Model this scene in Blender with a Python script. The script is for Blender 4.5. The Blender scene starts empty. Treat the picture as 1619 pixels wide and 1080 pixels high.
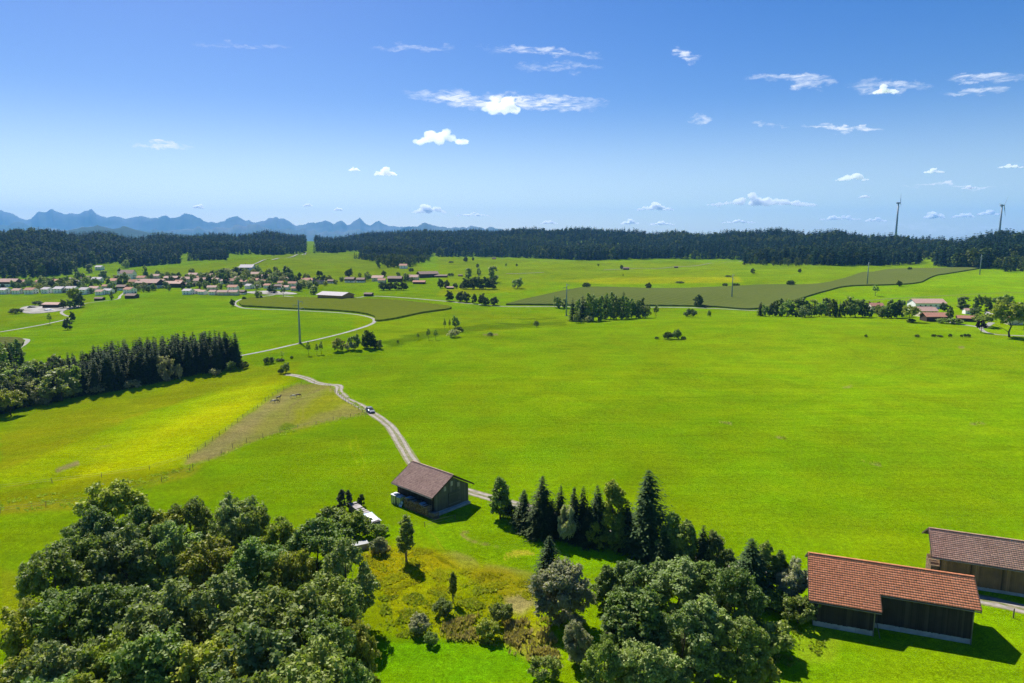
import bpy, bmesh, math, random
import numpy as np
from mathutils import Vector, Matrix
from mathutils.geometry import delaunay_2d_cdt

R = math.radians
scene = bpy.context.scene
COL = scene.collection

# ------------------------------------------------------------------ camera, sky, sun, exposure
CAM_H = 50.0
PITCH = R(8.4)
FPX, CXP, CYP = 1079.0, 809.5, 540.0            # focal length and centre, in the photograph's pixels
cam_data = bpy.data.cameras.new('camera')
cam_data.sensor_width = 36.0
cam_data.lens = 36.0 * FPX / 1619.0
cam_data.clip_start = 1.0
cam_data.clip_end = 60000.0
cam = bpy.data.objects.new('camera', cam_data)
COL.objects.link(cam)
cam.location = (0, 0, CAM_H)
cam.rotation_euler = (R(90) - PITCH, 0, 0)
scene.camera = cam

SUN_EL = R(50.0)
SUN_AZ = R(-28.0)                                # from +Y, negative = to the left of the view
world = bpy.data.worlds.new('World')
scene.world = world
world.use_nodes = True
wn = world.node_tree
for n in list(wn.nodes):
    wn.nodes.remove(n)
w_out = wn.nodes.new('ShaderNodeOutputWorld')
w_bg = wn.nodes.new('ShaderNodeBackground')
w_sky = wn.nodes.new('ShaderNodeTexSky')
w_sky.sky_type = 'NISHITA'
w_sky.sun_disc = False
w_sky.sun_elevation = SUN_EL
w_sky.sun_rotation = SUN_AZ
w_sky.altitude = 700
w_sky.air_density = 1.0
w_sky.dust_density = 0.8
w_sky.ozone_density = 3.0
w_hsv = wn.nodes.new('ShaderNodeHueSaturation')
w_hsv.inputs['Hue'].default_value = 0.514
w_hsv.inputs['Saturation'].default_value = 1.42
w_hsv.inputs['Value'].default_value = 1.0
w_bg.inputs['Strength'].default_value = 0.068
wn.links.new(w_sky.outputs[0], w_hsv.inputs['Color'])
# thin high cloud: long drawn-out streaks lying in their own parts of the sky
def _wm(op, a, b=None):
    n = wn.nodes.new('ShaderNodeMath'); n.operation = op
    for i, v in enumerate((a, b)):
        if v is None: continue
        if isinstance(v, (int, float)): n.inputs[i].default_value = v
        else: wn.links.new(v, n.inputs[i])
    return n.outputs[0]
_tc = wn.nodes.new('ShaderNodeTexCoord'); _sx = wn.nodes.new('ShaderNodeSeparateXYZ')
wn.links.new(_tc.outputs['Generated'], _sx.inputs[0])
_az = _wm('ARCTAN2', _sx.outputs[0], _sx.outputs[1]); _el = _wm('ARCSINE', _sx.outputs[2])
_cv = wn.nodes.new('ShaderNodeCombineXYZ'); wn.links.new(_wm('MULTIPLY', _az, 26.0), _cv.inputs[0]); wn.links.new(_wm('MULTIPLY', _el, 110.0), _cv.inputs[1])
_cn = wn.nodes.new('ShaderNodeTexNoise'); _cn.inputs['Scale'].default_value = 1.6; _cn.inputs['Detail'].default_value = 8.0; _cn.inputs['Roughness'].default_value = 0.68; _cn.inputs['Distortion'].default_value = 0.6
wn.links.new(_cv.outputs[0], _cn.inputs['Vector'])
_cv2 = wn.nodes.new('ShaderNodeCombineXYZ'); wn.links.new(_wm('MULTIPLY', _az, 30.0), _cv2.inputs[0]); wn.links.new(_wm('MULTIPLY', _el, 60.0), _cv2.inputs[1])
_cn2 = wn.nodes.new('ShaderNodeTexNoise'); _cn2.inputs['Scale'].default_value = 1.0; _cn2.inputs['Detail'].default_value = 5.0; _cn2.inputs['Roughness'].default_value = 0.62
wn.links.new(_cv2.outputs[0], _cn2.inputs['Vector'])
_sep2 = wn.nodes.new('ShaderNodeSeparateColor'); wn.links.new(_cn2.outputs['Color'], _sep2.inputs[0])
_azw = _wm('ADD', _az, _wm('MULTIPLY', _wm('SUBTRACT', _sep2.outputs[0], 0.5), 0.07))
_elw = _wm('ADD', _el, _wm('MULTIPLY', _wm('SUBTRACT', _sep2.outputs[1], 0.5), 0.035))
def _azel(px, py):
    a = (px - CXP) / FPX; b = (CYP - py) / FPX
    x, y, z = a, math.cos(PITCH) + b * math.sin(PITCH), -math.sin(PITCH) + b * math.cos(PITCH)
    return math.atan2(x, y), math.asin(z / math.sqrt(x * x + y * y + z * z))
STREAKS = [(800, 160, 330, 30, 16, 1.0), (855, 82, 200, 16, 12, 0.5), (880, 106, 150, 12, 0, 0.28), (655, 75, 150, 12, 0, 0.28), (390, 73, 160, 12, 6, 0.22), (257, 231, 92, 12, 0, 0.85), (1085, 88, 44, 24, 14, 0.75), (1250, 126, 160, 17, 8, 0.62), (1405, 136, 150, 20, 0, 0.55),
           (1556, 122, 140, 18, -6, 0.7), (1540, 143, 110, 11, 0, 0.5), (1328, 201, 130, 9, 7, 0.9), (1210, 194, 70, 8, 3, 0.55), (1510, 294, 180, 6, -7, 0.9), (1480, 362, 330, 18, 0, 0.3), (1113, 189, 32, 10, 0, 0.5)]
_tot = None
for _px, _py, _w, _h, _dy, _st in STREAKS:
    a0, e0 = _azel(_px, _py); a1, e1 = _azel(_px + _w / 2, _py + _dy / 2); _, e2 = _azel(_px, _py - _h / 2)
    da = _wm('SUBTRACT', _azw, a0)
    u_ = _wm('DIVIDE', da, abs(a1 - a0))
    v_ = _wm('DIVIDE', _wm('SUBTRACT', _wm('SUBTRACT', _elw, e0), _wm('MULTIPLY', da, (e1 - e0) / (a1 - a0))), abs(e2 - e0))
    q = _wm('SUBTRACT', _wm('SUBTRACT', 1.0, _wm('MULTIPLY', u_, u_)), _wm('MULTIPLY', v_, v_))
    q = _wm('MULTIPLY', _wm('MAXIMUM', q, 0.0), _st)
    _tot = q if _tot is None else _wm('MAXIMUM', _tot, q)
_mr = wn.nodes.new('ShaderNodeMapRange'); _mr.interpolation_type = 'SMOOTHSTEP'
wn.links.new(_cn.outputs['Fac'], _mr.inputs[0]); _mr.inputs[1].default_value = 0.34; _mr.inputs[2].default_value = 0.70
_cf = _wm('MINIMUM', _wm('MULTIPLY', _tot, _wm('MULTIPLY', _mr.outputs[0], 1.5)), 0.9)
_cm = wn.nodes.new('ShaderNodeMix'); _cm.data_type = 'RGBA'
wn.links.new(_cf, _cm.inputs[0]); _tint = wn.nodes.new('ShaderNodeMix'); _tint.data_type = 'RGBA'; _tint.blend_type = 'MULTIPLY'; _tint.inputs[0].default_value = 1.0
wn.links.new(w_hsv.outputs[0], _tint.inputs[6]); _tint.inputs[7].default_value = (1.03, 0.93, 0.90, 1)
# paler, milkier air all round the horizon
_hz = wn.nodes.new('ShaderNodeMapRange'); _hz.interpolation_type = 'SMOOTHSTEP'
wn.links.new(_el, _hz.inputs[0]); _hz.inputs[1].default_value = 0.0; _hz.inputs[2].default_value = 0.20; _hz.inputs[3].default_value = 1.0; _hz.inputs[4].default_value = 0.0
_pale = wn.nodes.new('ShaderNodeMix'); _pale.data_type = 'RGBA'
wn.links.new(_hz.outputs[0], _pale.inputs[0]); wn.links.new(_tint.outputs[2], _pale.inputs[6])
_soft = wn.nodes.new('ShaderNodeHueSaturation'); _soft.inputs['Saturation'].default_value = 0.80; _soft.inputs['Value'].default_value = 1.04
wn.links.new(w_sky.outputs[0], _soft.inputs['Color']); wn.links.new(_soft.outputs[0], _pale.inputs[7])
wn.links.new(_pale.outputs[2], _cm.inputs[6]); _cm.inputs[7].default_value = (8.6, 8.8, 9.2, 1)
wn.links.new(_cm.outputs[2], w_bg.inputs['Color'])
wn.links.new(w_bg.outputs[0], w_out.inputs['Surface'])

sun_data = bpy.data.lights.new('sun', 'SUN')
sun_data.energy = 5.0
sun_data.angle = R(0.55)
sun_data.color = (1.0, 0.955, 0.88)
sun = bpy.data.objects.new('sun', sun_data)
COL.objects.link(sun)
sun_dir = Vector((math.cos(SUN_EL) * math.sin(SUN_AZ), math.cos(SUN_EL) * math.cos(SUN_AZ), math.sin(SUN_EL)))
sun.rotation_euler = sun_dir.to_track_quat('Z', 'Y').to_euler()
sun.location = sun_dir * 300

vs = scene.view_settings
vs.view_transform = 'Standard'
vs.look = 'None'
vs.gamma = 1.0
vs.use_curve_mapping = False
vs.exposure = 0.9

cy = scene.cycles
cy.max_bounces = 8
cy.diffuse_bounces = 2
cy.glossy_bounces = 2
cy.transmission_bounces = 4
cy.transparent_max_bounces = 6
cy.volume_bounces = 10
cy.caustics_reflective = False
cy.caustics_refractive = False
cy.sample_clamp_indirect = 4.0
cy.use_denoising = True
cy.denoiser = 'OPENIMAGEDENOISE'
cy.denoising_prefilter = 'NONE'
cy.use_adaptive_sampling = True
cy.adaptive_threshold = 0.015

rng = np.random.default_rng(7)
random.seed(7)

# ------------------------------------------------------------------ terrain
def sstep(a, b, x):
    t = np.clip((x - a) / (b - a), 0.0, 1.0)
    return t * t * (3 - 2 * t)

def gauss(x, y, cx, cyy, sx, sy, rot=0.0):
    c, s = math.cos(rot), math.sin(rot)
    dx, dy = x - cx, y - cyy
    a = (dx * c + dy * s) / sx
    b = (-dx * s + dy * c) / sy
    return np.exp(-0.5 * (a * a + b * b))

# by bearing (photograph column): row of the far wood's foot, its ground height, skyline row, trees on top
FAR = np.array([
    # u     yedge zedge  ytop  tree dtop-dedge
    [-300,  441,  -6,   365,  25, 1000],
    [0,     440,  -6,   365,  25, 1000],
    [115,   433,  -5,   366,  25, 1000],
    [200,   423,  0,    372,  25, 950],
    [285,   415,  6,    372,  25, 900],
    [400,   404,  16,   368,  25, 700],
    [470,   400,  19,   368,  25, 700],
    [490,   399,  19,   376.5, 6, 600],
    [515,   399,  19,   374,  24, 600],
    [570,   399,  18,   371,  25, 700],
    [620,   402,  16,   364,  25, 800],
    [700,   405,  14,   364,  25, 850],
    [850,   409,  12,   362,  25, 900],
    [950,   411,  11,   363,  25, 900],
    [1050,  410,  11,   366,  25, 900],
    [1175,  413,  12,   368,  25, 850],
    [1300,  419,  13,   370,  25, 850],
    [1450,  418,  13,   372,  25, 850],
    [1510,  422,  12,   376,  25, 850],
    [1570,  426,  11,   372,  25, 850],
    [1619,  428,  10,   370,  25, 850],
    [1900,  430,  8,    369,  25, 850]])
_U = np.linspace(-300, 1900, 441)
def _sm(col):
    v = np.interp(_U, FAR[:, 0], col)
    k = np.hanning(9); k /= k.sum()
    return np.convolve(np.pad(v, 4, mode='edge'), k, mode='valid')
_ZE = FAR[:, 2]
_DE = (CAM_H - _ZE) / np.tan(PITCH + np.arctan((FAR[:, 1] - CYP) / FPX))
_DT = _DE + FAR[:, 5]
_ZT = CAM_H + _DT * (380.7 - (FAR[:, 3] + FAR[:, 4] * FPX / _DT)) / FPX
T_ZE, T_DE, T_DT, T_ZT = _sm(_ZE), _sm(_DE), _sm(_DT), _sm(_ZT)
T_ZT = T_ZT + 3.5 * np.sin(_U / 29.0) * np.sin(_U / 71.0 + 1) + 2.5 * np.sin(_U / 13.0 + 0.6)

def hgt(x, y):
    x = np.asarray(x, float); y = np.asarray(y, float)
    d = np.hypot(x, y)
    u = CXP + FPX * x / np.maximum(y * math.cos(PITCH) + 7.3, 0.35 * np.abs(x) + 5.0)
    u = np.clip(u, -300, 1900)
    ze = np.interp(u, _U, T_ZE); de = np.interp(u, _U, T_DE)
    dt = np.interp(u, _U, T_DT); zt = np.interp(u, _U, T_ZT)
    w = sstep(380, 0.92 * de, d)
    z = ze * w
    z = z + (zt - ze) * sstep(de - 30, dt, d)
    z = z - 70 * sstep(dt + 120, dt + 2200, d)
    near = 1 - sstep(600, 1000, d)
    far1 = sstep(150, 260, d)
    z = z - 9.0 * gauss(x, y, -185, 225, 85, 60, R(20)) * near
    z = z - 5.0 * sstep(-110, -260, x) * sstep(120, 260, y) * near
    z = z + 2.6 * gauss(x, y, 190, 400, 240, 45, R(4)) * near
    z = z - 4.5 * gauss(x, y, 130, 520, 240, 50, R(8)) * near
    z = z - 2.5 * gauss(x, y, -40, 395, 120, 25, R(20)) * near
    z = z + 1.6 * gauss(x, y, -60, 235, 50, 60)
    und = 0.9 * np.sin(x / 61 + 0.7) * np.sin(y / 83 + 1.1) + 0.5 * np.sin((x + y) / 37.0) + 0.35 * np.sin((x * 0.6 - y) / 23.0)
    z = z + und * far1 * (1 + 2.0 * sstep(500, 1500, d))
    z = z + sstep(900, 2000, d) * 5.0 * np.sin(x / 190 + 2 * np.sin(y / 410)) * np.sin(y / 230 + 0.4)
    nearu = 0.18 * np.sin(x / 7.3 + 1) * np.sin(y / 9.1) + 0.10 * np.sin((x - y) / 4.1)
    z = z + nearu * (1 - sstep(200, 400, d)) * (1 - gauss(x, y, -15, 124, 12, 12)) * (1 - gauss(x, y, 52, 84, 18, 12))
    return z

def h1(x, y):
    return float(hgt(x, y))

def ray(px, py):
    a = (px - CXP) / FPX; b = (CYP - py) / FPX
    return (a, math.cos(PITCH) + b * math.sin(PITCH), -math.sin(PITCH) + b * math.cos(PITCH))

def at(px, py, z=None):
    """Where the sight line through a photograph pixel meets the ground (or the level z above datum)."""
    rx, ry, rz = ray(px, py)
    if z is not None:
        t = (z - CAM_H) / rz
        return Vector((rx * t, ry * t, z))
    t = np.geomspace(40, 6000, 1400)
    dz = CAM_H + rz * t - hgt(rx * t, ry * t)
    i = int(np.argmax(dz < 0))
    if dz[i] >= 0:
        i = len(t) - 1
    a, b = t[i - 1], t[i]
    for _ in range(24):
        m = 0.5 * (a + b)
        if CAM_H + rz * m - h1(rx * m, ry * m) < 0:
            b = m
        else:
            a = m
    return Vector((rx * b, ry * b, h1(rx * b, ry * b)))

def project(x, y, z):
    dz = z - CAM_H
    f = y * math.cos(PITCH) - dz * math.sin(PITCH)
    u = y * math.sin(PITCH) + dz * math.cos(PITCH)
    f = np.where(f < 1, 1, f)
    return CXP + FPX * x / f, CYP - FPX * u / f

def at_top(px, py, height):
    """Ground point of a thing whose top shows at this pixel."""
    z = height
    for _ in range(6):
        p = at(px, py, z)
        z = h1(p.x, p.y) + height
    return Vector((p.x, p.y, z - height))

def mpp(p):
    """metres per photograph pixel at point p"""
    return (p.y * math.cos(PITCH) + (CAM_H - p.z) * math.sin(PITCH)) / FPX

# ------------------------------------------------------------------ scene helpers
def tag(o, label=None, cat=None, group=None, kind=None):
    if label: o['label'] = label
    if cat: o['category'] = cat
    if group: o['group'] = group
    if kind: o['kind'] = kind
    return o

def link(o, parent=None):
    COL.objects.link(o)
    if parent is not None:
        o.parent = parent
    return o

def empty(name, loc=(0, 0, 0), rz=0.0, scale=1.0):
    o = bpy.data.objects.new(name, None)
    o.empty_display_size = 0.3
    o.location = loc
    o.rotation_euler = (0, 0, rz)
    o.scale = (scale,) * 3 if not hasattr(scale, '__len__') else scale
    return link(o)

def mesh_np(name, verts, faces, mat=None, smooth=False):
    """faces: (M,k) int array, or list of such arrays"""
    me = bpy.data.meshes.new(name)
    verts = np.asarray(verts, np.float32)
    if isinstance(faces, np.ndarray):
        faces = [faces]
    faces = [np.asarray(f, np.int32) for f in faces if len(f)]
    loops = np.concatenate([f.ravel() for f in faces])
    counts = np.concatenate([np.full(len(f), f.shape[1], np.int32) for f in faces])
    starts = np.concatenate([[0], np.cumsum(counts)[:-1]]).astype(np.int32)
    me.vertices.add(len(verts)); me.vertices.foreach_set('co', verts.ravel())
    me.loops.add(len(loops)); me.loops.foreach_set('vertex_index', loops)
    me.polygons.add(len(counts)); me.polygons.foreach_set('loop_start', starts)
    if smooth:
        me.polygons.foreach_set('use_smooth', np.ones(len(counts), bool))
    me.update(calc_edges=True)
    me.validate()
    if mat is not None:
        for m in (mat if isinstance(mat, (list, tuple)) else [mat]):
            me.materials.append(m)
    return me

class MB:
    """collects simple solids, then becomes one mesh"""
    def __init__(s):
        s.v = []; s.f = []; s.mi = []; s.cur = 0
    def add(s, vs, fs):
        n = len(s.v)
        s.v.extend([tuple(v) for v in vs])
        for f in fs:
            s.f.append(tuple(i + n for i in f)); s.mi.append(s.cur)
    def box(s, c, size, rz=0.0, m=None):
        hx, hy, hz = [k / 2 for k in size]
        vs = [Vector((sx * hx, sy * hy, sz * hz)) for sz in (-1, 1) for sy in (-1, 1) for sx in (-1, 1)]
        M = m if m is not None else Matrix.Rotation(rz, 3, 'Z')
        s.add([M @ v + Vector(c) for v in vs], [(0, 2, 3, 1), (4, 5, 7, 6), (0, 1, 5, 4), (2, 6, 7, 3), (0, 4, 6, 2), (1, 3, 7, 5)])
        return s
    def slab(s, quad, th):
        """quad: 4 points counter-clockwise from outside; thickness goes inward"""
        q = [Vector(p) for p in quad]
        n = (q[1] - q[0]).cross(q[3] - q[0]).normalized() * th
        vs = q + [p - n for p in q]
        s.add(vs, [(0, 1, 2, 3), (7, 6, 5, 4), (0, 4, 5, 1), (1, 5, 6, 2), (2, 6, 7, 3), (3, 7, 4, 0)])
        return s
    def tube(s, pts, radii, k=8, cap=True):
        pts = [Vector(p) for p in pts]
        rings = []
        n0 = len(s.v); vs = []; fs = []
        up = Vector((0.13, 0.31, 0.94))
        for i, p in enumerate(pts):
            t = (pts[min(i + 1, len(pts) - 1)] - pts[max(i - 1, 0)]).normalized()
            a = t.cross(up)
            if a.length < 1e-3: a = t.cross(Vector((1, 0, 0)))
            a.normalize(); b = t.cross(a)
            for j in range(k):
                an = 2 * math.pi * j / k
                vs.append(p + (a * math.cos(an) + b * math.sin(an)) * radii[i])
        for i in range(len(pts) - 1):
            for j in range(k):
                fs.append((i * k + j, i * k + (j + 1) % k, (i + 1) * k + (j + 1) % k, (i + 1) * k + j))
        if cap:
            fs.append(tuple(range(k))[::-1]); fs.append(tuple((len(pts) - 1) * k + j for j in range(k)))
        s.add(vs, fs)
        return s
    def mesh(s, name, mat, smooth=False):
        me = bpy.data.meshes.new(name)
        me.from_pydata(s.v, [], s.f)
        mats = mat if isinstance(mat, (list, tuple)) else [mat]
        for m in mats: me.materials.append(m)
        if len(mats) > 1: me.polygons.foreach_set('material_index', s.mi)
        bm = bmesh.new(); bm.from_mesh(me); bmesh.ops.recalc_face_normals(bm, faces=bm.faces); bm.to_mesh(me); bm.free()
        if smooth: me.polygons.foreach_set('use_smooth', [True] * len(me.polygons))
        me.update()
        return me
    def build(s, name, mat, parent=None, smooth=False):
        return link(bpy.data.objects.new(name, s.mesh(name, mat, smooth)), parent)

def copy_tree(o, parent=None):
    c = o.copy(); COL.objects.link(c)
    if parent is not None: c.parent = parent
    for ch in list(o.children):
        copy_tree(ch, c)
    return c

# ------------------------------------------------------------------ materials
def new_mat(name):
    m = bpy.data.materials.new(name); m.use_nodes = True
    nt = m.node_tree
    for n in list(nt.nodes): nt.nodes.remove(n)
    out = nt.nodes.new('ShaderNodeOutputMaterial')
    return m, nt, out

def N(nt, typ, **kw):
    n = nt.nodes.new(typ)
    for k, v in kw.items():
        if k in n.inputs: n.inputs[k].default_value = v
        else: setattr(n, k, v)
    return n

def mixc(nt, fac, a, b, mode='MIX'):
    n = nt.nodes.new('ShaderNodeMix'); n.data_type = 'RGBA'; n.blend_type = mode
    for idx, v in ((0, fac), (6, a), (7, b)):
        if hasattr(v, 'is_linked') or hasattr(v, 'links'):
            nt.links.new(v, n.inputs[idx])
        elif idx == 0: n.inputs[0].default_value = v
        else: n.inputs[idx].default_value = (*v, 1.0) if len(v) == 3 else v
    return n.outputs[2]

def noise(nt, vec, scale, detail=3.0, rough=0.55, dist=0.0):
    n = N(nt, 'ShaderNodeTexNoise', Scale=scale, Detail=detail, Roughness=rough, Distortion=dist)
    if vec is not None: nt.links.new(vec, n.inputs['Vector'])
    return n.outputs['Fac']

def ramp(nt, fac, a, b, va=0.0, vb=1.0):
    n = N(nt, 'ShaderNodeMapRange'); n.interpolation_type = 'SMOOTHSTEP'
    nt.links.new(fac, n.inputs[0])
    for i, v in zip((1, 2, 3, 4), (a, b, va, vb)): n.inputs[i].default_value = v
    return n.outputs[0]

def simple(name, col, rough=0.75, spec=0.3, var=0.25, scale=1.5, col2=None, metal=0.0, bump=0.0, coord='Object', rand=0.0):
    m, nt, out = new_mat(name)
    tc = N(nt, 'ShaderNodeTexCoord')
    f = noise(nt, tc.outputs[coord], scale, 4.0)
    f = ramp(nt, f, 0.3, 0.7)
    c2 = col2 if col2 else tuple(k * (1 - var) for k in col)
    c = mixc(nt, f, col, c2)
    if rand:
        oi = N(nt, 'ShaderNodeObjectInfo')
        v = ramp(nt, oi.outputs['Random'], 0, 1, 1 - rand, 1 + rand)
        hs = N(nt, 'ShaderNodeHueSaturation')
        nt.links.new(c, hs.inputs['Color']); nt.links.new(v, hs.inputs['Value'])
        c = hs.outputs[0]
    b = N(nt, 'ShaderNodeBsdfPrincipled')
    b.inputs['Roughness'].default_value = rough
    b.inputs['Metallic'].default_value = metal
    b.inputs['Specular IOR Level'].default_value = spec
    nt.links.new(c, b.inputs['Base Color'])
    if bump:
        bp = N(nt, 'ShaderNodeBump', Strength=bump)
        nt.links.new(noise(nt, tc.outputs[coord], scale * 6, 3.0), bp.inputs['Height'])
        nt.links.new(bp.outputs[0], b.inputs['Normal'])
    nt.links.new(b.outputs[0], out.inputs['Surface'])
    return m

def leaf_mat(name, c1, c2, c3=None, trans=0.35, rough=0.5, spec=0.25, clump=0.35, hue=0.02, val=0.22):
    """foliage: clump-scale and leaf-scale colour differences, a little from tree to tree, light passing through"""
    m, nt, out = new_mat(name)
    tc = N(nt, 'ShaderNodeTexCoord'); oi = N(nt, 'ShaderNodeObjectInfo')
    geo = N(nt, 'ShaderNodeNewGeometry')
    f1 = ramp(nt, noise(nt, tc.outputs['Object'], clump, 2.0), 0.35, 0.65)
    c = mixc(nt, f1, c1, c2)
    isl = geo.outputs['Random Per Island']
    c = mixc(nt, ramp(nt, isl, 0.72, 1.0, 0, 0.8), c, c3 if c3 else tuple(min(1, k * 1.6) for k in c2))
    hs = N(nt, 'ShaderNodeHueSaturation')
    nt.links.new(c, hs.inputs['Color'])
    nt.links.new(ramp(nt, oi.outputs['Random'], 0, 1, 1 - val, 1 + val), hs.inputs['Value'])
    wn_ = N(nt, 'ShaderNodeTexWhiteNoise'); wn_.noise_dimensions = '1D'
    nt.links.new(oi.outputs['Random'], wn_.inputs['W'])
    nt.links.new(ramp(nt, wn_.outputs['Value'], 0, 1, 0.49 - hue, 0.49 + hue * 0.6), hs.inputs['Hue'])
    c = hs.outputs[0]
    b = N(nt, 'ShaderNodeBsdfPrincipled')
    b.inputs['Roughness'].default_value = rough
    b.inputs['Specular IOR Level'].default_value = spec
    nt.links.new(c, b.inputs['Base Color'])
    t = N(nt, 'ShaderNodeBsdfTranslucent')
    tcol = mixc(nt, 1.0, c, (1.25, 1.35, 0.55), 'MULTIPLY')
    nt.links.new(tcol, t.inputs['Color'])
    mx = N(nt, 'ShaderNodeMixShader'); mx.inputs[0].default_value = trans
    nt.links.new(b.outputs[0], mx.inputs[1]); nt.links.new(t.outputs[0], mx.inputs[2])
    nt.links.new(mx.outputs[0], out.inputs['Surface'])
    return m

# ------------------------------------------------------------------ the ground: one sheet to the horizon
az_f = np.arange(-44, 44.001, 0.16)
az_c = np.concatenate([np.arange(-180, -60, 5.0), np.arange(-60, -44, 1.0)])
az = np.radians(np.concatenate([az_c, az_f, -az_c[::-1]]))[:-1]
rr = np.concatenate([[0.0, 12, 24], np.geomspace(34, 2600, 520), np.geomspace(2650, 17400, 60)])
AZ, RR = np.meshgrid(az, rr)
GX, GY = RR * np.sin(AZ), RR * np.cos(AZ)
GZ = hgt(GX, GY)
nr, na = GX.shape
idx = np.arange(nr * na).reshape(nr, na)
nxt = np.roll(idx, -1, axis=1)
gfaces = np.stack([idx[:-1], nxt[:-1], nxt[1:], idx[1:]], -1).reshape(-1, 4)[:, ::-1]

MEADOW = (0.088, 0.172, 0.0035)
PU, PV = project(GX, GY, GZ)
vis = (GY > 20)

def poly_sd(poly):
    """signed pixel distance to a polygon, negative inside"""
    P = np.array(poly, float); Q = np.roll(P, -1, axis=0)
    d2 = np.full(PU.shape, 1e12); inside = np.zeros(PU.shape, bool)
    for (ax, ay), (bx, by) in zip(P, Q):
        ex, ey = bx - ax, by - ay
        t = np.clip(((PU - ax) * ex + (PV - ay) * ey) / (ex * ex + ey * ey + 1e-9), 0, 1)
        d2 = np.minimum(d2, (PU - ax - t * ex) ** 2 + (PV - ay - t * ey) ** 2)
        if abs(ey) > 1e-9:
            c = ((ay > PV) != (by > PV)) & (PU < (bx - ax) * (PV - ay) / ey + ax)
            inside ^= c
    d = np.sqrt(d2)
    return np.where(inside, -d, d)

def line_d(pts):
    d2 = np.full(PU.shape, 1e12)
    for (ax, ay), (bx, by) in zip(pts[:-1], pts[1:]):
        ex, ey = bx - ax, by - ay
        t = np.clip(((PU - ax) * ex + (PV - ay) * ey) / (ex * ex + ey * ey + 1e-9), 0, 1)
        d2 = np.minimum(d2, (PU - ax - t * ex) ** 2 + (PV - ay - t * ey) ** 2)
    return np.sqrt(d2)

def adj(c):
    r_, g_, b_ = c
    return (r_ * 1.90, g_ * 1.58, b_ * 0.3) if g_ > r_ * 1.02 else (r_ * 1.4, g_ * 1.38, b_)
GC = np.ones((nr, na, 3)) * np.array(adj(MEADOW))
wob = np.sin(GX / 3.1 + 2 * np.sin(GY / 5.3)) + np.sin(GY / 2.3 + 1.7 * np.sin(GX / 4.9))
def zone(poly, col, soft=2.0, amt=1.0, rough=0.0):
    m = 1 - sstep(-soft, soft, poly_sd(poly) + rough * wob)
    m = (m * amt * vis)[..., None]
    GC[:] = GC * (1 - m) + np.array(adj(col)) * m
def streak(pts, col, w=1.2, amt=0.7, rough=0.0):
    m = (1 - sstep(w * 0.4, w * 1.4, line_d(pts) + rough * np.abs(wob))) * amt * vis
    m = m[..., None]
    GC[:] = GC * (1 - m) + np.array(adj(col)) * m

HAY, OLIVE, DRY, DIRT, FRESH, DARK = (0.190, 0.252, 0.001), (0.112, 0.150, 0.006), (0.195, 0.180, 0.055), (0.195, 0.158, 0.088), (0.066, 0.170, 0.004), (0.045, 0.088, 0.006)
# far meadows, each its own shade
zone([(0, 470), (300, 462), (380, 490), (590, 512), (420, 560), (230, 545), (0, 580)], (0.086, 0.18, 0.003), 3)
zone([(0, 470), (150, 468), (130, 500), (0, 515)], (0.095, 0.17, 0.004), 3)
zone([(90, 445), (470, 400), (560, 400), (700, 430), (500, 455)], (0.092, 0.155, 0.008), 4)
zone([(690, 405), (930, 412), (1180, 417), (1180, 440), (700, 450)], (0.098, 0.165, 0.006), 5)
zone([(870, 444), (960, 439), (1150, 438), (1335, 428), (1330, 436), (1160, 447), (960, 449)], (0.150, 0.200, 0.003), 2)
zone([(700, 455), (860, 452), (800, 462), (690, 468)], (0.125, 0.185, 0.003), 3)
zone([(1290, 470), (1400, 452), (1570, 432), (1619, 430), (1619, 480), (1400, 478)], (0.092, 0.19, 0.003), 3)
zone([(1150, 418), (1440, 422), (1330, 447), (1180, 452)], (0.090, 0.165, 0.005), 4)
zone([(560, 498), (700, 490), (900, 497), (900, 515), (620, 540), (560, 530)], (0.100, 0.175, 0.004), 4)
# stream bank behind the crest
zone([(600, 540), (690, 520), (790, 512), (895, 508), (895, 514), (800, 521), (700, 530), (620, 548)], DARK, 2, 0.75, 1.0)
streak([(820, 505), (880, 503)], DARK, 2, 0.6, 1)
# the big field: broad paler and darker swathes
zone([(700, 560), (1000, 520), (1300, 520), (1619, 545), (1619, 600), (1200, 590), (900, 640), (700, 640)], (0.100, 0.182, 0.003), 25, 0.7)
zone([(760, 720), (1000, 660), (1400, 640), (1619, 700), (1619, 860), (1300, 850), (1000, 770)], (0.080, 0.166, 0.004), 40, 0.7)
streak([(1080, 676), (1140, 662), (1250, 640), (1345, 611), (1400, 590), (1510, 549)], (0.070, 0.145, 0.004), 2.6, 0.5, 0.5)
streak([(1140, 667), (1230, 692), (1300, 712), (1390, 734), (1450, 722), (1560, 668), (1619, 655)], (0.072, 0.145, 0.004), 2.6, 0.4, 0.6)
for q in ([(1138, 666), (1156, 670)], [(1228, 691), (1242, 694)], [(1334, 614), (1346, 610)], [(1365, 730), (1391, 735)], [(1536, 671), (1560, 669)], [(1516, 549), (1524, 549)], [(765, 529), (785, 529)]):
    streak(q, DIRT, 2.0, 0.8, 0.8)
streak([(1100, 536), (1300, 534), (1500, 545), (1619, 548)], (0.080, 0.155, 0.004), 2, 0.4)
for k in range(7):
    streak([(1400 + 36 * k, 700 - 10 * k), (1500 + 30 * k, 640 - 12 * k), (1619, 590 - 9 * k)], (0.080, 0.158, 0.004), 3, 0.22)
zone([(640, 590), (760, 560), (900, 545), (960, 545), (820, 565), (700, 590)], (0.078, 0.155, 0.004), 10, 0.5)
zone([(940, 640), (1040, 622), (1080, 645), (1000, 662)], (0.076, 0.150, 0.004), 14, 0.5, 2)
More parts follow.
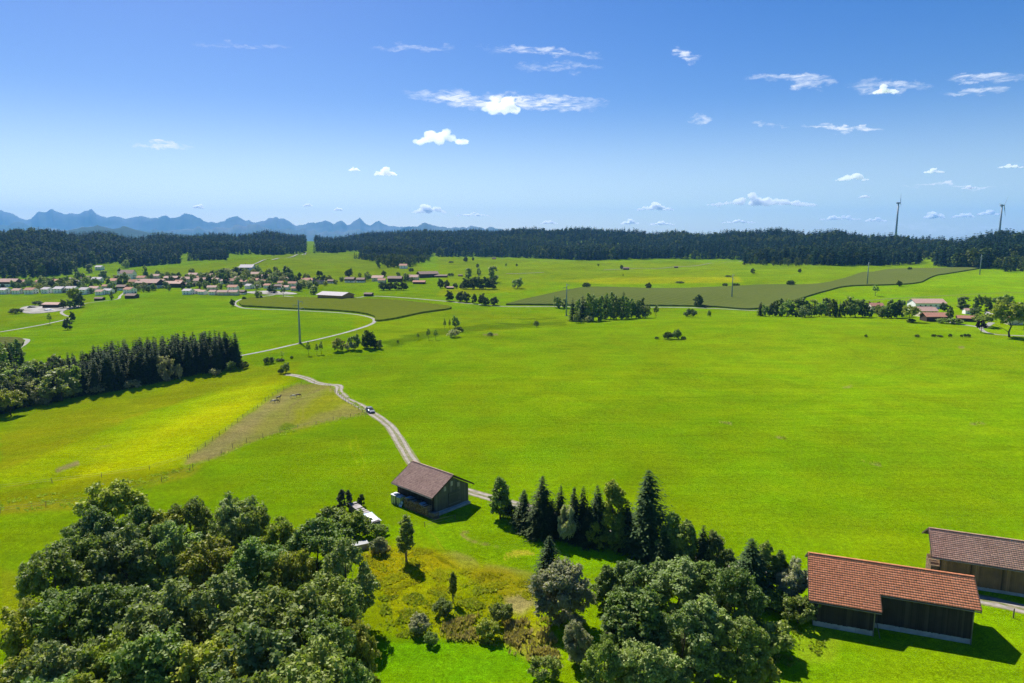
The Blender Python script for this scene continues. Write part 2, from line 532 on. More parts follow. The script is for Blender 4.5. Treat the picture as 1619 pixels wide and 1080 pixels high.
# left slope: rough pasture by the spruce wood, then the bright cut hayfield
zone([(0, 680), (60, 648), (200, 615), (380, 575), (470, 585), (440, 602), (330, 622), (200, 665), (90, 715), (0, 745)], OLIVE, 4, 0.9, 1.5)
zone([(0, 650), (120, 630), (330, 590), (480, 570), (470, 585), (330, 606), (180, 640), (60, 668), (0, 690)], (0.10, 0.165, 0.004), 4, 0.6)
zone([(0, 745), (90, 712), (200, 668), (330, 622), (420, 600), (330, 652), (200, 715), (110, 755), (0, 780)], (0.125, 0.200, 0.002), 8, 0.9)
zone([(70, 778), (110, 752), (160, 722), (240, 680), (330, 636), (410, 606), (460, 597), (434, 620), (300, 722), (240, 742), (140, 765)], HAY, 20, 0.95)
streak([(0, 742), (60, 715), (110, 690), (200, 660), (330, 618)], (0.14, 0.16, 0.02), 1.6, 0.5, 0.8)
streak([(90, 745), (105, 738), (122, 732)], DIRT, 4, 0.9, 1.5)
streak([(150, 710), (175, 703)], (0.16, 0.16, 0.04), 1.2, 0.6)
# strip of rough grass between the hayfield and the near meadow
zone([(0, 778), (110, 763), (285, 735), (300, 740), (220, 772), (120, 798), (0, 815)], OLIVE, 4, 0.9, 1.5)
zone([(0, 800), (60, 795), (150, 790), (230, 768), (290, 742), (330, 728), (300, 752), (220, 778), (120, 806), (0, 812)], (0.15, 0.175, 0.03), 3, 0.7, 1.2)
streak([(0, 772), (110, 757), (230, 742)], (0.15, 0.175, 0.02), 2, 0.5, 1)
zone([(0, 900), (30, 905), (45, 960), (0, 1010)], (0.13, 0.17, 0.02), 8, 0.6, 1)
# horse paddock: cropped, dry, trodden
zone([(288, 737), (303, 720), (448, 616), (470, 606), (520, 609), (537, 618), (577, 645), (581, 655), (515, 668), (420, 690), (335, 727)], (0.172, 0.172, 0.040), 1.6, 1.0, 0.4)
zone([(455, 690), (470, 650), (520, 615), (540, 625), (570, 648), (520, 663)], (0.125, 0.165, 0.012), 8, 0.8, 1)
zone([(292, 735), (308, 717), (440, 625), (480, 612), (470, 626), (430, 650), (400, 680), (345, 722)], DIRT, 9, 0.6, 1.6)
zone([(505, 655), (545, 640), (575, 650), (560, 658), (450, 682)], DRY, 5, 0.8, 1)
streak([(450, 662), (462, 640), (490, 622), (515, 612)], (0.15, 0.12, 0.06), 1.8, 0.6, 0.4)
streak([(478, 665), (480, 640), (500, 625)], DRY, 2.2, 0.5, 0.6)
streak([(522, 632), (521, 622), (524, 612)], DIRT, 1.0, 0.8)
zone([(437, 682), (452, 668), (466, 674), (455, 682)], (0.06, 0.12, 0.008), 2, 0.8, 1)
# tractor arcs in the near meadow
streak([(552, 695), (556, 715), (566, 735)], (0.15, 0.215, 0.02), 1.5, 0.6, 0.2)
streak([(563, 690), (566, 708), (577, 733), (572, 742), (560, 750)], (0.15, 0.215, 0.02), 1.5, 0.6, 0.2)
streak([(395, 790), (402, 762), (430, 745)], (0.11, 0.19, 0.01), 1.2, 0.3, 0.3)
# yard by the hay barn: mown turns, pale hay lying in arcs
zone([(665, 840), (740, 815), (800, 822), (900, 850), (985, 882), (975, 905), (860, 905), (840, 895), (700, 870)], (0.080, 0.182, 0.006), 8, 0.8, 1)
for k in range(5):
    a0 = k * 5.5
    streak([(797 + a0, 884 - a0 * 0.2), (801 + a0, 876), (813 + a0, 872), (826 + a0 * 0.8, 876)], (0.24, 0.26, 0.10), 1.5, 0.75, 0.2)
streak([(730, 845), (733, 841), (740, 840)], DRY, 2.4, 0.9, 0.6)
streak([(731, 846), (740, 853), (755, 858), (786, 864)], DRY, 2.4, 0.9, 0.8)
zone([(700, 877), (720, 876), (745, 886), (752, 895), (735, 897), (712, 890)], DRY, 4, 0.75, 3.0)
zone([(770, 898), (800, 900), (840, 905), (850, 912), (800, 915), (772, 905)], DRY, 4, 0.7, 3.0)
streak([(678, 838), (690, 852), (702, 872), (720, 884)], (0.16, 0.19, 0.03), 1.5, 0.6, 1)
streak([(672, 833), (700, 826), (735, 815), (790, 800)], (0.10, 0.18, 0.01), 2, 0.5, 1)
# wet ground with tall yellow-brown growth
zone([(567, 868), (600, 862), (640, 858), (690, 868), (725, 895), (800, 915), (850, 912), (862, 950), (858, 1000), (845, 1030), (800, 1030), (740, 1020), (640, 1012), (600, 985), (585, 940)], (0.122, 0.165, 0.006), 16, 0.9, 6)
zone([(570, 875), (640, 862), (685, 870), (720, 897), (660, 910), (600, 925)], (0.205, 0.180, 0.003), 8, 0.9, 3)
zone([(720, 900), (800, 905), (845, 930), (830, 960), (760, 930)], (0.20, 0.175, 0.006), 8, 0.8, 3)
zone([(797, 945), (835, 938), (848, 955), (825, 970), (805, 962)], (0.22, 0.19, 0.09), 6, 0.9, 3)
zone([(800, 1000), (870, 985), (880, 1040), (850, 1060), (800, 1030)], (0.16, 0.15, 0.02), 10, 0.8, 4)
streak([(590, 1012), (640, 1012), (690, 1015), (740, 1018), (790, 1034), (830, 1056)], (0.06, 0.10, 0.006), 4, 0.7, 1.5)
zone([(590, 1015), (680, 1010), (800, 1020), (860, 1060), (860, 1080), (590, 1080)], FRESH, 7, 1.0, 2)
zone([(560, 940), (610, 920), (620, 1000), (580, 1010)], (0.10, 0.16, 0.006), 8, 0.8, 2)
# grass by the red barn
zone([(1190, 990), (1300, 985), (1619, 1050), (1619, 1080), (1190, 1080)], (0.078, 0.170, 0.005), 8, 0.9, 2)
zone([(1250, 1000), (1300, 990), (1330, 1010), (1320, 1050), (1260, 1050)], (0.12, 0.19, 0.03), 10, 0.6, 3)

gm = mesh_np('ground', np.stack([GX, GY, GZ], -1).reshape(-1, 3), gfaces, None, smooth=True)
ca = gm.attributes.new('field', 'FLOAT_COLOR', 'POINT')
ca.data.foreach_set('color', np.concatenate([GC, np.ones((nr, na, 1))], -1).astype(np.float32).ravel())

def grass_mat(name, attr=True, base=MEADOW, sheen=0.0):
    m, nt, out = new_mat(name)
    geo = N(nt, 'ShaderNodeNewGeometry')
    pos = geo.outputs['Position']
    if attr:
        a = N(nt, 'ShaderNodeAttribute'); a.attribute_name = 'field'
        c = a.outputs['Color']
    else:
        rgb = N(nt, 'ShaderNodeRGB'); rgb.outputs[0].default_value = (*base, 1); c = rgb.outputs[0]
    v = ramp(nt, noise(nt, pos, 0.012, 4.0), 0.3, 0.7, 0.90, 1.10)
    v2 = ramp(nt, noise(nt, pos, 0.055, 6.0, 0.66, 0.8), 0.28, 0.72, 0.86, 1.13)
    v3 = ramp(nt, noise(nt, pos, 1.1, 4.0, 0.7), 0.25, 0.75, 0.76, 1.24)
    v4 = ramp(nt, noise(nt, pos, 6.0, 2.0, 0.6), 0.25, 0.75, 0.58, 1.42)
    mp = N(nt, 'ShaderNodeMapping'); mp.inputs['Rotation'].default_value = (0, 0, R(24)); mp.inputs['Scale'].default_value = (0.015, 0.42, 1)
    nt.links.new(pos, mp.inputs['Vector'])
    v5 = ramp(nt, noise(nt, mp.outputs[0], 1.0, 3.0, 0.6), 0.3, 0.7, 0.92, 1.08)
    def mul(a_, b_):
        n = N(nt, 'ShaderNodeMath'); n.operation = 'MULTIPLY'
        nt.links.new(a_, n.inputs[0]); nt.links.new(b_, n.inputs[1]); return n.outputs[0]
    vv = mul(mul(mul(v, v2), mul(v3, v4)), v5)
    hs = N(nt, 'ShaderNodeHueSaturation')
    nt.links.new(c, hs.inputs['Color']); nt.links.new(vv, hs.inputs['Value'])
    hue = ramp(nt, noise(nt, pos, 0.05, 5.0, 0.65), 0.3, 0.7, 0.487, 0.512)
    nt.links.new(hue, hs.inputs['Hue'])
    c = hs.outputs[0]
    # odd darker tussocks and herbs
    f = ramp(nt, noise(nt, pos, 0.7, 6.0, 0.7), 0.62, 0.72, 0, 0.35)
    c = mixc(nt, f, c, (0.05, 0.10, 0.006))
    b = N(nt, 'ShaderNodeBsdfDiffuse', Roughness=0.6)
    nt.links.new(c, b.inputs['Color'])
    bp = N(nt, 'ShaderNodeBump', Strength=0.55, Distance=0.25)
    nt.links.new(noise(nt, pos, 3.5, 4.0, 0.75), bp.inputs['Height'])
    nt.links.new(bp.outputs[0], b.inputs['Normal'])
    nt.links.new(b.outputs[0], out.inputs['Surface'])
    return m
M_GRASS = grass_mat('meadow_grass')
gm.materials.append(M_GRASS)
ground = link(bpy.data.objects.new('ground', gm)); tag(ground, kind='structure')

# ------------------------------------------------------------------ mountains and the blue foothill
def ridge_mesh(name, prof, d0, d1, nd, mat, rough, seed, sharp=1.0):
    prof = np.array(prof, float)
    us = np.arange(prof[0, 0], prof[-1, 0] + 1, 2.0)
    top = np.interp(us, prof[:, 0], prof[:, 1])
    loc = np.convolve(np.pad(top, 40, mode='edge'), np.ones(81) / 81, 'valid')
    top = loc + (top - loc) * sharp
    rg = np.random.default_rng(seed)
    ds = np.linspace(0, 1, nd)
    U, D = np.meshgrid(us, ds)
    dist = d0 + (d1 - d0) * D
    pk = 0.55
    shape = np.where(D < pk, sstep(0, 1, D / pk) ** 0.9, 1 - sstep(0, 1, (D - pk) / (1 - pk)))
    dpk = d0 + (d1 - d0) * pk
    top = top - (np.interp(us, np.arange(us[0], us[-1] + 30, 15), rg.uniform(0, 6.0, len(np.arange(us[0], us[-1] + 30, 15)))) + np.interp(us, np.arange(us[0], us[-1] + 12, 6), rg.uniform(0, 3.8, len(np.arange(us[0], us[-1] + 12, 6)))) + 0.8 * rg.random(len(us)) - 4.2) * min(1.0, rough / 80)
    H = CAM_H + dpk * (380.7 - np.interp(U, us, top)) / FPX
    n = np.zeros_like(U)
    for k in range(1, 6):
        ph = rg.uniform(0, 6.28, 4); f = 0.035 * 1.9 ** k
        n += np.abs(np.sin(U * f + ph[0] + 2.2 * np.sin(D * 5 * k + ph[1]))) / 1.7 ** k
    n = n - n.mean()
    z = -20 + (H + 20) * shape + rough * n * shape * (1 - shape) * 4 * 0.5
    x = (U - CXP) / FPX * dist * 0.989; y = dist * np.ones_like(U)
    nr_, nc_ = U.shape
    ii = np.arange(nr_ * nc_).reshape(nr_, nc_)
    f = np.stack([ii[:-1, :-1], ii[:-1, 1:], ii[1:, 1:], ii[1:, :-1]], -1).reshape(-1, 4)
    me = mesh_np(name, np.stack([x, y, z], -1).reshape(-1, 3), f, mat, smooth=False)
    return tag(link(bpy.data.objects.new(name, me)), kind='structure')

M_ROCK = simple('mountain_rock', (0.11, 0.115, 0.115), 0.95, 0.05, scale=0.0012, col2=(0.035, 0.05, 0.03))
M_FOOT = simple('foothill_wood', (0.03, 0.05, 0.02), 0.95, 0.05, scale=0.006, col2=(0.018, 0.032, 0.014))
PEAKS = [(-420, 352), (-330, 343), (-250, 350), (-160, 338), (-90, 347), (-30, 340), (0, 336), (5, 334.5), (18, 340), (30, 342), (53, 346), (63, 339), (75, 340), (88, 333.5), (105, 342), (118, 339.5), (133, 340), (148, 337), (160, 341), (172, 346), (185, 345.5), (200, 348), (214, 346.5), (225, 345), (240, 347), (252, 346), (265, 346), (272, 349), (285, 343), (298, 342), (315, 347), (335, 352), (350, 350), (358, 351), (365, 346), (376, 344), (385, 350), (400, 352), (420, 351), (432, 346.5), (437, 346), (450, 349), (462, 354), (480, 356), (488, 353), (500, 356), (515, 352), (530, 356), (541, 353.5), (550, 357), (560, 352), (570, 351), (580, 355), (600, 356), (612, 358), (630, 361), (645, 363), (660, 363.5), (700, 366), (760, 368), (820, 374), (900, 380)]
ridge_mesh('mountains', PEAKS, 14200, 17000, 26, M_ROCK, 90, 3, 1.3)
PEAKS2 = [(-420, 376), (-250, 358), (-140, 366), (-60, 357), (0, 358), (40, 352), (60, 361), (110, 364), (150, 357), (185, 365), (240, 366), (300, 362), (330, 364), (400, 358), (430, 362), (470, 365), (520, 367), (560, 366), (620, 367), (648, 361), (668, 355.5), (680, 357.5), (700, 363), (722, 365), (745, 361), (765, 361.5), (776, 360), (790, 366), (840, 374), (900, 381)]
ridge_mesh('near_mountains', PEAKS2, 11800, 13600, 22, M_ROCK, 80, 5)
ridge_mesh('foothills', [(60, 384), (105, 366), (135, 361.5), (155, 359), (172, 361), (185, 362), (195, 358.5), (205, 361), (225, 365), (250, 369), (300, 372), (345, 384)], 6200, 7600, 16, M_FOOT, 40, 9)

# ------------------------------------------------------------------ haze
m, nt, out = new_mat('haze')
pv = N(nt, 'ShaderNodeVolumePrincipled', Density=5.2e-5, Anisotropy=0.0)
pv.inputs['Color'].default_value = (0.15, 0.44, 1.0, 1)
nt.links.new(pv.outputs[0], out.inputs['Volume'])
HAZE_D = pv
zlow = min(float(GZ.min()), -20.0) - 1.5
ztop = 860.0
hz = MB(); hz.box((0, 0, (zlow + ztop) / 2), (36400, 36400, ztop - zlow))
haze = hz.build('haze', m); tag(haze, 'pale blue haze lying over the far land', 'haze', kind='stuff')

# ------------------------------------------------------------------ foliage and wood materials
L_BROAD = leaf_mat('leaves_broad', (0.109, 0.180, 0.029), (0.180, 0.271, 0.047), (0.316, 0.371, 0.109), rough=0.58, spec=0.28)
L_BROAD2 = leaf_mat('leaves_grey_green', (0.127, 0.190, 0.046), (0.207, 0.291, 0.078), (0.346, 0.411, 0.166), rough=0.58, spec=0.28)
L_BRIGHT = leaf_mat('leaves_yellow_green', (0.152, 0.215, 0.021), (0.242, 0.303, 0.029), (0.366, 0.375, 0.069), rough=0.58, spec=0.28)
L_WILLOW = leaf_mat('leaves_willow', (0.250, 0.275, 0.145), (0.360, 0.370, 0.220), (0.480, 0.460, 0.320), trans=0.4, rough=0.6, spec=0.15)
L_DARK = leaf_mat('leaves_dark', (0.037, 0.065, 0.015), (0.065, 0.100, 0.022), (0.119, 0.150, 0.044), rough=0.6, spec=0.1)
L_SPRUCE = leaf_mat('spruce_needles', (0.027, 0.055, 0.016), (0.048, 0.083, 0.022), (0.088, 0.125, 0.040), trans=0.15, rough=0.7, spec=0.08)
L_YOUNG = leaf_mat('leaves_silver', (0.085, 0.115, 0.062), (0.120, 0.150, 0.085), (0.200, 0.220, 0.150), spec=0.12)
L_PURPLE = leaf_mat('leaves_purple', (0.020, 0.014, 0.018), (0.030, 0.018, 0.024), (0.050, 0.030, 0.040), spec=0.1)
L_FAR_C = leaf_mat('far_conifer', (0.009, 0.028, 0.016), (0.017, 0.044, 0.022), (0.032, 0.066, 0.028), trans=0.1, rough=0.8, spec=0.05, val=0.45)
L_FAR_B = leaf_mat('far_broadleaf', (0.061, 0.095, 0.018), (0.097, 0.134, 0.024), (0.132, 0.165, 0.040), trans=0.2, rough=0.7, spec=0.08, val=0.3)
L_WEED = leaf_mat('weeds_yellow', (0.284, 0.270, 0.011), (0.324, 0.338, 0.020), (0.432, 0.365, 0.041), trans=0.4, rough=0.7, spec=0.05, clump=0.2)
L_WEEDG = leaf_mat('weeds_green', (0.176, 0.267, 0.016), (0.254, 0.332, 0.029), (0.416, 0.429, 0.130), trans=0.4, rough=0.7, spec=0.05, clump=0.3)
L_STRAW = leaf_mat('weeds_straw', (0.429, 0.364, 0.143), (0.351, 0.312, 0.091), (0.546, 0.468, 0.234), trans=0.3, rough=0.7, spec=0.05, clump=0.3)
M_BARK = simple('bark', (0.085, 0.068, 0.050), 0.9, 0.1, scale=3.0, bump=0.4)
M_BARK_PALE = simple('bark_pale', (0.23, 0.21, 0.18), 0.85, 0.1, scale=2.0, col2=(0.08, 0.07, 0.06), bump=0.3)

# ------------------------------------------------------------------ tree shapes
def leaf_quads(c, size, rg, out_dir=None, elong=1.5, up=0.55, bend=0.0):
    """diamond leaves at points c, facing roughly out_dir"""
    n = len(c)
    nrm = rg.normal(size=(n, 3))
    if out_dir is not None: nrm = nrm * 0.62 + out_dir * 0.75
    nrm[:, 2] += up
    nrm /= np.linalg.norm(nrm, axis=1)[:, None] + 1e-9
    t = np.cross(nrm, rg.normal(size=(n, 3))); t /= np.linalg.norm(t, axis=1)[:, None] + 1e-9
    b = np.cross(nrm, t)
    s = (size * rg.uniform(0.6, 1.35, n))[:, None]
    v = np.stack([c - t * s * 0.5 * elong, c + b * s * 0.5 - nrm * s * bend, c + t * s * 0.5 * elong, c - b * s * 0.5 - nrm * s * bend], 1)
    f = np.arange(n * 4).reshape(n, 4)
    return v.reshape(-1, 3), f

def limb_mesh(H, r0, R_, top, rg, nl, k=7, lean=0.0):
    mb = MB()
    pts = []; rad = []
    for i in range(6):
        t = i / 5
        pts.append((lean * t * t + 0.12 * R_ * math.sin(3 * t) * rg.uniform(-1, 1), 0.1 * R_ * math.sin(2.5 * t) * rg.uniform(-1, 1), -0.3 + t * (top + 0.3)))
        rad.append(r0 * (1.25 if i == 0 else (1 - 0.78 * t)))
    mb.tube(pts, rad, k)
    for j in range(nl):
        t = rg.uniform(0.3, 0.8)
        p = Vector(pts[int(t * 5)])
        a = 2.4 * j + rg.uniform(-0.5, 0.5)
        L = R_ * rg.uniform(0.5, 0.85)
        q = p + Vector((math.cos(a) * L * 0.5, math.sin(a) * L * 0.5, L * 0.35))
        e = p + Vector((math.cos(a) * L, math.sin(a) * L, L * rg.uniform(0.5, 0.95)))
        rr_ = r0 * 0.42 * (1 - 0.5 * t)
        mb.tube([p, q, e], [rr_, rr_ * 0.6, rr_ * 0.15], 5)
    return mb

def broad_tree(seed, H=12, Rr=4.5, base=0.18, ncl=46, nleaf=7500, leaf=0.34, mat=None, bark=None, squash=1.0, cone=0.0, loose=1.0, nl=7, elong=1.5, clr=0.27, low=0.55):
    """crown: many leafy clumps spread through a lumpy volume; returns (trunk mesh, crown mesh)"""
    rg = np.random.default_rng(seed)
    mat = mat or L_BROAD; bark = bark or M_BARK
    trunk = limb_mesh(H, 0.035 * H * 0.5 + 0.05, Rr, H * 0.78, rg, nl).mesh('trunk', bark, True)
    ch = H * (1 - base); cz = H * base + ch * 0.5
    lob = rg.normal(size=(7, 3)); lob /= np.linalg.norm(lob, axis=1)[:, None]
    C = []
    i = 0
    while len(C) < ncl and i < 4000:
        i += 1
        d = rg.normal(size=3); d /= np.linalg.norm(d)
        if d[2] < -low: continue
        rad = rg.uniform(0.35, 1.0) ** 0.45
        lump = 0.80 + 0.28 * max(0, (lob @ d).max() - 0.55) / 0.45 * rg.uniform(0.8, 1.15)
        zz = d[2] * rad * lump
        taper = 1 - cone * max(0.0, (zz + 1) / 2) if cone else 1.0
        p = np.array([d[0] * rad * lump * Rr * 0.86 * taper, d[1] * rad * lump * Rr * 0.86 * taper, zz * ch * 0.46 * squash])
        if any(np.linalg.norm(p - q) < Rr * 0.17 for q in C): continue
        C.append(p)
    C = np.array(C)
    cr = Rr * clr * rg.uniform(0.6, 1.3, len(C))
    # each clump carries smaller sprays on its outer side
    ns = 6
    sd = rg.normal(size=(len(C), ns, 3)); sd /= np.linalg.norm(sd, axis=2)[..., None]
    outw = C / (np.linalg.norm(C, axis=1)[:, None] + 1e-6)
    sd = sd + outw[:, None, :] * 0.55 + np.array([0, 0, 0.25]); sd /= np.linalg.norm(sd, axis=2)[..., None]
    SC = (C[:, None, :] + sd * (cr[:, None, None] * rg.uniform(0.55, 1.0, (len(C), ns, 1)))).reshape(-1, 3)
    SR = np.repeat(cr, ns) * rg.uniform(0.30, 0.58, len(SC))
    SC = np.concatenate([SC, C]); SR = np.concatenate([SR, cr * 0.75])
    w = SR ** 2; w /= w.sum()
    which = rg.choice(len(SC), nleaf, p=w)
    d = rg.normal(size=(nleaf, 3)); d /= np.linalg.norm(d, axis=1)[:, None]
    d[:, 2] *= 0.8
    rad = rg.uniform(0.2, 1.0, nleaf) ** 0.5 * loose
    P = SC[which] + d * (SR[which] * rad)[:, None]
    P += rg.normal(size=P.shape) * 0.03 * Rr * (rg.random(nleaf) < 0.2)[:, None]
    P[:, 2] += cz
    P[:, 2] = np.maximum(P[:, 2], H * base * 0.35)
    v, f = leaf_quads(P, leaf, rg, d, elong=elong, bend=0.12)
    crown = mesh_np('crown', v, f, mat)
    return trunk, crown

def spruce_tree(seed, H=14, Rr=2.8, levels=30, per=11, mat=None, base=0.06, card=0.32, density=1.0, irregular=0.2):
    rg = np.random.default_rng(seed)
    mat = mat or L_SPRUCE
    mb = MB(); mb.tube([(0, 0, -0.3), (0, 0, H * 0.5), (0.02, 0, H * 0.985)], [0.022 * H * 0.6, 0.012 * H * 0.6, 0.01], 7)
    trunk = mb.mesh('trunk', M_BARK, True)
    V = []; F = []; n = 0
    side_r = 1 + irregular * np.sin(np.linspace(0, 6.28, 13) * 1.0 + rg.uniform(0, 6)) * rg.uniform(0.5, 1, 13)
    for L in range(levels):
        t = (L + rg.uniform(-0.3, 0.3)) / levels
        z = H * (base + (1 - base) * min(max(t, 0), 0.99))
        rl = Rr * (1 - t) ** 0.85 * rg.uniform(0.85, 1.12) + 0.22
        if t < 0.12: rl *= 0.85
        nb = max(4, int(per * (0.5 + 0.6 * (1 - t))))
        a0 = rg.uniform(0, 6.28)
        for j in range(nb):
            a = a0 + 6.283 * j / nb + rg.uniform(-0.25, 0.25)
            ln = rl * rg.uniform(0.72, 1.15) * side_r[int((a % 6.283) / 6.283 * 12)]
            droop = -0.32 * ln * (1 - 0.75 * t) + 0.25 * ln * t
            dirv = np.array([math.cos(a), math.sin(a), 0]); sd = np.array([-math.sin(a), math.cos(a), 0])
            ns = max(2, int(ln / card * 0.9 * density))
            for k in range(ns):
                s = (k + rg.uniform(0.2, 0.9)) / ns
                w = card * (1.25 - 0.75 * s) * rg.uniform(0.7, 1.3) * (0.30 + 0.70 * min(1, ln / 1.3))
                lt = sd * rg.choice([-1, 1]) * rg.uniform(0.1, 0.9) * w
                c = dirv * ln * s + np.array([0, 0, z + droop * s ** 1.3 + rg.uniform(-0.08, 0.08) * ln]) + lt
                tip = dirv * w * 1.5 + lt * 0.9 + np.array([0, 0, -w * rg.uniform(0.25, 0.9)])
                bb = sd * w * 0.55 + np.array([0, 0, rg.uniform(-0.3, 0.3) * w])
                V += [c - tip * 0.35, c + bb, c + tip * 0.75, c - bb]
                F.append((n, n + 1, n + 2, n + 3)); n += 4
    # leader shoot
    for k in range(10):
        z = H * (0.93 + 0.075 * k / 10); w = 0.10 * (1 - k / 11) + 0.03
        a = rg.uniform(0, 6.28); dv = np.array([math.cos(a), math.sin(a), 0.9])
        c = np.array([0, 0, z]); bb = np.array([-math.sin(a), math.cos(a), 0]) * w * 0.6
        V += [c, c + dv * w * 1.2 + bb, c + dv * w * 2.4, c + dv * w * 1.2 - bb]; F.append((n, n + 1, n + 2, n + 3)); n += 4
    crown = mesh_np('crown', np.array(V), np.array(F), mat)
    return trunk, crown

def joined(name, parts):
    """one mesh from (mesh, material) pieces, for trees too small to show their parts"""
    V = []; F3 = []; mi = []; n = 0; mats = []
    me = bpy.data.meshes.new(name)
    bm = bmesh.new()
    for i, pm in enumerate(parts):
        k = len(bm.faces)
        bm.from_mesh(pm); bm.faces.ensure_lookup_table()
        for f in bm.faces[k:]: f.material_index = i
        me.materials.append(pm.materials[0])
    bm.to_mesh(me); bm.free()
    return me

# detailed shapes for the near trees
NEAR = {
    'maple': [broad_tree(s, 13, 5.2, 0.03, 66, 15000, 0.31, L_BROAD, clr=0.25, low=0.9) for s in (1, 2, 3)],
    'grey': [broad_tree(s, 12, 4.6, 0.03, 62, 13000, 0.29, L_BROAD2, clr=0.25, low=0.9) for s in (4, 5)],
    'bright': [broad_tree(s, 12, 4.6, 0.03, 60, 12500, 0.29, L_BRIGHT, clr=0.25, low=0.9) for s in (6, 7)],
    'alder': [broad_tree(s, 11, 3.4, 0.02, 70, 12000, 0.26, m_, cone=0.4, clr=0.26, low=0.95) for s, m_ in ((8, L_BROAD), (9, L_BROAD2))],
    'willow': [broad_tree(s, 9, 3.8, 0.0, 66, 13000, 0.22, L_WILLOW, M_BARK_PALE, loose=1.15, elong=2.4, clr=0.25, low=0.95) for s in (10, 11)],
    'birch': [broad_tree(s, 9, 2.2, 0.07, 60, 6000, 0.22, m_, M_BARK_PALE, cone=0.55, loose=1.1, clr=0.25, low=0.9) for s, m_ in ((12, L_BROAD), (13, L_BRIGHT))],
    'spruce': [spruce_tree(s, 14, r_, 46, 13, card=0.40, density=1.5) for s, r_ in ((21, 3.6), (22, 4.0), (23, 3.3))],
    'big_spruce': [spruce_tree(24, 16, 5.3, 46, 16, base=0.06, irregular=0.3, card=0.44, density=1.4)],
    'columnar': [broad_tree(14, 5, 1.15, 0.0, 40, 4200, 0.2, L_YOUNG, cone=0.25, clr=0.3, low=0.95)],
    'bush': [broad_tree(15, 3, 2.0, 0.0, 34, 3600, 0.2, L_BROAD, clr=0.28, low=0.5), broad_tree(16, 3, 2.0, 0.0, 34, 3600, 0.2, L_BRIGHT, clr=0.28, low=0.5), broad_tree(17, 2.4, 1.4, 0.0, 26, 2600, 0.18, L_DARK, clr=0.3, low=0.6), broad_tree(18, 3, 2.0, 0.0, 34, 3600, 0.2, L_WILLOW, M_BARK_PALE, clr=0.28, elong=2.4, low=0.5)],
}
NAMES = {'maple': 'broadleaf_tree', 'grey': 'broadleaf_tree', 'bright': 'broadleaf_tree', 'alder': 'alder_tree', 'willow': 'willow_tree', 'birch': 'young_tree', 'spruce': 'spruce_tree', 'big_spruce': 'spruce_tree', 'columnar': 'columnar_tree', 'bush': 'shrub'}
HREF = {'maple': 13, 'grey': 12, 'bright': 12, 'alder': 11, 'willow': 9, 'birch': 9, 'spruce': 14, 'big_spruce': 16, 'columnar': 5, 'bush': 3}
_cnt = {}
def plant(kind, p, H, label, group=None, wide=1.0, var=None, rz=None):
    """a near tree: an empty at its foot with trunk and crown"""
    k = _cnt.get(kind, 0); _cnt[kind] = k + 1
    v = var if var is not None else k % len(NEAR[kind])
    tr, cr = NEAR[kind][v]
    s = H / HREF[kind] if kind != 'bush' else H / (2.4 if v == 2 else 3)
    e = empty(NAMES[kind], (p[0], p[1], h1(p[0], p[1])), rz if rz is not None else (k * 2.399) % 6.283, (s * wide, s * wide, s))
    if 'spruce' in kind: e.scale.x *= 1.25; e.scale.y *= 1.25
    tag(e, label, 'shrub' if kind == 'bush' else 'tree', group)
    link(bpy.data.objects.new('trunk', tr), e)
    link(bpy.data.objects.new('crown', cr), e)
    return e

# lighter shapes for trees in the middle distance and beyond
MID = {
    'round': [joined('broadleaf_tree', broad_tree(s, 10, 4.3, 0.0, 40, 2400, 0.58, m_, clr=0.28, low=0.95)) for s, m_ in ((31, L_BROAD), (32, L_DARK), (33, L_BROAD), (34, L_BRIGHT))],
    'tall': [joined('broadleaf_tree', broad_tree(s, 14, 4.0, 0.0, 44, 2600, 0.6, m_, cone=0.3, clr=0.28, low=0.95)) for s, m_ in ((35, L_BROAD), (36, L_BROAD2))],
    'pale': [joined('broadleaf_tree', broad_tree(37, 10, 4.3, 0.0, 40, 2400, 0.5, L_WILLOW, clr=0.28, low=0.95)), joined('broadleaf_tree', broad_tree(38, 10, 4.3, 0.0, 40, 2400, 0.5, L_BROAD2, clr=0.28, low=0.95))],
    'open': [joined('broadleaf_tree', broad_tree(39, 12, 5.6, 0.26, 34, 2600, 0.6, L_BRIGHT, clr=0.26)), joined('broadleaf_tree', broad_tree(40, 10, 3.0, 0.28, 24, 700, 0.6, L_BROAD, clr=0.3))],
    'spruce': [joined('spruce_tree', spruce_tree(s, 18, r_, 34, 11, card=0.62, density=1.4)) for s, r_ in ((41, 3.3), (42, 3.7), (43, 3.0))],
    'poplar': [joined('poplar_tree', broad_tree(44, 16, 1.9, 0.04, 36, 1200, 0.6, L_DARK, clr=0.45))],
    'bush': [joined('shrub', broad_tree(s, 4, 3.2, 0.0, 24, 800, 0.55, m_, clr=0.34)) for s, m_ in ((45, L_DARK), (46, L_BROAD), (47, L_WILLOW))],
    'purple': [joined('purple_tree', broad_tree(48, 8, 3.0, 0.15, 30, 1200, 0.5, L_PURPLE, clr=0.3))],
    'bare': [joined('dead_tree', broad_tree(49, 9, 1.6, 0.3, 14, 130, 0.4, L_BROAD, clr=0.3))],
}
MIDH = {'round': 10, 'tall': 14, 'pale': 10, 'open': 12, 'spruce': 18, 'poplar': 16, 'bush': 4, 'purple': 8, 'bare': 9}
MIDN = {'round': 'broadleaf_tree', 'tall': 'broadleaf_tree', 'pale': 'broadleaf_tree', 'open': 'broadleaf_tree', 'spruce': 'spruce_tree', 'poplar': 'poplar_tree', 'bush': 'shrub', 'purple': 'purple_leaved_tree', 'bare': 'bare_tree'}
MIDR = {'round': 4.3, 'tall': 4.0, 'pale': 4.3, 'open': 5.6, 'spruce': 3.1, 'poplar': 1.9, 'bush': 3.2, 'purple': 3.0, 'bare': 1.6}
_mc = {}
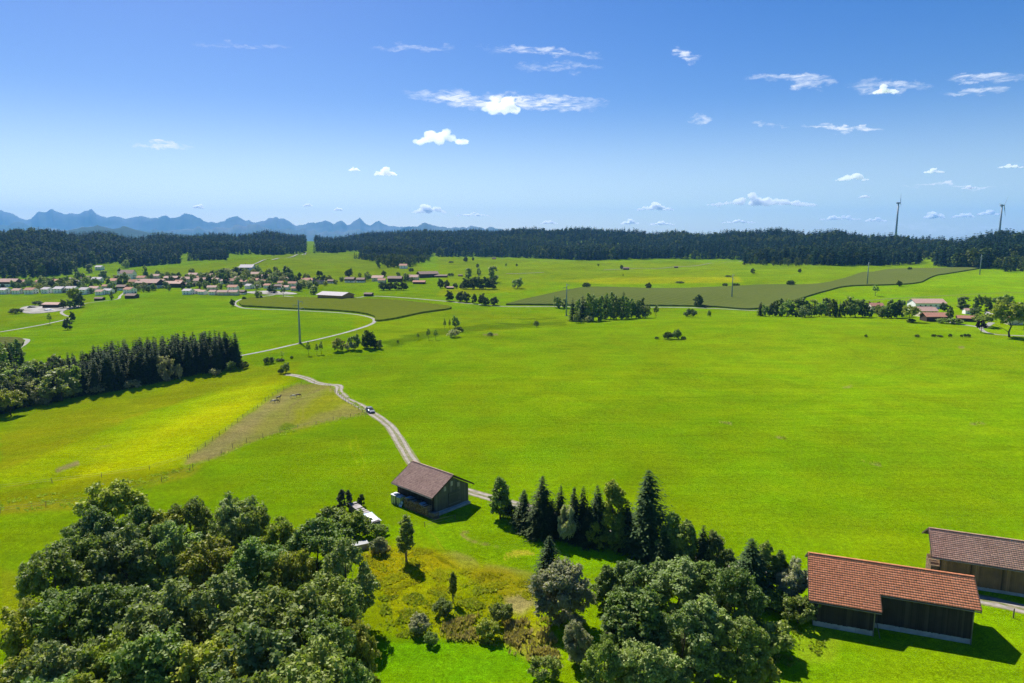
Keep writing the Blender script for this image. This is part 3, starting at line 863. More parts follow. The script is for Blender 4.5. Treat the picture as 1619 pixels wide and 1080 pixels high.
def mid(kind, px, py, hpx, label, group=None, wpx=None, var=None):
    """tree standing at a photograph pixel (its foot), hpx tall and wpx wide in the photograph"""
    p = at(px, py)
    k = _mc.get(kind, 0); _mc[kind] = k + 1
    me = MID[kind][(var if var is not None else k) % len(MID[kind])]
    o = bpy.data.objects.new(MIDN[kind], me)
    mp = mpp(p)
    s = hpx * mp / MIDH[kind]
    if kind == 'open' and (var == 1): s = hpx * mp / 10
    w = s if wpx is None else wpx * mp / (2 * MIDR[kind])
    o.location = p; o.rotation_euler = (0, 0, (k * 2.399) % 6.283); o.scale = (w, w, s)
    link(o)
    return tag(o, label, 'shrub' if kind == 'bush' else 'tree', group)

# ------------------------------------------------------------------ far woods on the hills (one mass)
def far_wood():
    conif = [joined('spruce_tree', spruce_tree(s, 24, r_, 12, 8, L_FAR_C, card=1.9, density=1.0)) for s, r_ in ((51, 3.9), (52, 4.6), (53, 3.4))]
    broad = [joined('broadleaf_tree', broad_tree(s, 19, 6.0, 0.0, 22, 300, 1.9, L_FAR_B, clr=0.32, low=0.9, nl=2)) for s in (54, 55)]
    return conif + broad
FAR_MESH = far_wood()

BL = np.array([(-300, 441), (0, 441), (60, 438), (115, 434), (116.5, 422.5), (190, 424), (230, 421), (284, 417), (285, 401), (400, 402), (430, 404), (486, 400), (487, 370), (497, 370), (498, 399), (540, 401), (545, 399), (556, 397), (575, 400), (577, 408), (600, 410), (630, 413), (676, 413), (681, 402), (688, 398), (689, 406), (740, 406.5), (800, 407), (930, 412), (1000, 410), (1060, 409), (1175, 411), (1176, 417), (1230, 418), (1300, 420), (1400, 420), (1455, 418), (1456, 411), (1476, 411), (1477, 421), (1515, 424), (1560, 425), (1619, 427), (1900, 430)], float)
WOODS = [[(296, 413), (303, 406), (330, 407), (362, 404), (358, 411)],
         [(560, 409), (575, 402), (600, 405), (655, 408), (680, 412), (650, 422), (612, 424), (600, 416)],
         [(1572, 427), (1590, 418), (1650, 416), (1650, 431), (1600, 431)],
         [(1178, 418), (1285, 417), (1280, 421), (1230, 421)]]
def in_poly(px, py, poly):
    P = np.array(poly, float); Q = np.roll(P, -1, axis=0); ins = np.zeros(px.shape, bool)
    for (ax, ay), (bx, by) in zip(P, Q):
        if abs(by - ay) < 1e-9: continue
        ins ^= ((ay > py) != (by > py)) & (px < (bx - ax) * (py - ay) / (by - ay) + ax)
    return ins
pts = []
d = 880.0
while d < 3400:
    lat = 6.4 + 3.2 * (d / 2000)
    n = int(R(100) * d / lat)
    a = np.linspace(-R(50), R(50), n) + rng.uniform(-0.5, 0.5, n) * lat / d
    dd = d + rng.uniform(-5, 5, n)
    pts.append(np.stack([dd * np.sin(a), dd * np.cos(a)], 1))
    d += 8.5 + 6 * (d / 2000)
P = np.concatenate(pts)
PZ = hgt(P[:, 0], P[:, 1]); DD = np.hypot(P[:, 0], P[:, 1])
fu, fv = project(P[:, 0], P[:, 1], PZ)
bl = np.interp(fu, BL[:, 0], BL[:, 1]); dtop = np.interp(fu, _U, T_DT)
keep = (fv < bl) & (DD < dtop + 90)
keep &= ~((fu > 484) & (fu < 499) & (fv > 374))
keep &= ~in_poly(fu, fv, [(145, 419), (190, 415), (198, 424), (140, 424)])
extra = np.zeros(len(P), bool)
for w in WOODS: extra |= in_poly(fu, fv, w)
keep |= extra & (DD < 2200)
P, PZ, DD, fu, fv, extra, bl = P[keep], PZ[keep], DD[keep], fu[keep], fv[keep], extra[keep], bl[keep]
nf = len(P)
patch = np.sin(P[:, 0] / 73 + 1.3 * np.sin(P[:, 1] / 97)) + np.sin(P[:, 1] / 61 + 0.8 * np.sin(P[:, 0] / 49)) + 0.5 * np.sin(P[:, 0] / 23) * np.sin(P[:, 1] / 31)
pb = 0.10 + 0.42 * sstep(0.7, 1.6, patch) + 0.20 * ((fu > 1330) & (fu < 1480) & (fv < 398)) + 0.22 * ((fu < 260) & (fv < 395)) + 0.25 * ((fu > 740) & (fu < 1200) & (fv < 392)) * (patch > 0.3)
pb = np.where(extra & (fu > 590) & (fv > 410), 0.85, pb); pb = np.where(extra & (fu > 1500), 0.9, pb); pb = np.where(extra & (fu > 1100) & (fu < 1300), 0.9, pb)
isb = rng.random(nf) < pb
kind = np.where(isb, 3 + rng.integers(0, 2, nf), rng.integers(0, 3, nf)).astype(np.int32)
scl = rng.uniform(0.66, 1.18, nf) * (1 + 0.20 * np.sin(P[:, 0] / 140) * np.sin(P[:, 1] / 170) + 0.14 * np.sin(P[:, 0] / 31 + 2) * np.sin(P[:, 1] / 43))
scl = np.where(isb, scl * rng.uniform(0.8, 1.1, nf), scl)
scl = np.where(extra, scl * np.where(fu > 1100, 0.62, 0.72), scl)
fm = bpy.data.meshes.new('far_woods')
fm.vertices.add(nf); fm.vertices.foreach_set('co', np.stack([P[:, 0], P[:, 1], PZ - 0.3], 1).astype(np.float32).ravel())
for nm, ty, arr in (('kind', 'INT', kind), ('scl', 'FLOAT', scl.astype(np.float32)), ('rot', 'FLOAT', rng.uniform(0, 6.28, nf).astype(np.float32))):
    at_ = fm.attributes.new(nm, ty, 'POINT'); at_.data.foreach_set('value', arr)
# one real tree of each shape stands at the wood's edge; the mass repeats those shapes
EDGE = [(120, 437, 'tall dark spruce at the left forest corner beyond the village'), (497, 400, 'broad dark spruce on the right of the forest gap'), (1177, 419, 'slim spruce where the right forest edge steps forward'),
        (1484, 420, 'round green tree in front of the spruce forest below the wind turbines'), (600, 424, 'pale bushy tree in front of the dark wood at centre left')]
protos = []
for (px, py, lab), me in zip(EDGE, FAR_MESH):
    o = bpy.data.objects.new('spruce_tree' if 'spruce' in lab and 'round' not in lab else 'broadleaf_tree', me)
    p = at(px, py); o.location = p; s_ = 0.95 if 'round' not in lab else 0.75; o.scale = (s_,) * 3; link(o)
    tag(o, lab, 'tree', 'single trees at the far forest edge'); protos.append(o)
ng = bpy.data.node_groups.new('far_woods', 'GeometryNodeTree')
ng.interface.new_socket('Geometry', in_out='INPUT', socket_type='NodeSocketGeometry')
ng.interface.new_socket('Geometry', in_out='OUTPUT', socket_type='NodeSocketGeometry')
gi = ng.nodes.new('NodeGroupInput'); go = ng.nodes.new('NodeGroupOutput')
jn = ng.nodes.new('GeometryNodeJoinGeometry')
def gattr(nm, ty):
    n = ng.nodes.new('GeometryNodeInputNamedAttribute'); n.data_type = ty; n.inputs[0].default_value = nm; return n.outputs[0]
k_, s_, r_ = gattr('kind', 'INT'), gattr('scl', 'FLOAT'), gattr('rot', 'FLOAT')
cx_ = ng.nodes.new('ShaderNodeCombineXYZ'); ng.links.new(r_, cx_.inputs[2])
for i, po in enumerate(protos):
    cmp_ = ng.nodes.new('FunctionNodeCompare'); cmp_.data_type = 'INT'; cmp_.operation = 'EQUAL'
    ng.links.new(k_, cmp_.inputs[2]); cmp_.inputs[3].default_value = i
    oi = ng.nodes.new('GeometryNodeObjectInfo'); oi.transform_space = 'ORIGINAL'
    oi.inputs['Object'].default_value = po; oi.inputs['As Instance'].default_value = True
    ip = ng.nodes.new('GeometryNodeInstanceOnPoints')
    ng.links.new(gi.outputs[0], ip.inputs['Points']); ng.links.new(cmp_.outputs[0], ip.inputs['Selection'])
    ng.links.new(oi.outputs['Geometry'], ip.inputs['Instance']); ng.links.new(cx_.outputs[0], ip.inputs['Rotation'])
    ng.links.new(s_, ip.inputs['Scale']); ng.links.new(ip.outputs[0], jn.inputs[0])
ng.links.new(jn.outputs[0], go.inputs[0])
fw = link(bpy.data.objects.new('forest', fm))
md = fw.modifiers.new('trees', 'NODES'); md.node_group = ng
tag(fw, 'dark spruce forest covering the far hills along the horizon', 'forest', kind='stuff')

# ------------------------------------------------------------------ draped sheets: roads and crops
def smooth_path(pts, step):
    p = np.array([(v.x, v.y) for v in pts])
    n = len(p); out_ = []
    for i in range(n - 1):
        p0, p1, p2, p3 = p[max(i - 1, 0)], p[i], p[i + 1], p[min(i + 2, n - 1)]
        k = max(2, int(np.linalg.norm(p2 - p1) / step))
        for t in np.linspace(0, 1, k, endpoint=False):
            out_.append(0.5 * (2 * p1 + (p2 - p0) * t + (2 * p0 - 5 * p1 + 4 * p2 - p3) * t * t + (3 * p1 - p0 - 3 * p2 + p3) * t ** 3))
    out_.append(p[-1])
    return np.array(out_)

def ribbon(name, pix, cuts, mats, step=1.5, lift=0.03, wob_amt=0.0, world_pts=None, seed=0):
    """cuts: offsets across the way; mats: one per strip between them"""
    rg = np.random.default_rng(seed)
    c = smooth_path(world_pts or [at(*q) for q in pix], step)
    t = np.gradient(c, axis=0); t /= np.linalg.norm(t, axis=1)[:, None] + 1e-9
    nrm = np.stack([-t[:, 1], t[:, 0]], 1)
    V = []
    for j, o_ in enumerate(cuts):
        w = np.convolve(rg.normal(size=len(c) + 8), np.ones(9) / 9, 'valid') * wob_amt * 2.2
        q = c + nrm * (o_ + w)[:, None]
        dist = np.hypot(q[:, 0], q[:, 1])
        V.append(np.stack([q[:, 0], q[:, 1], hgt(q[:, 0], q[:, 1]) + lift + 6e-5 * dist * (dist > 150)], 1))
    V = np.array(V); k, n, _ = V.shape
    F_ = []; mi = []
    for j in range(k - 1):
        for i in range(n - 1):
            F_.append((j * n + i, j * n + i + 1, (j + 1) * n + i + 1, (j + 1) * n + i)); mi.append(j)
    ms = list(dict.fromkeys(mats))
    me = mesh_np(name, V.reshape(-1, 3), np.array(F_)[:, ::-1], ms)
    me.polygons.foreach_set('material_index', [ms.index(mats[j]) for j in mi])
    return tag(link(bpy.data.objects.new(name, me)), kind='structure')

M_GRAVEL = simple('gravel', (0.31, 0.275, 0.24), 0.95, 0.1, scale=0.9, col2=(0.20, 0.18, 0.15), bump=0.3)
M_PATH = simple('paved_path', (0.28, 0.27, 0.235), 0.9, 0.1, scale=0.25, col2=(0.21, 0.205, 0.17))
M_VERGE = simple('grassy_middle', (0.10, 0.125, 0.03), 0.95, 0.05, scale=1.4, col2=(0.22, 0.19, 0.13))
M_EDGE = simple('worn_verge', (0.13, 0.15, 0.04), 0.95, 0.05, scale=1.1, col2=(0.20, 0.18, 0.10))
TRACK = [(452, 592), (468, 594), (484, 598), (497, 604), (515, 608), (531, 609), (536.5, 612), (536, 619), (545, 628), (562, 638), (585, 652), (603, 663), (618, 676), (630, 694), (641, 712), (652, 729), (668, 748), (700, 766), (742, 777), (790, 791), (830, 801), (900, 822), (1000, 855), (1120, 884), (1250, 908), (1400, 928), (1545, 947), (1619, 963), (1700, 984)]
ribbon('farm_track', TRACK, [-1.6, -1.2, -0.42, 0.38, 1.18, 1.55], [M_EDGE, M_GRAVEL, M_VERGE, M_GRAVEL, M_EDGE], 1.0, 0.02, 0.14, seed=1)
ribbon('field_road', [(372, 564), (420, 555), (460, 546), (510, 535), (560, 522), (584, 514), (592, 508.5), (587, 502.5), (560, 497), (510, 493), (450, 490), (400, 488.5), (380, 486), (371, 480.5), (377, 475), (392, 471.5), (430, 467), (447, 462)], [-1.15, 1.15], [M_PATH], 3, 0.05)
ribbon('village_road', [(447, 468), (500, 471), (560, 471), (583, 468.5), (640, 471), (700, 476), (740, 480), (800, 484.8), (900, 485), (1050, 486), (1130, 488), (1200, 491.5), (1290, 493)], [-1.2, 1.2], [M_PATH], 4, 0.06)
ribbon('pond_road', [(0, 525), (40, 518.5), (75, 512), (108, 504.5), (116, 502), (104, 499), (97, 494), (106, 489), (125, 484), (135, 480), (160, 476.5), (186, 473), (190, 468), (196, 463)], [-1.1, 1.1], [M_PATH], 3, 0.06)
ribbon('left_lane', [(0, 534), (22, 535.5), (43, 537), (39, 544), (20, 556)], [-1.2, 1.2], [M_PATH], 3, 0.06)
ribbon('hill_road', [(375, 423), (410, 415), (440, 409), (470, 403), (484, 399.5)], [-1.5, 1.5], [M_PATH], 8, 0.8)
ribbon('far_lane', [(955, 427), (1000, 425), (1060, 423), (1110, 419), (1150, 415), (1172, 413)], [-1.15, 1.15], [M_PATH], 8, 0.3)
ribbon('west_lane', [(800, 433), (830, 432.5), (860, 431)], [-1.15, 1.15], [M_PATH], 8, 0.3)
ribbon('hamlet_road', [(1460, 505), (1490, 508), (1520, 513), (1546, 517), (1553, 518.5), (1562, 514), (1568, 510)], [-1.6, 1.6], [M_PATH], 3, 0.05)
ribbon('hamlet_lane', [(1550, 518.5), (1557, 525), (1575, 529), (1600, 530.5), (1640, 532)], [-1.15, 1.15], [M_PATH], 3, 0.055)
ribbon('far_path', [(1290, 487), (1400, 473), (1619, 463)], [-0.8, 0.8], [M_EDGE], 6, 0.08)

def crop_field(name, pix, height, mat, grid, label, rowdir=0.0, rough=0.12):
    W = [at(*q) for q in pix]
    B = smooth_path(W + [W[0]], 6.0)[:-1]
    lo, hi = B.min(0), B.max(0)
    gx = np.arange(lo[0], hi[0], grid); gy = np.arange(lo[1], hi[1], grid)
    X, Y = np.meshgrid(gx, gy); X = X.ravel() + rng.uniform(-.3, .3, X.size) * grid; Y = Y.ravel() + rng.uniform(-.3, .3, Y.size) * grid
    ok = in_poly(X, Y, B)
    dmin = np.min(np.hypot(X[ok][:, None] - B[None, :, 0], Y[ok][:, None] - B[None, :, 1]), axis=1)
    X, Y = X[ok][dmin > 2.5], Y[ok][dmin > 2.5]
    vin = [Vector(b) for b in B] + [Vector(q) for q in zip(X, Y)]
    nb = len(B)
    vo, eo, fo, *_ = delaunay_2d_cdt(vin, [(i, (i + 1) % nb) for i in range(nb)], [], 1, 1e-4)
    vo = np.array([(v[0], v[1]) for v in vo])
    z = hgt(vo[:, 0], vo[:, 1]) + height + rng.uniform(-rough, rough, len(vo))
    V = [tuple(v) + (zz,) for v, zz in zip(vo, z)]
    F_ = [tuple(f) for f in fo]
    n0 = len(V)
    dirs = {}
    for f in F_:
        for a, b in zip(f, f[1:] + f[:1]):
            dirs[(a, b)] = 1
    low = {}
    def lower(i):
        if i not in low:
            low[i] = len(V); V.append((V[i][0], V[i][1], h1(V[i][0], V[i][1]) - 0.2))
        return low[i]
    side = [(a, b) for (a, b) in dirs if (b, a) not in dirs]
    for a, b in side: F_.append((b, a, lower(a), lower(b)))
    me = bpy.data.meshes.new(name); me.from_pydata(V, [], F_); me.materials.append(mat); me.update()
    bm = bmesh.new(); bm.from_mesh(me); bmesh.ops.recalc_face_normals(bm, faces=bm.faces); bm.to_mesh(me); bm.free()
    return tag(link(bpy.data.objects.new(name, me)), label, 'corn field', kind='stuff')

def corn_mat(name, c1, c2, rot):
    m, nt, out = new_mat(name)
    geo = N(nt, 'ShaderNodeNewGeometry'); pos = geo.outputs['Position']
    mp = N(nt, 'ShaderNodeMapping'); mp.inputs['Rotation'].default_value = (0, 0, rot)
    nt.links.new(pos, mp.inputs['Vector'])
    wv = N(nt, 'ShaderNodeTexWave', Scale=0.045, Distortion=0.8, Detail=2.0); wv.inputs['Detail Scale'].default_value = 0.6
    nt.links.new(mp.outputs[0], wv.inputs['Vector'])
    f = ramp(nt, noise(nt, pos, 0.5, 5.0, 0.75), 0.25, 0.75)
    c = mixc(nt, f, c1, c2)
    c = mixc(nt, ramp(nt, wv.outputs['Fac'], 0, 1, 0, 0.6), c, tuple(k * 0.62 for k in c1))
    c = mixc(nt, ramp(nt, noise(nt, pos, 0.02, 3.0), 0.35, 0.65, 0, 0.35), c, tuple(k * 0.8 for k in c2))
    b = N(nt, 'ShaderNodeBsdfDiffuse', Roughness=0.5); nt.links.new(c, b.inputs['Color'])
    bp = N(nt, 'ShaderNodeBump', Strength=0.6, Distance=0.35)
    nt.links.new(noise(nt, pos, 1.2, 4.0, 0.8), bp.inputs['Height']); nt.links.new(bp.outputs[0], b.inputs['Normal'])
    nt.links.new(b.outputs[0], out.inputs['Surface'])
    return m
crop_field('corn_field', [(383, 485), (378, 480), (386, 474), (410, 471.5), (470, 471.5), (530, 473.5), (620, 476), (680, 482), (714, 488), (660, 497), (599, 508.5), (592, 502), (570, 496), (520, 491.5), (450, 488.5)], 1.3, corn_mat('corn', (0.130, 0.165, 0.010), (0.190, 0.220, 0.020), R(64)), 5.0, 'dark green corn field in the road bend below the village')
crop_field('corn_field', [(800, 482.5), (845, 471), (900, 459), (945, 455), (1060, 457), (1205, 451.5), (1300, 449), (1345, 438), (1395, 428), (1470, 425), (1548, 424.5), (1500, 433), (1470, 440), (1440, 449.5), (1345, 453), (1310, 460), (1275, 470), (1200, 489), (1130, 486), (1040, 484), (905, 483.5)], 1.2, corn_mat('corn_olive', (0.112, 0.148, 0.026), (0.165, 0.190, 0.042), R(-40)), 8.0, 'long olive corn field running across the slope behind the crest')
crop_field('corn_field', [(-20, 537), (24, 537), (38, 541), (33, 550), (15, 560), (-20, 566)], 1.6, corn_mat('corn_left', (0.11, 0.13, 0.024), (0.18, 0.19, 0.05), R(20)), 4.0, 'small olive crop field at the left edge behind the dark trees')

# ------------------------------------------------------------------ spruce wood in the valley at left
def in_world_poly(pix):
    return np.array([(v.x, v.y) for v in (at(*q) for q in pix)])
WB = in_world_poly([(-60, 672), (0, 655), (60, 640), (130, 628), (200, 615), (300, 596), (372, 582), (379, 573), (340, 570), (250, 580), (170, 592), (100, 602), (40, 612), (-60, 628)])
lo, hi = WB.min(0), WB.max(0)
X, Y = np.meshgrid(np.arange(lo[0], hi[0], 3.1), np.arange(lo[1], hi[1], 3.6))
X = X + (np.arange(X.shape[0]) % 2)[:, None] * 1.7
X = X.ravel() + rng.uniform(-1.5, 1.5, X.size); Y = Y.ravel() + rng.uniform(-1.7, 1.7, Y.size)
ok = in_poly(X, Y, WB); X, Y = X[ok], Y[ok]
wu, wv_ = project(X, Y, hgt(X, Y))
order = np.argsort(np.hypot(X, Y))
nsp = 0
for i in order:
    x, y, u_ = X[i], Y[i], wu[i]
    pbr = 0.8 if u_ < 70 else (0.35 if u_ < 150 else 0.06)
    if rng.random() < pbr:
        k = rng.integers(0, 6)
        me = (MID['round'] + MID['tall'] + MID['pale'])[[0, 2, 4, 5, 7, 1][k]]
        hh = rng.uniform(8, 13); s = hh / (14 if k in (2, 3) else 10)
        o = bpy.data.objects.new('broadleaf_tree', me); o.scale = (s, s, s)
        tag(o, 'leafy broadleaf tree mixed into the left end of the valley spruce wood', 'tree', 'broadleaf trees in the valley wood')
    else:
        me = MID['spruce'][int(rng.integers(0, 3))]
        s = rng.uniform(0.76, 0.86) * (1.0 if u_ > 150 else 0.80)
        o = bpy.data.objects.new('spruce_tree', me); o.scale = (s * 1.28, s * 1.28, s)
        tag(o, 'dark spruce in the dense valley wood at left', 'tree', 'spruces in the valley wood')
        nsp += 1
    o.location = (x, y, h1(x, y) - 0.2); o.rotation_euler = (0, 0, rng.uniform(0, 6.28)); link(o)
mid('pale', 263, 603, 46, 'pale silvery tree in front of the spruce wood, tallest pale crown there', wpx=30, var=0)
mid('bush', 283, 600, 24, 'narrow pale bush just right of the tall silvery tree', wpx=10, var=2)
mid('pale', 98, 634, 52, 'big rounded grey-green tree bulging out of the valley wood', wpx=58, var=1)
mid('pale', 48, 642, 42, 'silvery tree at the left foot of the valley wood', wpx=36, var=0)
mid('open', 18, 658, 42, 'yellow-green tree at the lower left corner of the valley wood', wpx=40, var=0)
mid('bush', 68, 641, 14, 'low pale bush at the foot of the valley wood', wpx=26, var=2)
mid('bush', 155, 622, 17, 'grey-green shrub with a spiky top before the dark spruces', wpx=28, var=2)
mid('bush', 210, 614, 13, 'straw coloured round bush before the dark spruces', wpx=22, var=2)
mid('round', 376, 577, 22, 'small dark tree at the right end of the valley wood', wpx=14, var=1)
mid('bush', 365, 586, 13, 'light green round bush at the right end of the valley wood', wpx=17, var=1)
mid('bush', 384, 583, 11, 'dark low bush on the field corner right of the valley wood', wpx=18, var=0)
mid('bush', 340, 594, 11, 'brownish bush under the last spruces of the valley wood', wpx=18, var=2)
for x_, y_, h_ in ((4, 590, 46), (16, 583, 42), (27, 578, 44), (36, 580, 34), (12, 578, 40), (0, 580, 44)):
    mid('spruce' if h_ < 44 else 'tall', x_, y_, h_, '%s dark tree in the clump at the left edge above the valley wood' % ('tall' if h_ >= 44 else 'pointed'), 'trees of the dark left-edge clump', var=0)

# ------------------------------------------------------------------ wind turbines, power poles
M_TURB = simple('turbine_coat', (0.13, 0.15, 0.18), 0.5, 0.4, var=0.1, scale=0.05)
M_TURBD = simple('turbine_nacelle', (0.08, 0.09, 0.11), 0.5, 0.4, var=0.1, scale=0.3)
def turbine(hx, hy, dist, blade, angles, yaw, label):
    rx, ry, rz = ray(hx, hy); t = dist / ry
    hub = Vector((rx * t, ry * t, CAM_H + rz * t))
    zb = h1(hub.x, hub.y)
    e = empty('wind_turbine', (hub.x, hub.y, zb)); Hh = hub.z - zb
    tag(e, label, 'wind turbine', 'wind turbines on the forest ridge')
    mb = MB(); mb.tube([(0, 0, -1), (0, 0, Hh * 0.5), (0, 0, Hh - 1.6)], [4.2, 3.3, 2.2], 20); mb.build('tower', M_TURB, e, True)
    rot = Matrix.Rotation(yaw, 3, 'Z')
    mb = MB(); mb.tube([rot @ Vector((0, y_, 0)) + Vector((0, 0, Hh)) for y_ in (-5, -4, 2, 6, 7.5)], [1.6, 2.6, 2.9, 2.3, 0.8], 12); mb.build('nacelle', M_TURBD, e, True)
    mb = MB(); mb.tube([rot @ Vector((0, y_, 0)) + Vector((0, 0, Hh)) for y_ in (-8.2, -7.4, -5)], [0.4, 1.6, 2.0], 12); hb = mb.build('hub', M_TURBD, e, True)
    for a in angles:
        dirv = Vector((math.sin(R(a)), 0, math.cos(R(a)))); chord = Vector((math.cos(R(a)), 0.35, -math.sin(R(a)))).normalized(); th = dirv.cross(chord)
        V = []; sec = [(0.0, 1.1, 1.1), (0.08, 1.9, 0.8), (0.2, 2.4, 0.5), (0.6, 1.4, 0.25), (0.95, 0.6, 0.1), (1.0, 0.15, 0.04)]
        for s_, c_, h_ in sec:
            for q in range(8):
                an = q / 8 * 6.283
                V.append(rot @ (dirv * (1.5 + s_ * blade) + chord * math.cos(an) * c_ * 0.75 + th * math.sin(an) * h_ * 0.75 + Vector((0, -6.6, 0))) + Vector((0, 0, Hh)))
        F_ = [(i * 8 + j, i * 8 + (j + 1) % 8, (i + 1) * 8 + (j + 1) % 8, (i + 1) * 8 + j) for i in range(5) for j in range(8)] + [tuple(range(40, 48))]
        mb = MB(); mb.add(V, F_); mb.build('blade', M_TURB, e, True)
turbine(1420.5, 321, 2500, 36, (8, 128, 248), R(68), 'left wind turbine above the forest, its rotor seen nearly edge-on')
turbine(1584.5, 325, 2450, 40, (37, 157, 277), R(32), 'right wind turbine by the frame edge with one blade pointing up right')

M_POLE = simple('pole_metal', (0.20, 0.26, 0.27), 0.6, 0.3, var=0.2, scale=0.6)
M_INS = simple('insulator', (0.30, 0.31, 0.30), 0.4, 0.5, var=0.1)
def power_pole(px, py, hpx, rz, label):
    p = at(px, py); H = hpx * mpp(p)
    e = empty('power_pole', p, rz); tag(e, label, 'power pole', 'power poles crossing the fields')
    mb = MB(); mb.tube([(0, 0, -0.5), (0, 0, H * 0.5), (0, 0, H)], [0.62, 0.45, 0.22], 8); mb.build('mast', M_POLE, e, True)
    for z_, s_, L in ((0.955, 1, 2.2), (0.88, -1, 2.6), (0.80, 1, 2.8)):
        mb = MB(); mb.tube([(0, 0, H * z_), (s_ * L, 0, H * z_ + 0.25)], [0.16, 0.08], 6)
        mb.tube([(0, 0, H * z_ - 0.7), (s_ * L * 0.8, 0, H * z_ + 0.15)], [0.07, 0.06], 5)
        arm = mb.build('crossarm', M_POLE, e)
        mb = MB()
        mb.tube([(s_ * L, 0, H * z_ + 0.2), (s_ * L, 0, H * z_ - 1.0)], [0.10, 0.13], 8); mb.build('insulator', M_INS, arm)
    mb = MB(); mb.box((0, 0, 0.1), (1.8, 1.8, 0.5)); mb.build('foundation', M_PATH, e)
power_pole(474.5, 543, 69, R(35), 'tall grey power pole by the field road, nearest of the row')
power_pole(895.5, 499.5, 51, R(30), 'grey power pole in front of the central spruce clump')
power_pole(1157, 471.5, 38, R(30), 'grey power pole standing in the middle of the olive corn field')
power_pole(1371, 450.5, 36, R(30), 'grey power pole at the lower edge of the olive corn field')
power_pole(1549, 434, 31, R(30), 'farthest grey power pole at the forest edge on the right')

# ------------------------------------------------------------------ clouds (far beyond and above the haze)
def cloud_mat(dens):
    m, nt, out = new_mat('cloud')
    pvc = N(nt, 'ShaderNodeVolumePrincipled', Density=dens, Anisotropy=0.35)
    pvc.inputs['Color'].default_value = (0.995, 0.995, 0.995, 1)
    nt.links.new(pvc.outputs[0], out.inputs['Volume'])
    return m
ctex = bpy.data.textures.new('cloud_lumps', 'CLOUDS'); ctex.noise_scale = 70; ctex.noise_depth = 3
ctex2 = bpy.data.textures.new('cloud_wisps', 'CLOUDS'); ctex2.noise_scale = 28; ctex2.noise_depth = 2
def cloud(px, py, wpx, hpx, label, seed, wisp=0.0):
    rg = np.random.default_rng(seed)
    el = (380.7 - py) / FPX
    dist = min(1350 / el, 25000)
    rx, ry, rz = ray(px, py); t = dist / ry
    c = Vector((rx * t, ry * t, CAM_H + rz * t)); s = dist / FPX * 1.0
    W, Hh = wpx * s, hpx * s
    bm = bmesh.new()
    n = int(10 + 12 * min(4.0, wpx / max(hpx, 1)))
    for i in range(n):
        fx = rg.uniform(-1, 1); prof = (1 - abs(fx) ** 1.6) * (0.55 + 0.45 * math.sin(fx * 4 + seed) ** 2)
        r_ = Hh * rg.uniform(0.16, 0.36) * (0.45 + 0.55 * prof)
        z_ = -Hh * 0.35 + r_ * 0.55 + rg.uniform(0, 1) * max(0, prof * Hh * 0.85 - r_)
        M = Matrix.Translation((fx * (W * 0.5 - r_ * 0.8), rg.uniform(-0.8, 0.8) * Hh * 0.6, z_)) @ Matrix.Diagonal((r_ * 1.25, r_ * 1.2, r_ * 0.82, 1))
        bmesh.ops.create_icosphere(bm, subdivisions=2, radius=1.0, matrix=M)
    me = bpy.data.meshes.new('cloud'); bm.to_mesh(me); bm.free()
    o = bpy.data.objects.new('cloud', me); link(o); o.location = c
    rm = o.modifiers.new('r', 'REMESH'); rm.mode = 'VOXEL'; rm.voxel_size = max(W / 90, Hh / 34)
    k = Hh / 220.0
    for tx, st in ((ctex, 0.20), (ctex2, 0.11)):
        dm = o.modifiers.new('d', 'DISPLACE'); dm.texture = tx; dm.strength = Hh * st; dm.mid_level = 0.55; dm.texture_coords = 'LOCAL'
    dg = bpy.context.evaluated_depsgraph_get(); dg.update()
    me2 = bpy.data.meshes.new_from_object(o.evaluated_get(dg))
    o.modifiers.clear(); o.data = me2
    me2.materials.clear(); me2.materials.append(cloud_mat((2.6 if el > 0.07 else 5.0) / Hh))
    tag(o, label, 'cloud', 'small fair-weather clouds')
CLOUDS = [(790, 165, 62, 34, 'bright lumpy cloud inside the long streak, highest at centre'), (697, 216, 88, 30, 'puffy white cloud below the long streak'), (609, 272, 40, 15, 'small oval cloud left of centre'),
          (678, 330, 56, 18, 'low puffy cloud above the wooded ridge at centre'), (313, 326, 20, 9, 'tiny cloud above the blue mountains'), (1036, 327, 58, 15, 'flat-based cloud low above the central forest'),
          (1204, 317, 176, 24, 'longest flat cloud bank right of centre'), (1347, 280, 48, 15, 'rounded cloud up left of the left turbine'), (996, 351, 30, 10, 'small low cloud touching the forest horizon'), (1047, 353, 42, 8, 'thin low cloud just right of a small one at the horizon'),
          (1327, 344, 64, 11, 'flat cloud at left of the left turbine'), (1384, 347, 34, 9, 'small flat cloud next to the left turbine mast'), (1478, 340, 32, 14, 'rounded cloud between the turbines, nearest the left one'), (1524, 340, 38, 11, 'cloud in the middle between the turbines'),
          (1562, 336, 32, 11, 'cloud close left of the right turbine mast'), (1399, 142, 36, 15, 'bright compact cloud high on the right'), (1598, 262, 38, 9, 'cloud at the right frame edge above the turbine'), (1367, 310, 15, 7, 'tiny puff below the rounded cloud by the left turbine'),
          (1476, 270, 30, 9, 'ragged small cloud high between the turbines'), (1535, 296, 32, 7, 'thin small cloud just under the vapour streak'), (868, 351, 28, 8, 'faint small cloud low over the centre ridge'), (1168, 350, 54, 8, 'low flat cloud under the long cloud bank'),
          (535, 330, 15, 8, 'tiny round cloud left of the low puffy one'), (487, 324, 15, 6, 'tiny flat cloud over the mountain gap'), (748, 339, 52, 7, 'thin flat cloud right of the low puffy one'), (560, 267, 18, 9, 'faint puff left of the small oval cloud')]
for i, (x_, y_, w_, h_, lab) in enumerate(CLOUDS):
    cloud(x_, y_, w_, h_, lab, 100 + i)

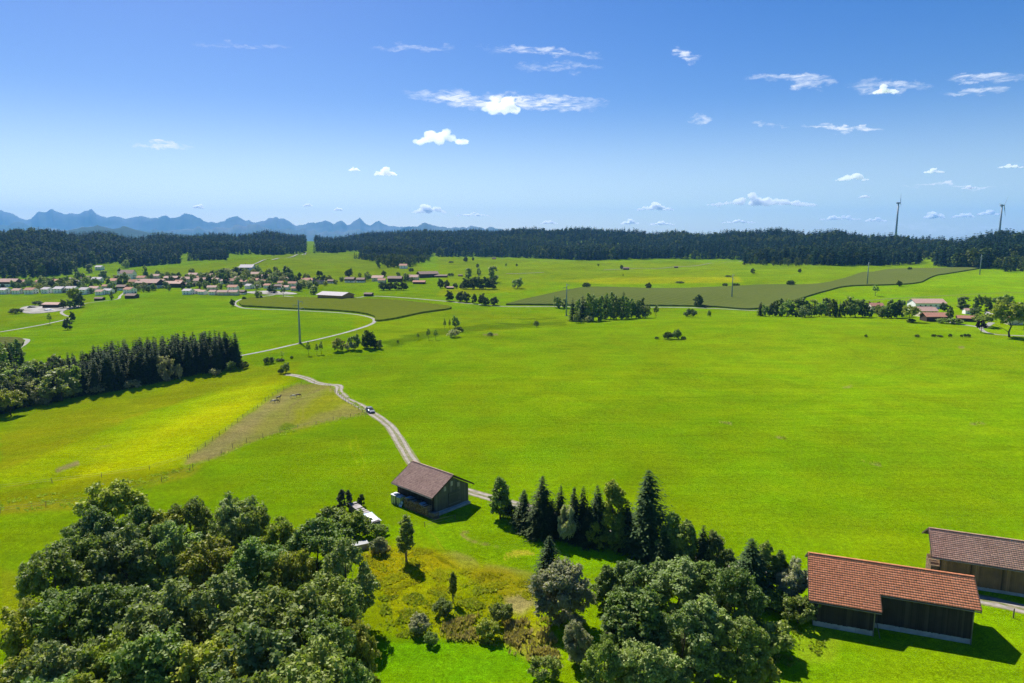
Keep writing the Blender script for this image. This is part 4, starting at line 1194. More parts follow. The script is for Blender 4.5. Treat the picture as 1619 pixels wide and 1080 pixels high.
# ------------------------------------------------------------------ houses
def roof_mat(name, c1, c2):
    return simple(name, c1, 0.8, 0.15, scale=0.8, col2=c2, rand=0.12)
M_RED = roof_mat('roof_red', (0.38, 0.185, 0.125), (0.30, 0.145, 0.10))
M_PINK = roof_mat('roof_pale_red', (0.44, 0.28, 0.225), (0.36, 0.23, 0.185))
M_BRN = roof_mat('roof_brown', (0.20, 0.135, 0.105), (0.15, 0.10, 0.08))
M_GRY = roof_mat('roof_grey', (0.42, 0.38, 0.38), (0.34, 0.31, 0.31))
M_WHITE = simple('render_white', (0.80, 0.78, 0.75), 0.85, 0.15, var=0.08, scale=0.5)
M_CREAM = simple('render_cream', (0.62, 0.54, 0.42), 0.85, 0.15, var=0.1, scale=0.5)
M_TIMBER = simple('timber_dark', (0.075, 0.052, 0.036), 0.85, 0.15, scale=1.5)
M_ORANGE = simple('timber_fresh', (0.36, 0.20, 0.075), 0.8, 0.2, scale=1.0)
M_GLASS = simple('window_glass', (0.025, 0.03, 0.035), 0.3, 0.4, var=0.1)
M_BRICK = simple('chimney_brick', (0.25, 0.13, 0.10), 0.9, 0.1)
M_DOOR = simple('door_wood', (0.12, 0.07, 0.04), 0.7, 0.2)
M_SOLAR = simple('solar_panel', (0.05, 0.07, 0.13), 0.15, 0.7, var=0.1)

WIN = MB().box((0, 0, 0), (1.0, 0.12, 1.25)).mesh('window', M_GLASS)
def house_proto(W, L, hw, pitch, wall, roof, upper=None, wins=2, chim=True, over=0.7):
    """W across the gable (x), L along the ridge (y); returns list of (name, mesh, offset, parent index)"""
    hr = W / 2 * math.tan(pitch)
    parts = []
    b = MB()
    x, y = W / 2, L / 2
    hs = hw if upper is None else hw * 0.5
    v = [(-x, -y, -0.6), (x, -y, -0.6), (x, y, -0.6), (-x, y, -0.6), (-x, -y, hw), (x, -y, hw), (x, y, hw), (-x, y, hw), (0, -y, hw + hr), (0, y, hw + hr)]
    b.add(v, [(0, 1, 5, 8, 4), (2, 3, 7, 9, 6), (0, 4, 7, 3), (1, 2, 6, 5), (0, 3, 2, 1), (4, 8, 9, 7), (5, 6, 9, 8)])
    parts.append(('wall', b.mesh('wall', wall), -1))
    if upper is not None:
        b = MB(); g = 0.06
        for s in (-1, 1):
            q = [(-x - g, s * (y + g), hs), (x + g, s * (y + g), hs), (x + g, s * (y + g), hw - 0.02), (0, s * (y + g), hw + hr - 0.05), (-x - g, s * (y + g), hw - 0.02)]
            b.add(q, [(0, 1, 2, 3, 4)]); 
            b.add([(s * (x + g), -y - g, hs), (s * (x + g), y + g, hs), (s * (x + g), y + g, hw - 0.02), (s * (x + g), -y - g, hw - 0.02)], [(0, 1, 2, 3)])
        parts.append(('cladding', b.mesh('cladding', upper), -1))
    b = MB(); o = over; z0 = hw - o * math.tan(pitch) + 0.08; zr = hw + hr + 0.08
    b.slab([(x + o, -y - o, z0), (x + o, y + o, z0), (0, y + o, zr), (0, -y - o, zr)], -0.22)
    b.slab([(-x - o, y + o, z0), (-x - o, -y - o, z0), (0, -y - o, zr), (0, y + o, zr)], -0.22)
    ri = len(parts); parts.append(('roof', b.mesh('roof', roof), -1))
    if chim:
        b = MB(); b.box((W * 0.12, L * 0.2, hw + hr + 0.2), (0.7, 0.7, 1.6)); parts.append(('chimney', b.mesh('chimney', M_BRICK), ri))
    wl = []
    rows = [1.4] if hw < 4.2 else [1.4, 3.9]
    for z_ in rows:
        for k in range(wins):
            t = (k + 0.5) / wins - 0.5
            wl.append(((t * W * 0.82, -y - 0.05, z_), 0)); wl.append(((x + 0.05, t * L * 0.85, z_), R(90))); wl.append(((-x - 0.05, t * L * 0.85, z_), R(90)))
    b = MB(); b.box((W * 0.28, -y - 0.04, 0.9), (1.1, 0.1, 2.1)); 
    parts.append(('door', b.mesh('door', M_DOOR), -1))
    return parts, wl
HP = {}
def add_house(kind, px, py, wpx, rz, label, group=None, name='house', cat='house', sc=None, z_off=0.0):
    parts, wl, W, L = HP[kind]
    p = at(px, py)
    e = empty(name, (p.x, p.y, p.z + z_off), rz)
    c, s_ = abs(math.cos(rz)), abs(math.sin(rz))
    seen = (W + 1.4) * c + (L + 1.4) * s_
    k = wpx * mpp(p) / seen
    e.scale = (k, k, k) if sc is None else (k * sc[0], k * sc[1], k * sc[2])
    objs = []
    for nm, me, par in parts:
        o = bpy.data.objects.new(nm, me); link(o, e if par < 0 else objs[par]); objs.append(o)
    for loc, rzz in wl:
        o = bpy.data.objects.new('window', WIN); o.location = loc; o.rotation_euler = (0, 0, rzz); link(o, e)
    return tag(e, label, cat, group)
def defhouse(k, W, L, hw, pitch, wall, roof, **kw):
    a, b = house_proto(W, L, hw, R(pitch), wall, roof, **kw); HP[k] = (a, b, W, L)
defhouse('white_red', 10, 12, 5.0, 26, M_WHITE, M_RED)
defhouse('white_pink', 10, 12, 5.0, 26, M_WHITE, M_PINK)
defhouse('white_grey', 10, 11, 5.0, 24, M_WHITE, M_GRY)
defhouse('white_brown', 10, 13, 5.0, 26, M_WHITE, M_BRN, upper=M_TIMBER)
defhouse('cream_red', 11, 14, 5.2, 28, M_CREAM, M_RED)
defhouse('cream_pink', 11, 16, 5.2, 28, M_CREAM, M_PINK)
defhouse('farm_pink', 14, 26, 6.0, 27, M_WHITE, M_PINK, upper=M_TIMBER, wins=4)
defhouse('farm_brown', 14, 28, 5.5, 24, M_TIMBER, M_BRN, wins=1, chim=False, over=1.2)
defhouse('barn_brown', 8, 12, 3.2, 24, M_TIMBER, M_BRN, wins=0, chim=False)
defhouse('barn_pink', 9, 16, 4.0, 24, M_TIMBER, M_PINK, wins=0, chim=False)
defhouse('barn_red', 11, 20, 4.2, 26, M_TIMBER, M_RED, wins=0, chim=False, over=1.0)
defhouse('hall', 20, 36, 4.6, 16, M_ORANGE, M_GRY, wins=0, chim=False, over=1.5)
defhouse('farm_white', 14, 26, 6.0, 24, M_WHITE, M_PINK, wins=5, chim=False)
defhouse('nave', 9, 17, 7.0, 42, M_WHITE, M_PINK, wins=3, chim=False, over=0.4)

# front row of white houses at the village edge, left to right
VR = 'houses of the village'
front = [(9, 464.5, 19, 'white_grey', 75, 'white house with pale roof, leftmost of the village front row'), (29, 464.5, 17, 'white_pink', 80, 'white house with pink roof, second from left in the front row'), (50, 464.5, 19, 'white_red', 82, 'white house with red roof, third from left in the front row'),
         (76, 463.5, 20, 'white_grey', 70, 'white house with silvery roof, fourth from left in the front row'), (96, 463, 19, 'white_grey', 80, 'wide pale-roofed house, fifth from left in the front row'), (114, 462, 17, 'white_grey', 95, 'pale-roofed house behind the yellow-green tree by the pond road'),
         (136, 464.5, 21, 'white_grey', 72, 'white house with bright roof, right of the yellow-green roadside tree'), (150, 461, 15, 'white_pink', 90, 'pink-roofed house tucked behind two white front houses'), (160, 466, 17, 'white_pink', 75, 'white house with pink roof left of the small brown barn'), (172, 464.5, 15, 'white_grey', 85, 'pale-roofed white house above the small brown barn'),
         (206, 463.5, 21, 'white_red', 68, 'white house with red roof above the larger brown field barn'), (194, 458.5, 17, 'white_brown', 85, 'brown-roofed house just below the church')]
for x_, y_, w_, k, a, lab in front: add_house(k, x_, y_, w_, R(a), lab, VR)
second = [(14, 452.5, 34, 'farm_pink', 92, 'long pink-roofed building at the far left of the village'), (45, 451, 17, 'cream_pink', 80, 'pink-roofed house behind the left front row'), (90, 449, 16, 'white_red', 75, 'small red-roofed house among trees at the left of the village'), (155, 447, 16, 'white_grey', 95, 'pale house on the slope left of the church'),
          (182, 449, 20, 'cream_red', 70, 'cream house with red roof left of the church'), (212, 450.5, 17, 'cream_red', 95, 'red-roofed house right below the church nave'), (238, 455, 42, 'farm_pink', 80, 'very large pink-roofed farmhouse right of the church'), (277, 454, 28, 'barn_pink', 85, 'long pale barn roof right of the large farmhouse'), (299, 453, 22, 'farm_brown', 70, 'dark brown farm building behind the small front cluster'),
          (320, 450, 24, 'cream_pink', 85, 'pink-roofed house behind the cluster of new white houses'), (296, 446, 18, 'cream_pink', 88, 'pink-roofed house on the village back row left of the poplars'), (272, 444, 22, 'barn_pink', 92, 'pale long roof on the village back row'), (330, 440, 18, 'cream_pink', 80, 'pale pink roof at the top edge of the village'), (342, 447, 16, 'white_pink', 75, 'pink roof between dark round trees'),
          (365, 449, 17, 'cream_red', 95, 'red roof among the trees above the white cluster'), (378, 445, 16, 'white_pink', 75, 'half-hidden pink roof above the white cluster'), (392, 431.5, 22, 'white_grey', 90, 'grey-roofed house at the top of the village'), (405, 438.5, 16, 'white_pink', 85, 'pale house at the top right of the village'), (404, 447, 15, 'cream_red', 80, 'red roof among trees right of the village centre'),
          (418, 450, 16, 'white_red', 75, 'reddish roof just right of the tall trees'), (441, 457, 17, 'white_brown', 75, 'brown-roofed white house at the right end of the village'), (463, 453, 15, 'white_red', 85, 'orange-red roofed house near the right end of the village'), (467, 459.5, 14, 'cream_red', 75, 'small red-roofed house at the lower right of the village'), (455, 444, 14, 'cream_pink', 80, 'pink roof behind the dark trees at the right of the village'), (489, 449, 18, 'white_red', 85, 'red-roofed house by the slim poplars')]
for x_, y_, w_, k, a, lab in second: add_house(k, x_, y_, w_, R(a), lab, VR)
cluster = [(298, 465.5, 17, 'white_grey', 80, 'white house with bluish roof, leftmost of the new cluster'), (311, 464.5, 13, 'white_pink', 90, 'small pink-roofed house, second of the new cluster'), (321, 465.5, 15, 'white_pink', 75, 'white-gabled house in the left half of the new cluster'), (338, 466, 16, 'white_pink', 72, 'white-gabled house in the middle of the new cluster'), (353, 466.5, 17, 'cream_pink', 92, 'brown-walled house with pale roof in the new cluster'), (369, 466.5, 17, 'cream_pink', 90, 'pale-roofed house in the right half of the new cluster'), (383, 465, 14, 'white_brown', 80, 'darker house at the right end of the new cluster'), (369, 459.5, 16, 'white_red', 90, 'red-roofed house at the back of the new cluster'), (336, 458.5, 16, 'cream_pink', 95, 'flat pink roof at the back of the new cluster'), (395, 456.5, 17, 'white_grey', 60, 'bright white gabled house right of the new cluster'), (408, 455, 10, 'white_grey', 80, 'small white annexe beside the bright gabled house')]
for x_, y_, w_, k, a, lab in cluster: add_house(k, x_, y_, w_, R(a), lab, VR)
# fillers seen only as roofs between the trees
add_house('cream_red', 64, 449, 14, R(80), 'red roof between garden trees at the left of the village', VR)
add_house('white_grey', 122, 451, 14, R(85), 'pale roof between garden trees left of the church', VR)
add_house('cream_red', 225, 443.5, 15, R(85), 'red roof behind the large pink farmhouse', VR)
add_house('cream_pink', 255, 447.5, 15, R(80), 'small pink roof behind the long pale barn roof', VR)
add_house('white_red', 312, 443, 14, R(75), 'red roof at the back of the village left of the tall poplar', VR)
add_house('white_brown', 430, 446, 15, R(85), 'brown roof between the dark trees at the village end', VR)
add_house('cream_red', 477, 446, 13, R(80), 'small red roof left of the slim poplars', VR)
add_house('cream_pink', 508, 449, 14, R(82), 'pink-roofed house right of the slim poplars', VR)
more_roofs = [(36, 448, 13, 'cream_red', 75, 'red roof in the second row at the far left of the village'), (108, 446, 14, 'white_pink', 82, 'pink roof beside the tall garden trees left of the church'), (136, 443, 14, 'cream_pink', 88, 'pale pink roof up the slope left of the church'), (168, 456, 14, 'cream_red', 70, 'red roof behind the pale-roofed white house'), (228, 449, 14, 'white_red', 78, 'red roof just behind the large farmhouse'), (246, 440.5, 15, 'cream_pink', 90, 'pink roof at the upper village edge right of the church'), (262, 451, 15, 'white_brown', 76, 'brown roof before the long pale barn roof'), (284, 449.5, 14, 'cream_red', 84, 'red roof between the pale barn roof and the brown farm'), (306, 438.5, 15, 'cream_pink', 90, 'pink roof at the upper village edge in the centre'), (324, 445.5, 14, 'white_red', 74, 'red roof in the upper centre of the village'), (348, 442.5, 14, 'cream_pink', 86, 'pink roof left of the wide grove'), (356, 448.5, 14, 'white_pink', 80, 'pink roof below the wide grove'), (386, 449.5, 15, 'cream_red', 78, 'red roof left above the bright gabled house'), (391, 438, 15, 'cream_pink', 88, 'pink roof below the grey-roofed top house'), (412, 444, 13, 'white_red', 80, 'red roof in the upper right of the village'), (424, 455.5, 15, 'white_red', 72, 'red-roofed white house by the village yard'), (446, 451, 14, 'cream_red', 80, 'red roof between the trees at the right end'), (452, 458, 13, 'white_pink', 84, 'pink-roofed white house near the lower right village corner'), (480, 452, 14, 'cream_red', 76, 'red roof left of the twin poplars'), (497, 446.5, 13, 'cream_pink', 86, 'pink roof behind the twin poplars'), (420, 441.5, 14, 'white_pink', 84, 'pink roof at the upper right village edge')]
for x_, y_, w_, k, a, lab in more_roofs: add_house(k, x_, y_, w_, R(a), lab, VR)
# church
p = at(201, 441)
add_house('nave', 203, 441, 24, R(86), 'white church nave with steep pinkish roof', None, 'church', 'church')
tw = empty('church_tower', at(190, 441)); k = mpp(at(190, 441))
tag(tw, 'small white church tower with a dark pointed cap', 'church tower')
b = MB(); b.box((0, 0, 4.6), (4.2, 4.2, 11.0)); b.build('wall', M_WHITE, tw)
b = MB(); b.add([(-2.5, -2.5, 10.1), (2.5, -2.5, 10.1), (2.5, 2.5, 10.1), (-2.5, 2.5, 10.1), (0, 0, 14.6)], [(0, 1, 4), (1, 2, 4), (2, 3, 4), (3, 0, 4), (3, 2, 1, 0)]); b.build('roof', M_TIMBER, tw)
b = MB(); b.box((0, -2.13, 8.2), (1.1, 0.1, 1.8)); b.build('window', M_GLASS, tw)
# barns and farm buildings round the village
add_house('barn_brown', 158, 475, 15, R(86), 'small brown field barn by the pond road', None, 'field_barn', 'barn')
add_house('barn_brown', 209, 471.5, 21, R(80), 'larger brown field barn below the red-roofed white house', None, 'field_barn', 'barn')
add_house('barn_brown', 583, 468, 16, R(78), 'small dark wooden hut standing alone beside the village road', None, 'field_barn', 'barn')
add_house('hall', 531, 472, 60, R(62), 'large new hall with pale metal roof and orange timber gable', None, 'farm_hall', 'farm building')
add_house('farm_brown', 676, 438.5, 36, R(-60), 'big farm barn with brown roof and pale gable, centre left', None, 'farm_barn', 'farm building')
add_house('farm_brown', 697, 438.5, 22, R(85), 'low brown shed attached right of the big farm barn', None, 'farm_barn', 'farm building', sc=(1, 1, 0.7))
add_house('barn_red', 663, 448.5, 20, R(88), 'red-roofed open shed below the big farm barn', None, 'farm_shed', 'farm building', sc=(1, 1, 0.8))
FR = 'farm buildings right of the village'
for x_, y_, w_, k, a, lab in ((554, 446.5, 18, 'white_brown', 80, 'brown-roofed farmhouse, leftmost of the farm row'), (571, 446.5, 15, 'white_brown', 85, 'brown-roofed house, second of the farm row'), (598, 444.5, 20, 'cream_pink', 85, 'pink-roofed house in the middle of the farm row'), (604, 447, 13, 'cream_red', 88, 'small red-roofed annexe in front of the pink-roofed one'), (625, 445.5, 24, 'barn_brown', 88, 'long low brown barn in the farm row'), (653, 443.5, 20, 'cream_pink', 85, 'pink-brown roof at the right end of the farm row'), (524, 448, 13, 'white_brown', 80, 'brown-roofed cottage just right of the village trees')):
    add_house(k, x_, y_, w_, R(a), lab, FR)
add_house('barn_pink', 712, 457, 12, R(85), 'tiny pinkish shed beside the dark clump at centre', None, 'field_barn', 'barn')
add_house('barn_brown', 728, 437, 8, R(85), 'tiny dark hut right of the big farm barn', None, 'field_barn', 'barn')
add_house('white_red', 638, 424.5, 13, R(88), 'small red-roofed house in front of the pale scrub', None)
add_house('white_grey', 158, 426.5, 12, R(85), 'lone pale house on the meadow under the left forest', None)
add_house('barn_brown', 990, 426.5, 11, R(82), 'dark hut beside a round tree on the far meadow', None, 'field_barn', 'barn')
add_house('barn_brown', 1069, 423.5, 7, R(82), 'tiny hut alone on the far lane', None, 'field_barn', 'barn')
add_house('barn_brown', 781, 410, 7, R(82), 'tiny dark hut at the forest edge above the meadow', None, 'field_barn', 'barn')
# building site by the pond road: gravel yard, long roof, heaps
def yard(name, pix, mat, lift):
    W = [at(*q) for q in pix]; B = smooth_path(W + [W[0]], 4.0)[:-1]
    vo, eo, fo, *_ = delaunay_2d_cdt([Vector(b) for b in B], [(i, (i + 1) % len(B)) for i in range(len(B))], [], 1, 1e-4)
    V = [(v[0], v[1], h1(v[0], v[1]) + lift) for v in vo]
    me = bpy.data.meshes.new(name); me.from_pydata(V, [], [tuple(f) for f in fo]); me.materials.append(mat); me.update()
    return tag(link(bpy.data.objects.new(name, me)), kind='structure')
M_YARD = simple('yard_gravel', (0.33, 0.31, 0.29), 0.95, 0.1, scale=0.12, col2=(0.17, 0.16, 0.12))
yard('gravel_yard', [(30, 489), (42, 484.5), (70, 484), (100, 485.5), (132, 483), (118, 488), (95, 492), (60, 496), (38, 495)], M_YARD, 0.25)
yard('village_yard', [(385, 462), (420, 460), (455, 462), (470, 465), (440, 466), (400, 464.5)], M_YARD, 0.25)
add_house('barn_pink', 85, 486, 30, R(84), 'long pinkish roof of the works by the gravel yard', None, 'works_building', 'building', sc=(1, 1, 0.8))
def heap(px, py, wpx, h, label, mat):
    p = at(px, py); r_ = wpx * mpp(p) / 2
    bm = bmesh.new(); bmesh.ops.create_icosphere(bm, subdivisions=3, radius=1)
    rg = np.random.default_rng(int(px))
    for v in bm.verts:
        k = 1 + 0.18 * math.sin(5 * v.co.x + px) * math.sin(6 * v.co.y) + rg.uniform(-.05, .05)
        v.co = Vector((v.co.x * r_ * k, v.co.y * r_ * 0.7 * k, max(-0.3, v.co.z * h * k)))
    me = bpy.data.meshes.new('gravel_heap'); bm.to_mesh(me); bm.free(); me.materials.append(mat)
    o = link(bpy.data.objects.new('gravel_heap', me)); o.location = p
    tag(o, label, 'heap')
heap(50, 487, 13, 2.0, 'pale gravel heap at the left of the yard', M_YARD)
heap(68, 484, 12, 2.4, 'brown earth heap before the works roof', M_EDGE)
heap(78, 491, 15, 1.5, 'low white gravel heap in the yard front', M_WHITE)
# hamlet at right
HG = 'houses of the hamlet at right'
add_house('cream_red', 1384, 490, 22, R(85), 'red roof showing between the trees at the left of the hamlet', HG)
add_house('farm_white', 1464, 489, 50, R(88), 'large white barn with long pale pink roof at the back of the hamlet', HG)
add_house('farm_brown', 1459, 492.5, 28, R(86), 'dark brown roof in front of the large white barn', HG)
add_house('cream_pink', 1463, 499.5, 30, R(88), 'pale red roof in the middle of the hamlet', HG)
add_house('barn_red', 1478, 507, 40, R(88), 'long red-roofed farm shed nearest the meadow', HG)
add_house('barn_red', 1527, 507.5, 30, R(70), 'dark timber barn with red roof right of the hamlet drive', HG)
add_house('white_pink', 1531, 496, 17, R(80), 'white house with grey-pink roof in the hamlet', HG)
add_house('white_grey', 1566, 502, 17, R(80), 'greyish roof behind the road bend of the hamlet', HG)
add_house('barn_brown', 1612, 491, 26, R(85), 'brown-roofed barn at the right frame edge', HG)
add_house('cream_red', 1600, 512, 26, R(85), 'house half hidden behind the big roadside tree', HG)

# ------------------------------------------------------------------ trees of the middle distance
T = mid
VT = 'garden trees of the village'
rgv = np.random.default_rng(77)
vt = [(5, 458, 9), (22, 457, 12), (38, 456, 10), (47, 452, 12), (60, 457, 11), (69, 453, 16), (82, 456, 12), (84, 448, 10), (96, 455, 14), (104, 452, 16), (112, 456, 14), (121, 456, 13), (128, 448, 18), (128, 456, 12), (137, 452, 12), (145, 455, 11), (165, 443, 18), (157, 452, 10), (172, 452, 10), (196, 452, 20), (190, 455, 10),
      (205, 456, 10), (222, 455, 14), (228, 458, 13), (231, 440, 10), (240, 441, 8), (251, 455, 12), (262, 456, 12), (258, 442, 9), (266, 441, 10), (270, 446, 10), (276, 440, 9), (283, 441, 9), (290, 448, 9), (296, 441, 9), (303, 433, 9), (310, 450, 12), (322, 444, 13), (330, 451, 14), (332, 444, 11), (340, 452, 12),
      (347, 439, 8), (352, 446, 14), (358, 452, 14), (364, 440, 14), (370, 444, 14), (375, 453, 12), (384, 447, 12), (390, 441, 12), (398, 452, 12), (410, 446, 12), (414, 440, 10), (420, 446, 14), (425, 440, 14), (433, 449, 16), (440, 442, 15), (447, 449, 14), (452, 442, 12), (460, 446, 14), (470, 450, 14), (480, 455, 13), (485, 446, 12), (497, 449, 12), (520, 447, 11), (540, 446, 8), (512, 446, 10), (300, 457, 10), (348, 457, 9), (315, 455, 9), (283, 454, 9), (66, 462, 8), (104, 463, 8), (146, 464, 8), (182, 463, 9), (42, 464, 8), (20, 465, 6), (30, 458, 10), (54, 459, 9), (75, 459, 11), (90, 459, 10), (100, 459, 11), (118, 450, 12), (133, 459, 10), (140, 446, 10), (150, 450, 10), (176, 456, 11), (186, 446, 10), (201, 447, 11), (216, 459, 10), (244, 459, 9), (268, 460, 8), (290, 460, 8), (305, 446, 11), (326, 457, 9), (345, 442, 10), (360, 458, 9), (380, 456, 10), (388, 434, 9), (400, 444, 11), (415, 454, 10), (426, 454, 11), (450, 455, 10), (458, 439, 12), (474, 457, 10), (490, 456, 10), (500, 454, 9), (515, 452, 8), (530, 450, 8), (335, 436, 8), (318, 438, 8), (355, 435, 9), (400, 433, 8)]
_vp = [(0, 462), (0, 447), (120, 444), (240, 438), (330, 434), (400, 430), (470, 440), (510, 447), (500, 458), (430, 460), (390, 455), (300, 456), (220, 461), (100, 461)]
_q = rgv.uniform((0, 430), (510, 462), (400, 2)); _q = _q[in_poly(_q[:, 0], _q[:, 1], _vp)][:44]
vt += [(float(a), float(b), float(rgv.uniform(8, 13))) for a, b in _q]
HOUSES = front + second + cluster
for x_, y_, h_ in vt:
    k = ('round', 'round', 'tall', 'pale', 'round')[int(rgv.integers(0, 5))]
    hx = min(HOUSES, key=lambda q: (q[0] - x_) ** 2 + 4 * (q[1] - y_) ** 2)
    side = 'in front of' if y_ > hx[1] + 1.5 and abs(x_ - hx[0]) < 8 else 'behind' if y_ < hx[1] - 2 and abs(x_ - hx[0]) < 8 else 'left of' if x_ < hx[0] else 'right of'
    words = ('%s tree %s the %s' % ({'round': 'round', 'tall': 'taller', 'pale': 'pale'}[k], side, hx[5])).replace(',', '').split()
    T(k, x_, y_, h_ * rgv.uniform(0.95, 1.2), ' '.join(words[:16]), VT, wpx=h_ * rgv.uniform(0.8, 1.15)).name = 'garden_tree'
T('spruce', 316, 457.5, 13, 'small dark conifer behind the new cluster', VT); T('poplar', 474, 451, 21, 'slim dark poplar at the right of the village', None, 7)
T('poplar', 504, 449, 22, 'left one of two slim poplars by the farm row', None, 6); T('poplar', 508.5, 449, 21, 'right one of two slim poplars by the farm row', None, 6)
T('tall', 230, 440, 22, 'tall dark tree standing above the church roofs', None, 10); T('pale', 199, 424, 13, 'round pale tree at the forest foot above the church', None, 12)
T('tall', 436, 441, 22, 'dark conifer-like tree group at the top of the village', None, 13); T('tall', 453, 441, 22, 'broad dark tree beside the conifer-like group', None, 17)
T('round', 348, 440, 16, 'dark bushy tree pair left of the wide grove', None, 17); T('round', 376, 438, 15, 'wide grove tree at the top of the village', None, 30)
T('tall', 142, 431, 15, 'lone dark tree on the meadow below the left forest', None, 12); T('tall', 122, 433, 12, 'small dark tree at the left forest corner', None, 7)
T('open', 119, 485, 30, 'yellow-green tree beside the pond road', None, 17, 0); T('round', 125, 486, 23, 'dark green round tree beside the pond road', None, 18, 1)
T('round', 101, 487, 13, 'small dark tree left in the roadside group by the yard', None, 11, 1); T('round', 113, 488, 15, 'mid-green tree in the roadside group by the yard', None, 13, 0)
T('bush', 25, 496, 8, 'dark scrub at the left of the gravel yard', None, 17, 0); T('bush', 60, 482, 6, 'dark scrub behind the gravel yard', None, 16, 0)
T('open', 79, 513, 17, 'lone light green tree by the left road', None, 12, 1); T('round', 107, 521.5, 18, 'dark round tree alone on the left meadow', None, 15, 1); T('round', 115, 508, 15, 'dark tree in the bend of the left road', None, 9, 1)
T('tall', 177, 474, 15, 'slim green tree by the road between two brown barns', None, 7); T('tall', 227, 462, 7, 'small dark tree at the meadow edge under the farmhouse', None, 4); T('round', 234, 462, 9, 'round dark tree at the meadow edge under the farmhouse', None, 9, 1)
T('round', 368, 484, 11, 'dark round tree at the road bend by the corn', None, 9, 1); T('bush', 386, 475, 6, 'small bush at the corn field tip', None, 7, 0); T('round', 409, 472.5, 14, 'conical green tree beside the corn field', None, 12, 0)
T('open', 448, 470, 18, 'light green tree on the verge above the corn', None, 14, 1); T('round', 430, 463, 13, 'dark tree pair near the village yard', None, 16, 1); T('tall', 496, 465, 15, 'dark bushy tree above the corn at the village end', None, 16)
T('round', 473, 460, 11, 'dark tree at the lower right village corner', None, 10, 1)
# farm row and meadow trees
T('round', 551, 438, 12, 'dark round tree on the meadow behind the farm row', None, 14, 1); T('pale', 582, 444, 14, 'pale green tree in the farm row', None, 13, 1); T('round', 607, 437, 9, 'dark tree behind the pink-roofed house', None, 9, 1); T('tall', 555, 431, 8, 'small tree top above the farm row', None, 6); T('round', 569, 439, 8, 'little round tree behind the second farm house', None, 6)
T('tall', 629, 441, 12, 'dark tree pair behind the long low barn', None, 10); T('tall', 642, 445, 14, 'dark trees beside the pink-brown roof', None, 13); T('bush', 650, 430, 6, 'dark shrub above the farm row', None, 8, 0); T('round', 651, 446, 8, 'small dark tree left of the open shed', None, 7)
for x_, w_, n_ in ((607, 18, 'leftmost'), (617, 13, 'second'), (627, 14, 'third'), (638, 16, 'rightmost')):
    T('round', x_, 459, 13, n_ + ' rounded tree of the dark hedge on the meadow right of the hut', 'trees of the dark meadow hedge', w_, 1)
T('bush', 713, 437, 5, 'low dark bush right of the farm shed', None, 9, 0); T('round', 736, 414, 8, 'dark round tree high on the far meadow', None, 8, 1); T('round', 748, 412.5, 6, 'smaller tree right of the dark one on the far meadow', None, 4, 1); T('bush', 713, 416, 3, 'low shrub on the far meadow', None, 7, 0)
T('round', 755, 423, 6, 'small round tree above the dark clump', None, 6, 1); T('tall', 757, 435.5, 13, 'slender tree behind the dark clump', None, 9); T('round', 800, 421, 5, 'little tree on the far meadow right of the dark clump', None, 4)
T('tall', 740, 440, 18, 'tall pale tree behind the left of the dark clump', None, 14, 1); T('tall', 780, 446, 29, 'tallest broad tree at the right of the dark clump', None, 19, 1)
for x_, h_, w_, n_ in ((738, 17, 18, 'leftmost'), (748, 19, 18, 'second'), (758, 19, 18, 'middle'), (768, 19, 18, 'fourth'), (778, 17, 16, 'rightmost')):
    T('round', x_, 457.5, h_, n_ + ' dark tree packed in the clump at centre', 'trees of the dark centre clump', w_, 1)
T('round', 697, 456, 15, 'dark tree left of the tiny pinkish shed', None, 11, 1); T('round', 706, 456, 13, 'second dark tree left of the tiny pinkish shed', None, 11, 1); T('bush', 720, 456, 8, 'dark bush right of the tiny pinkish shed', None, 9, 0); T('round', 730, 457, 8, 'small dark tree joining the centre clump', None, 9, 1)
RG = 'roadside trees below the centre clump'
for x_, y_, h_, w_, lab in ((711, 476, 16, 14, 'leftmost roadside tree below the dark centre clump'), (727, 477, 16, 15, 'second roadside tree below the dark centre clump'), (737, 478, 16, 15, 'third roadside tree below the dark centre clump'), (750, 480, 15, 10, 'slim roadside tree in the middle below the clump'), (762, 482, 17, 14, 'broad roadside tree right of the slim one'), (769, 483, 13, 12, 'low roadside tree right of the broad one'), (781, 482.5, 13, 15, 'rightmost roadside tree below the dark centre clump')):
    T('round', x_, y_, h_, lab, RG, w_, 1)
T('round', 818, 456, 17, 'dark conical tree alone on the meadow at centre', None, 18, 0); T('round', 817, 421, 4, 'tiny tree on the far centre meadow', None, 4, 1); T('round', 946, 421, 4, 'tiny round tree on the far meadow left of the hut', None, 4, 0); T('round', 983, 426, 7, 'round tree beside the far dark hut', None, 6, 1)
T('bush', 927, 455, 8, 'round bush at the upper edge of the olive corn', None, 13, 0); T('round', 1025, 457, 10, 'round tree at the upper edge of the olive corn', None, 11, 1); T('round', 1190, 432.5, 8, 'round tree alone on the upper right meadow', None, 8, 1); T('round', 985, 437, 4, 'tiny tree on the yellow strip', None, 2, 0)
T('bush', 1146, 453, 5, 'small bush left of the corn field pole', None, 8, 0); T('bush', 1164, 453, 5, 'small bush right of the corn field pole', None, 10, 0); T('bush', 1151, 438, 2.5, 'flat bush strip above the corn field pole', None, 9, 0); T('bush', 1075, 447.5, 2.5, 'flat shrub on the yellow strip', None, 14, 0)
T('round', 1264, 431, 6, 'round tree on the upper meadow under the left turbine', None, 6, 1); T('bush', 1250, 451.5, 8, 'round bush at the corn edge on the right', None, 12, 0); T('bush', 1438, 427.5, 5, 'dark bush at the upper corn edge on the right', None, 6, 0); T('round', 1422, 453, 9, 'brownish tree at the lower corn edge', None, 9, 1); T('open', 1384, 468, 18, 'lone open-crowned tree on the meadow behind the hamlet', None, 17, 1)
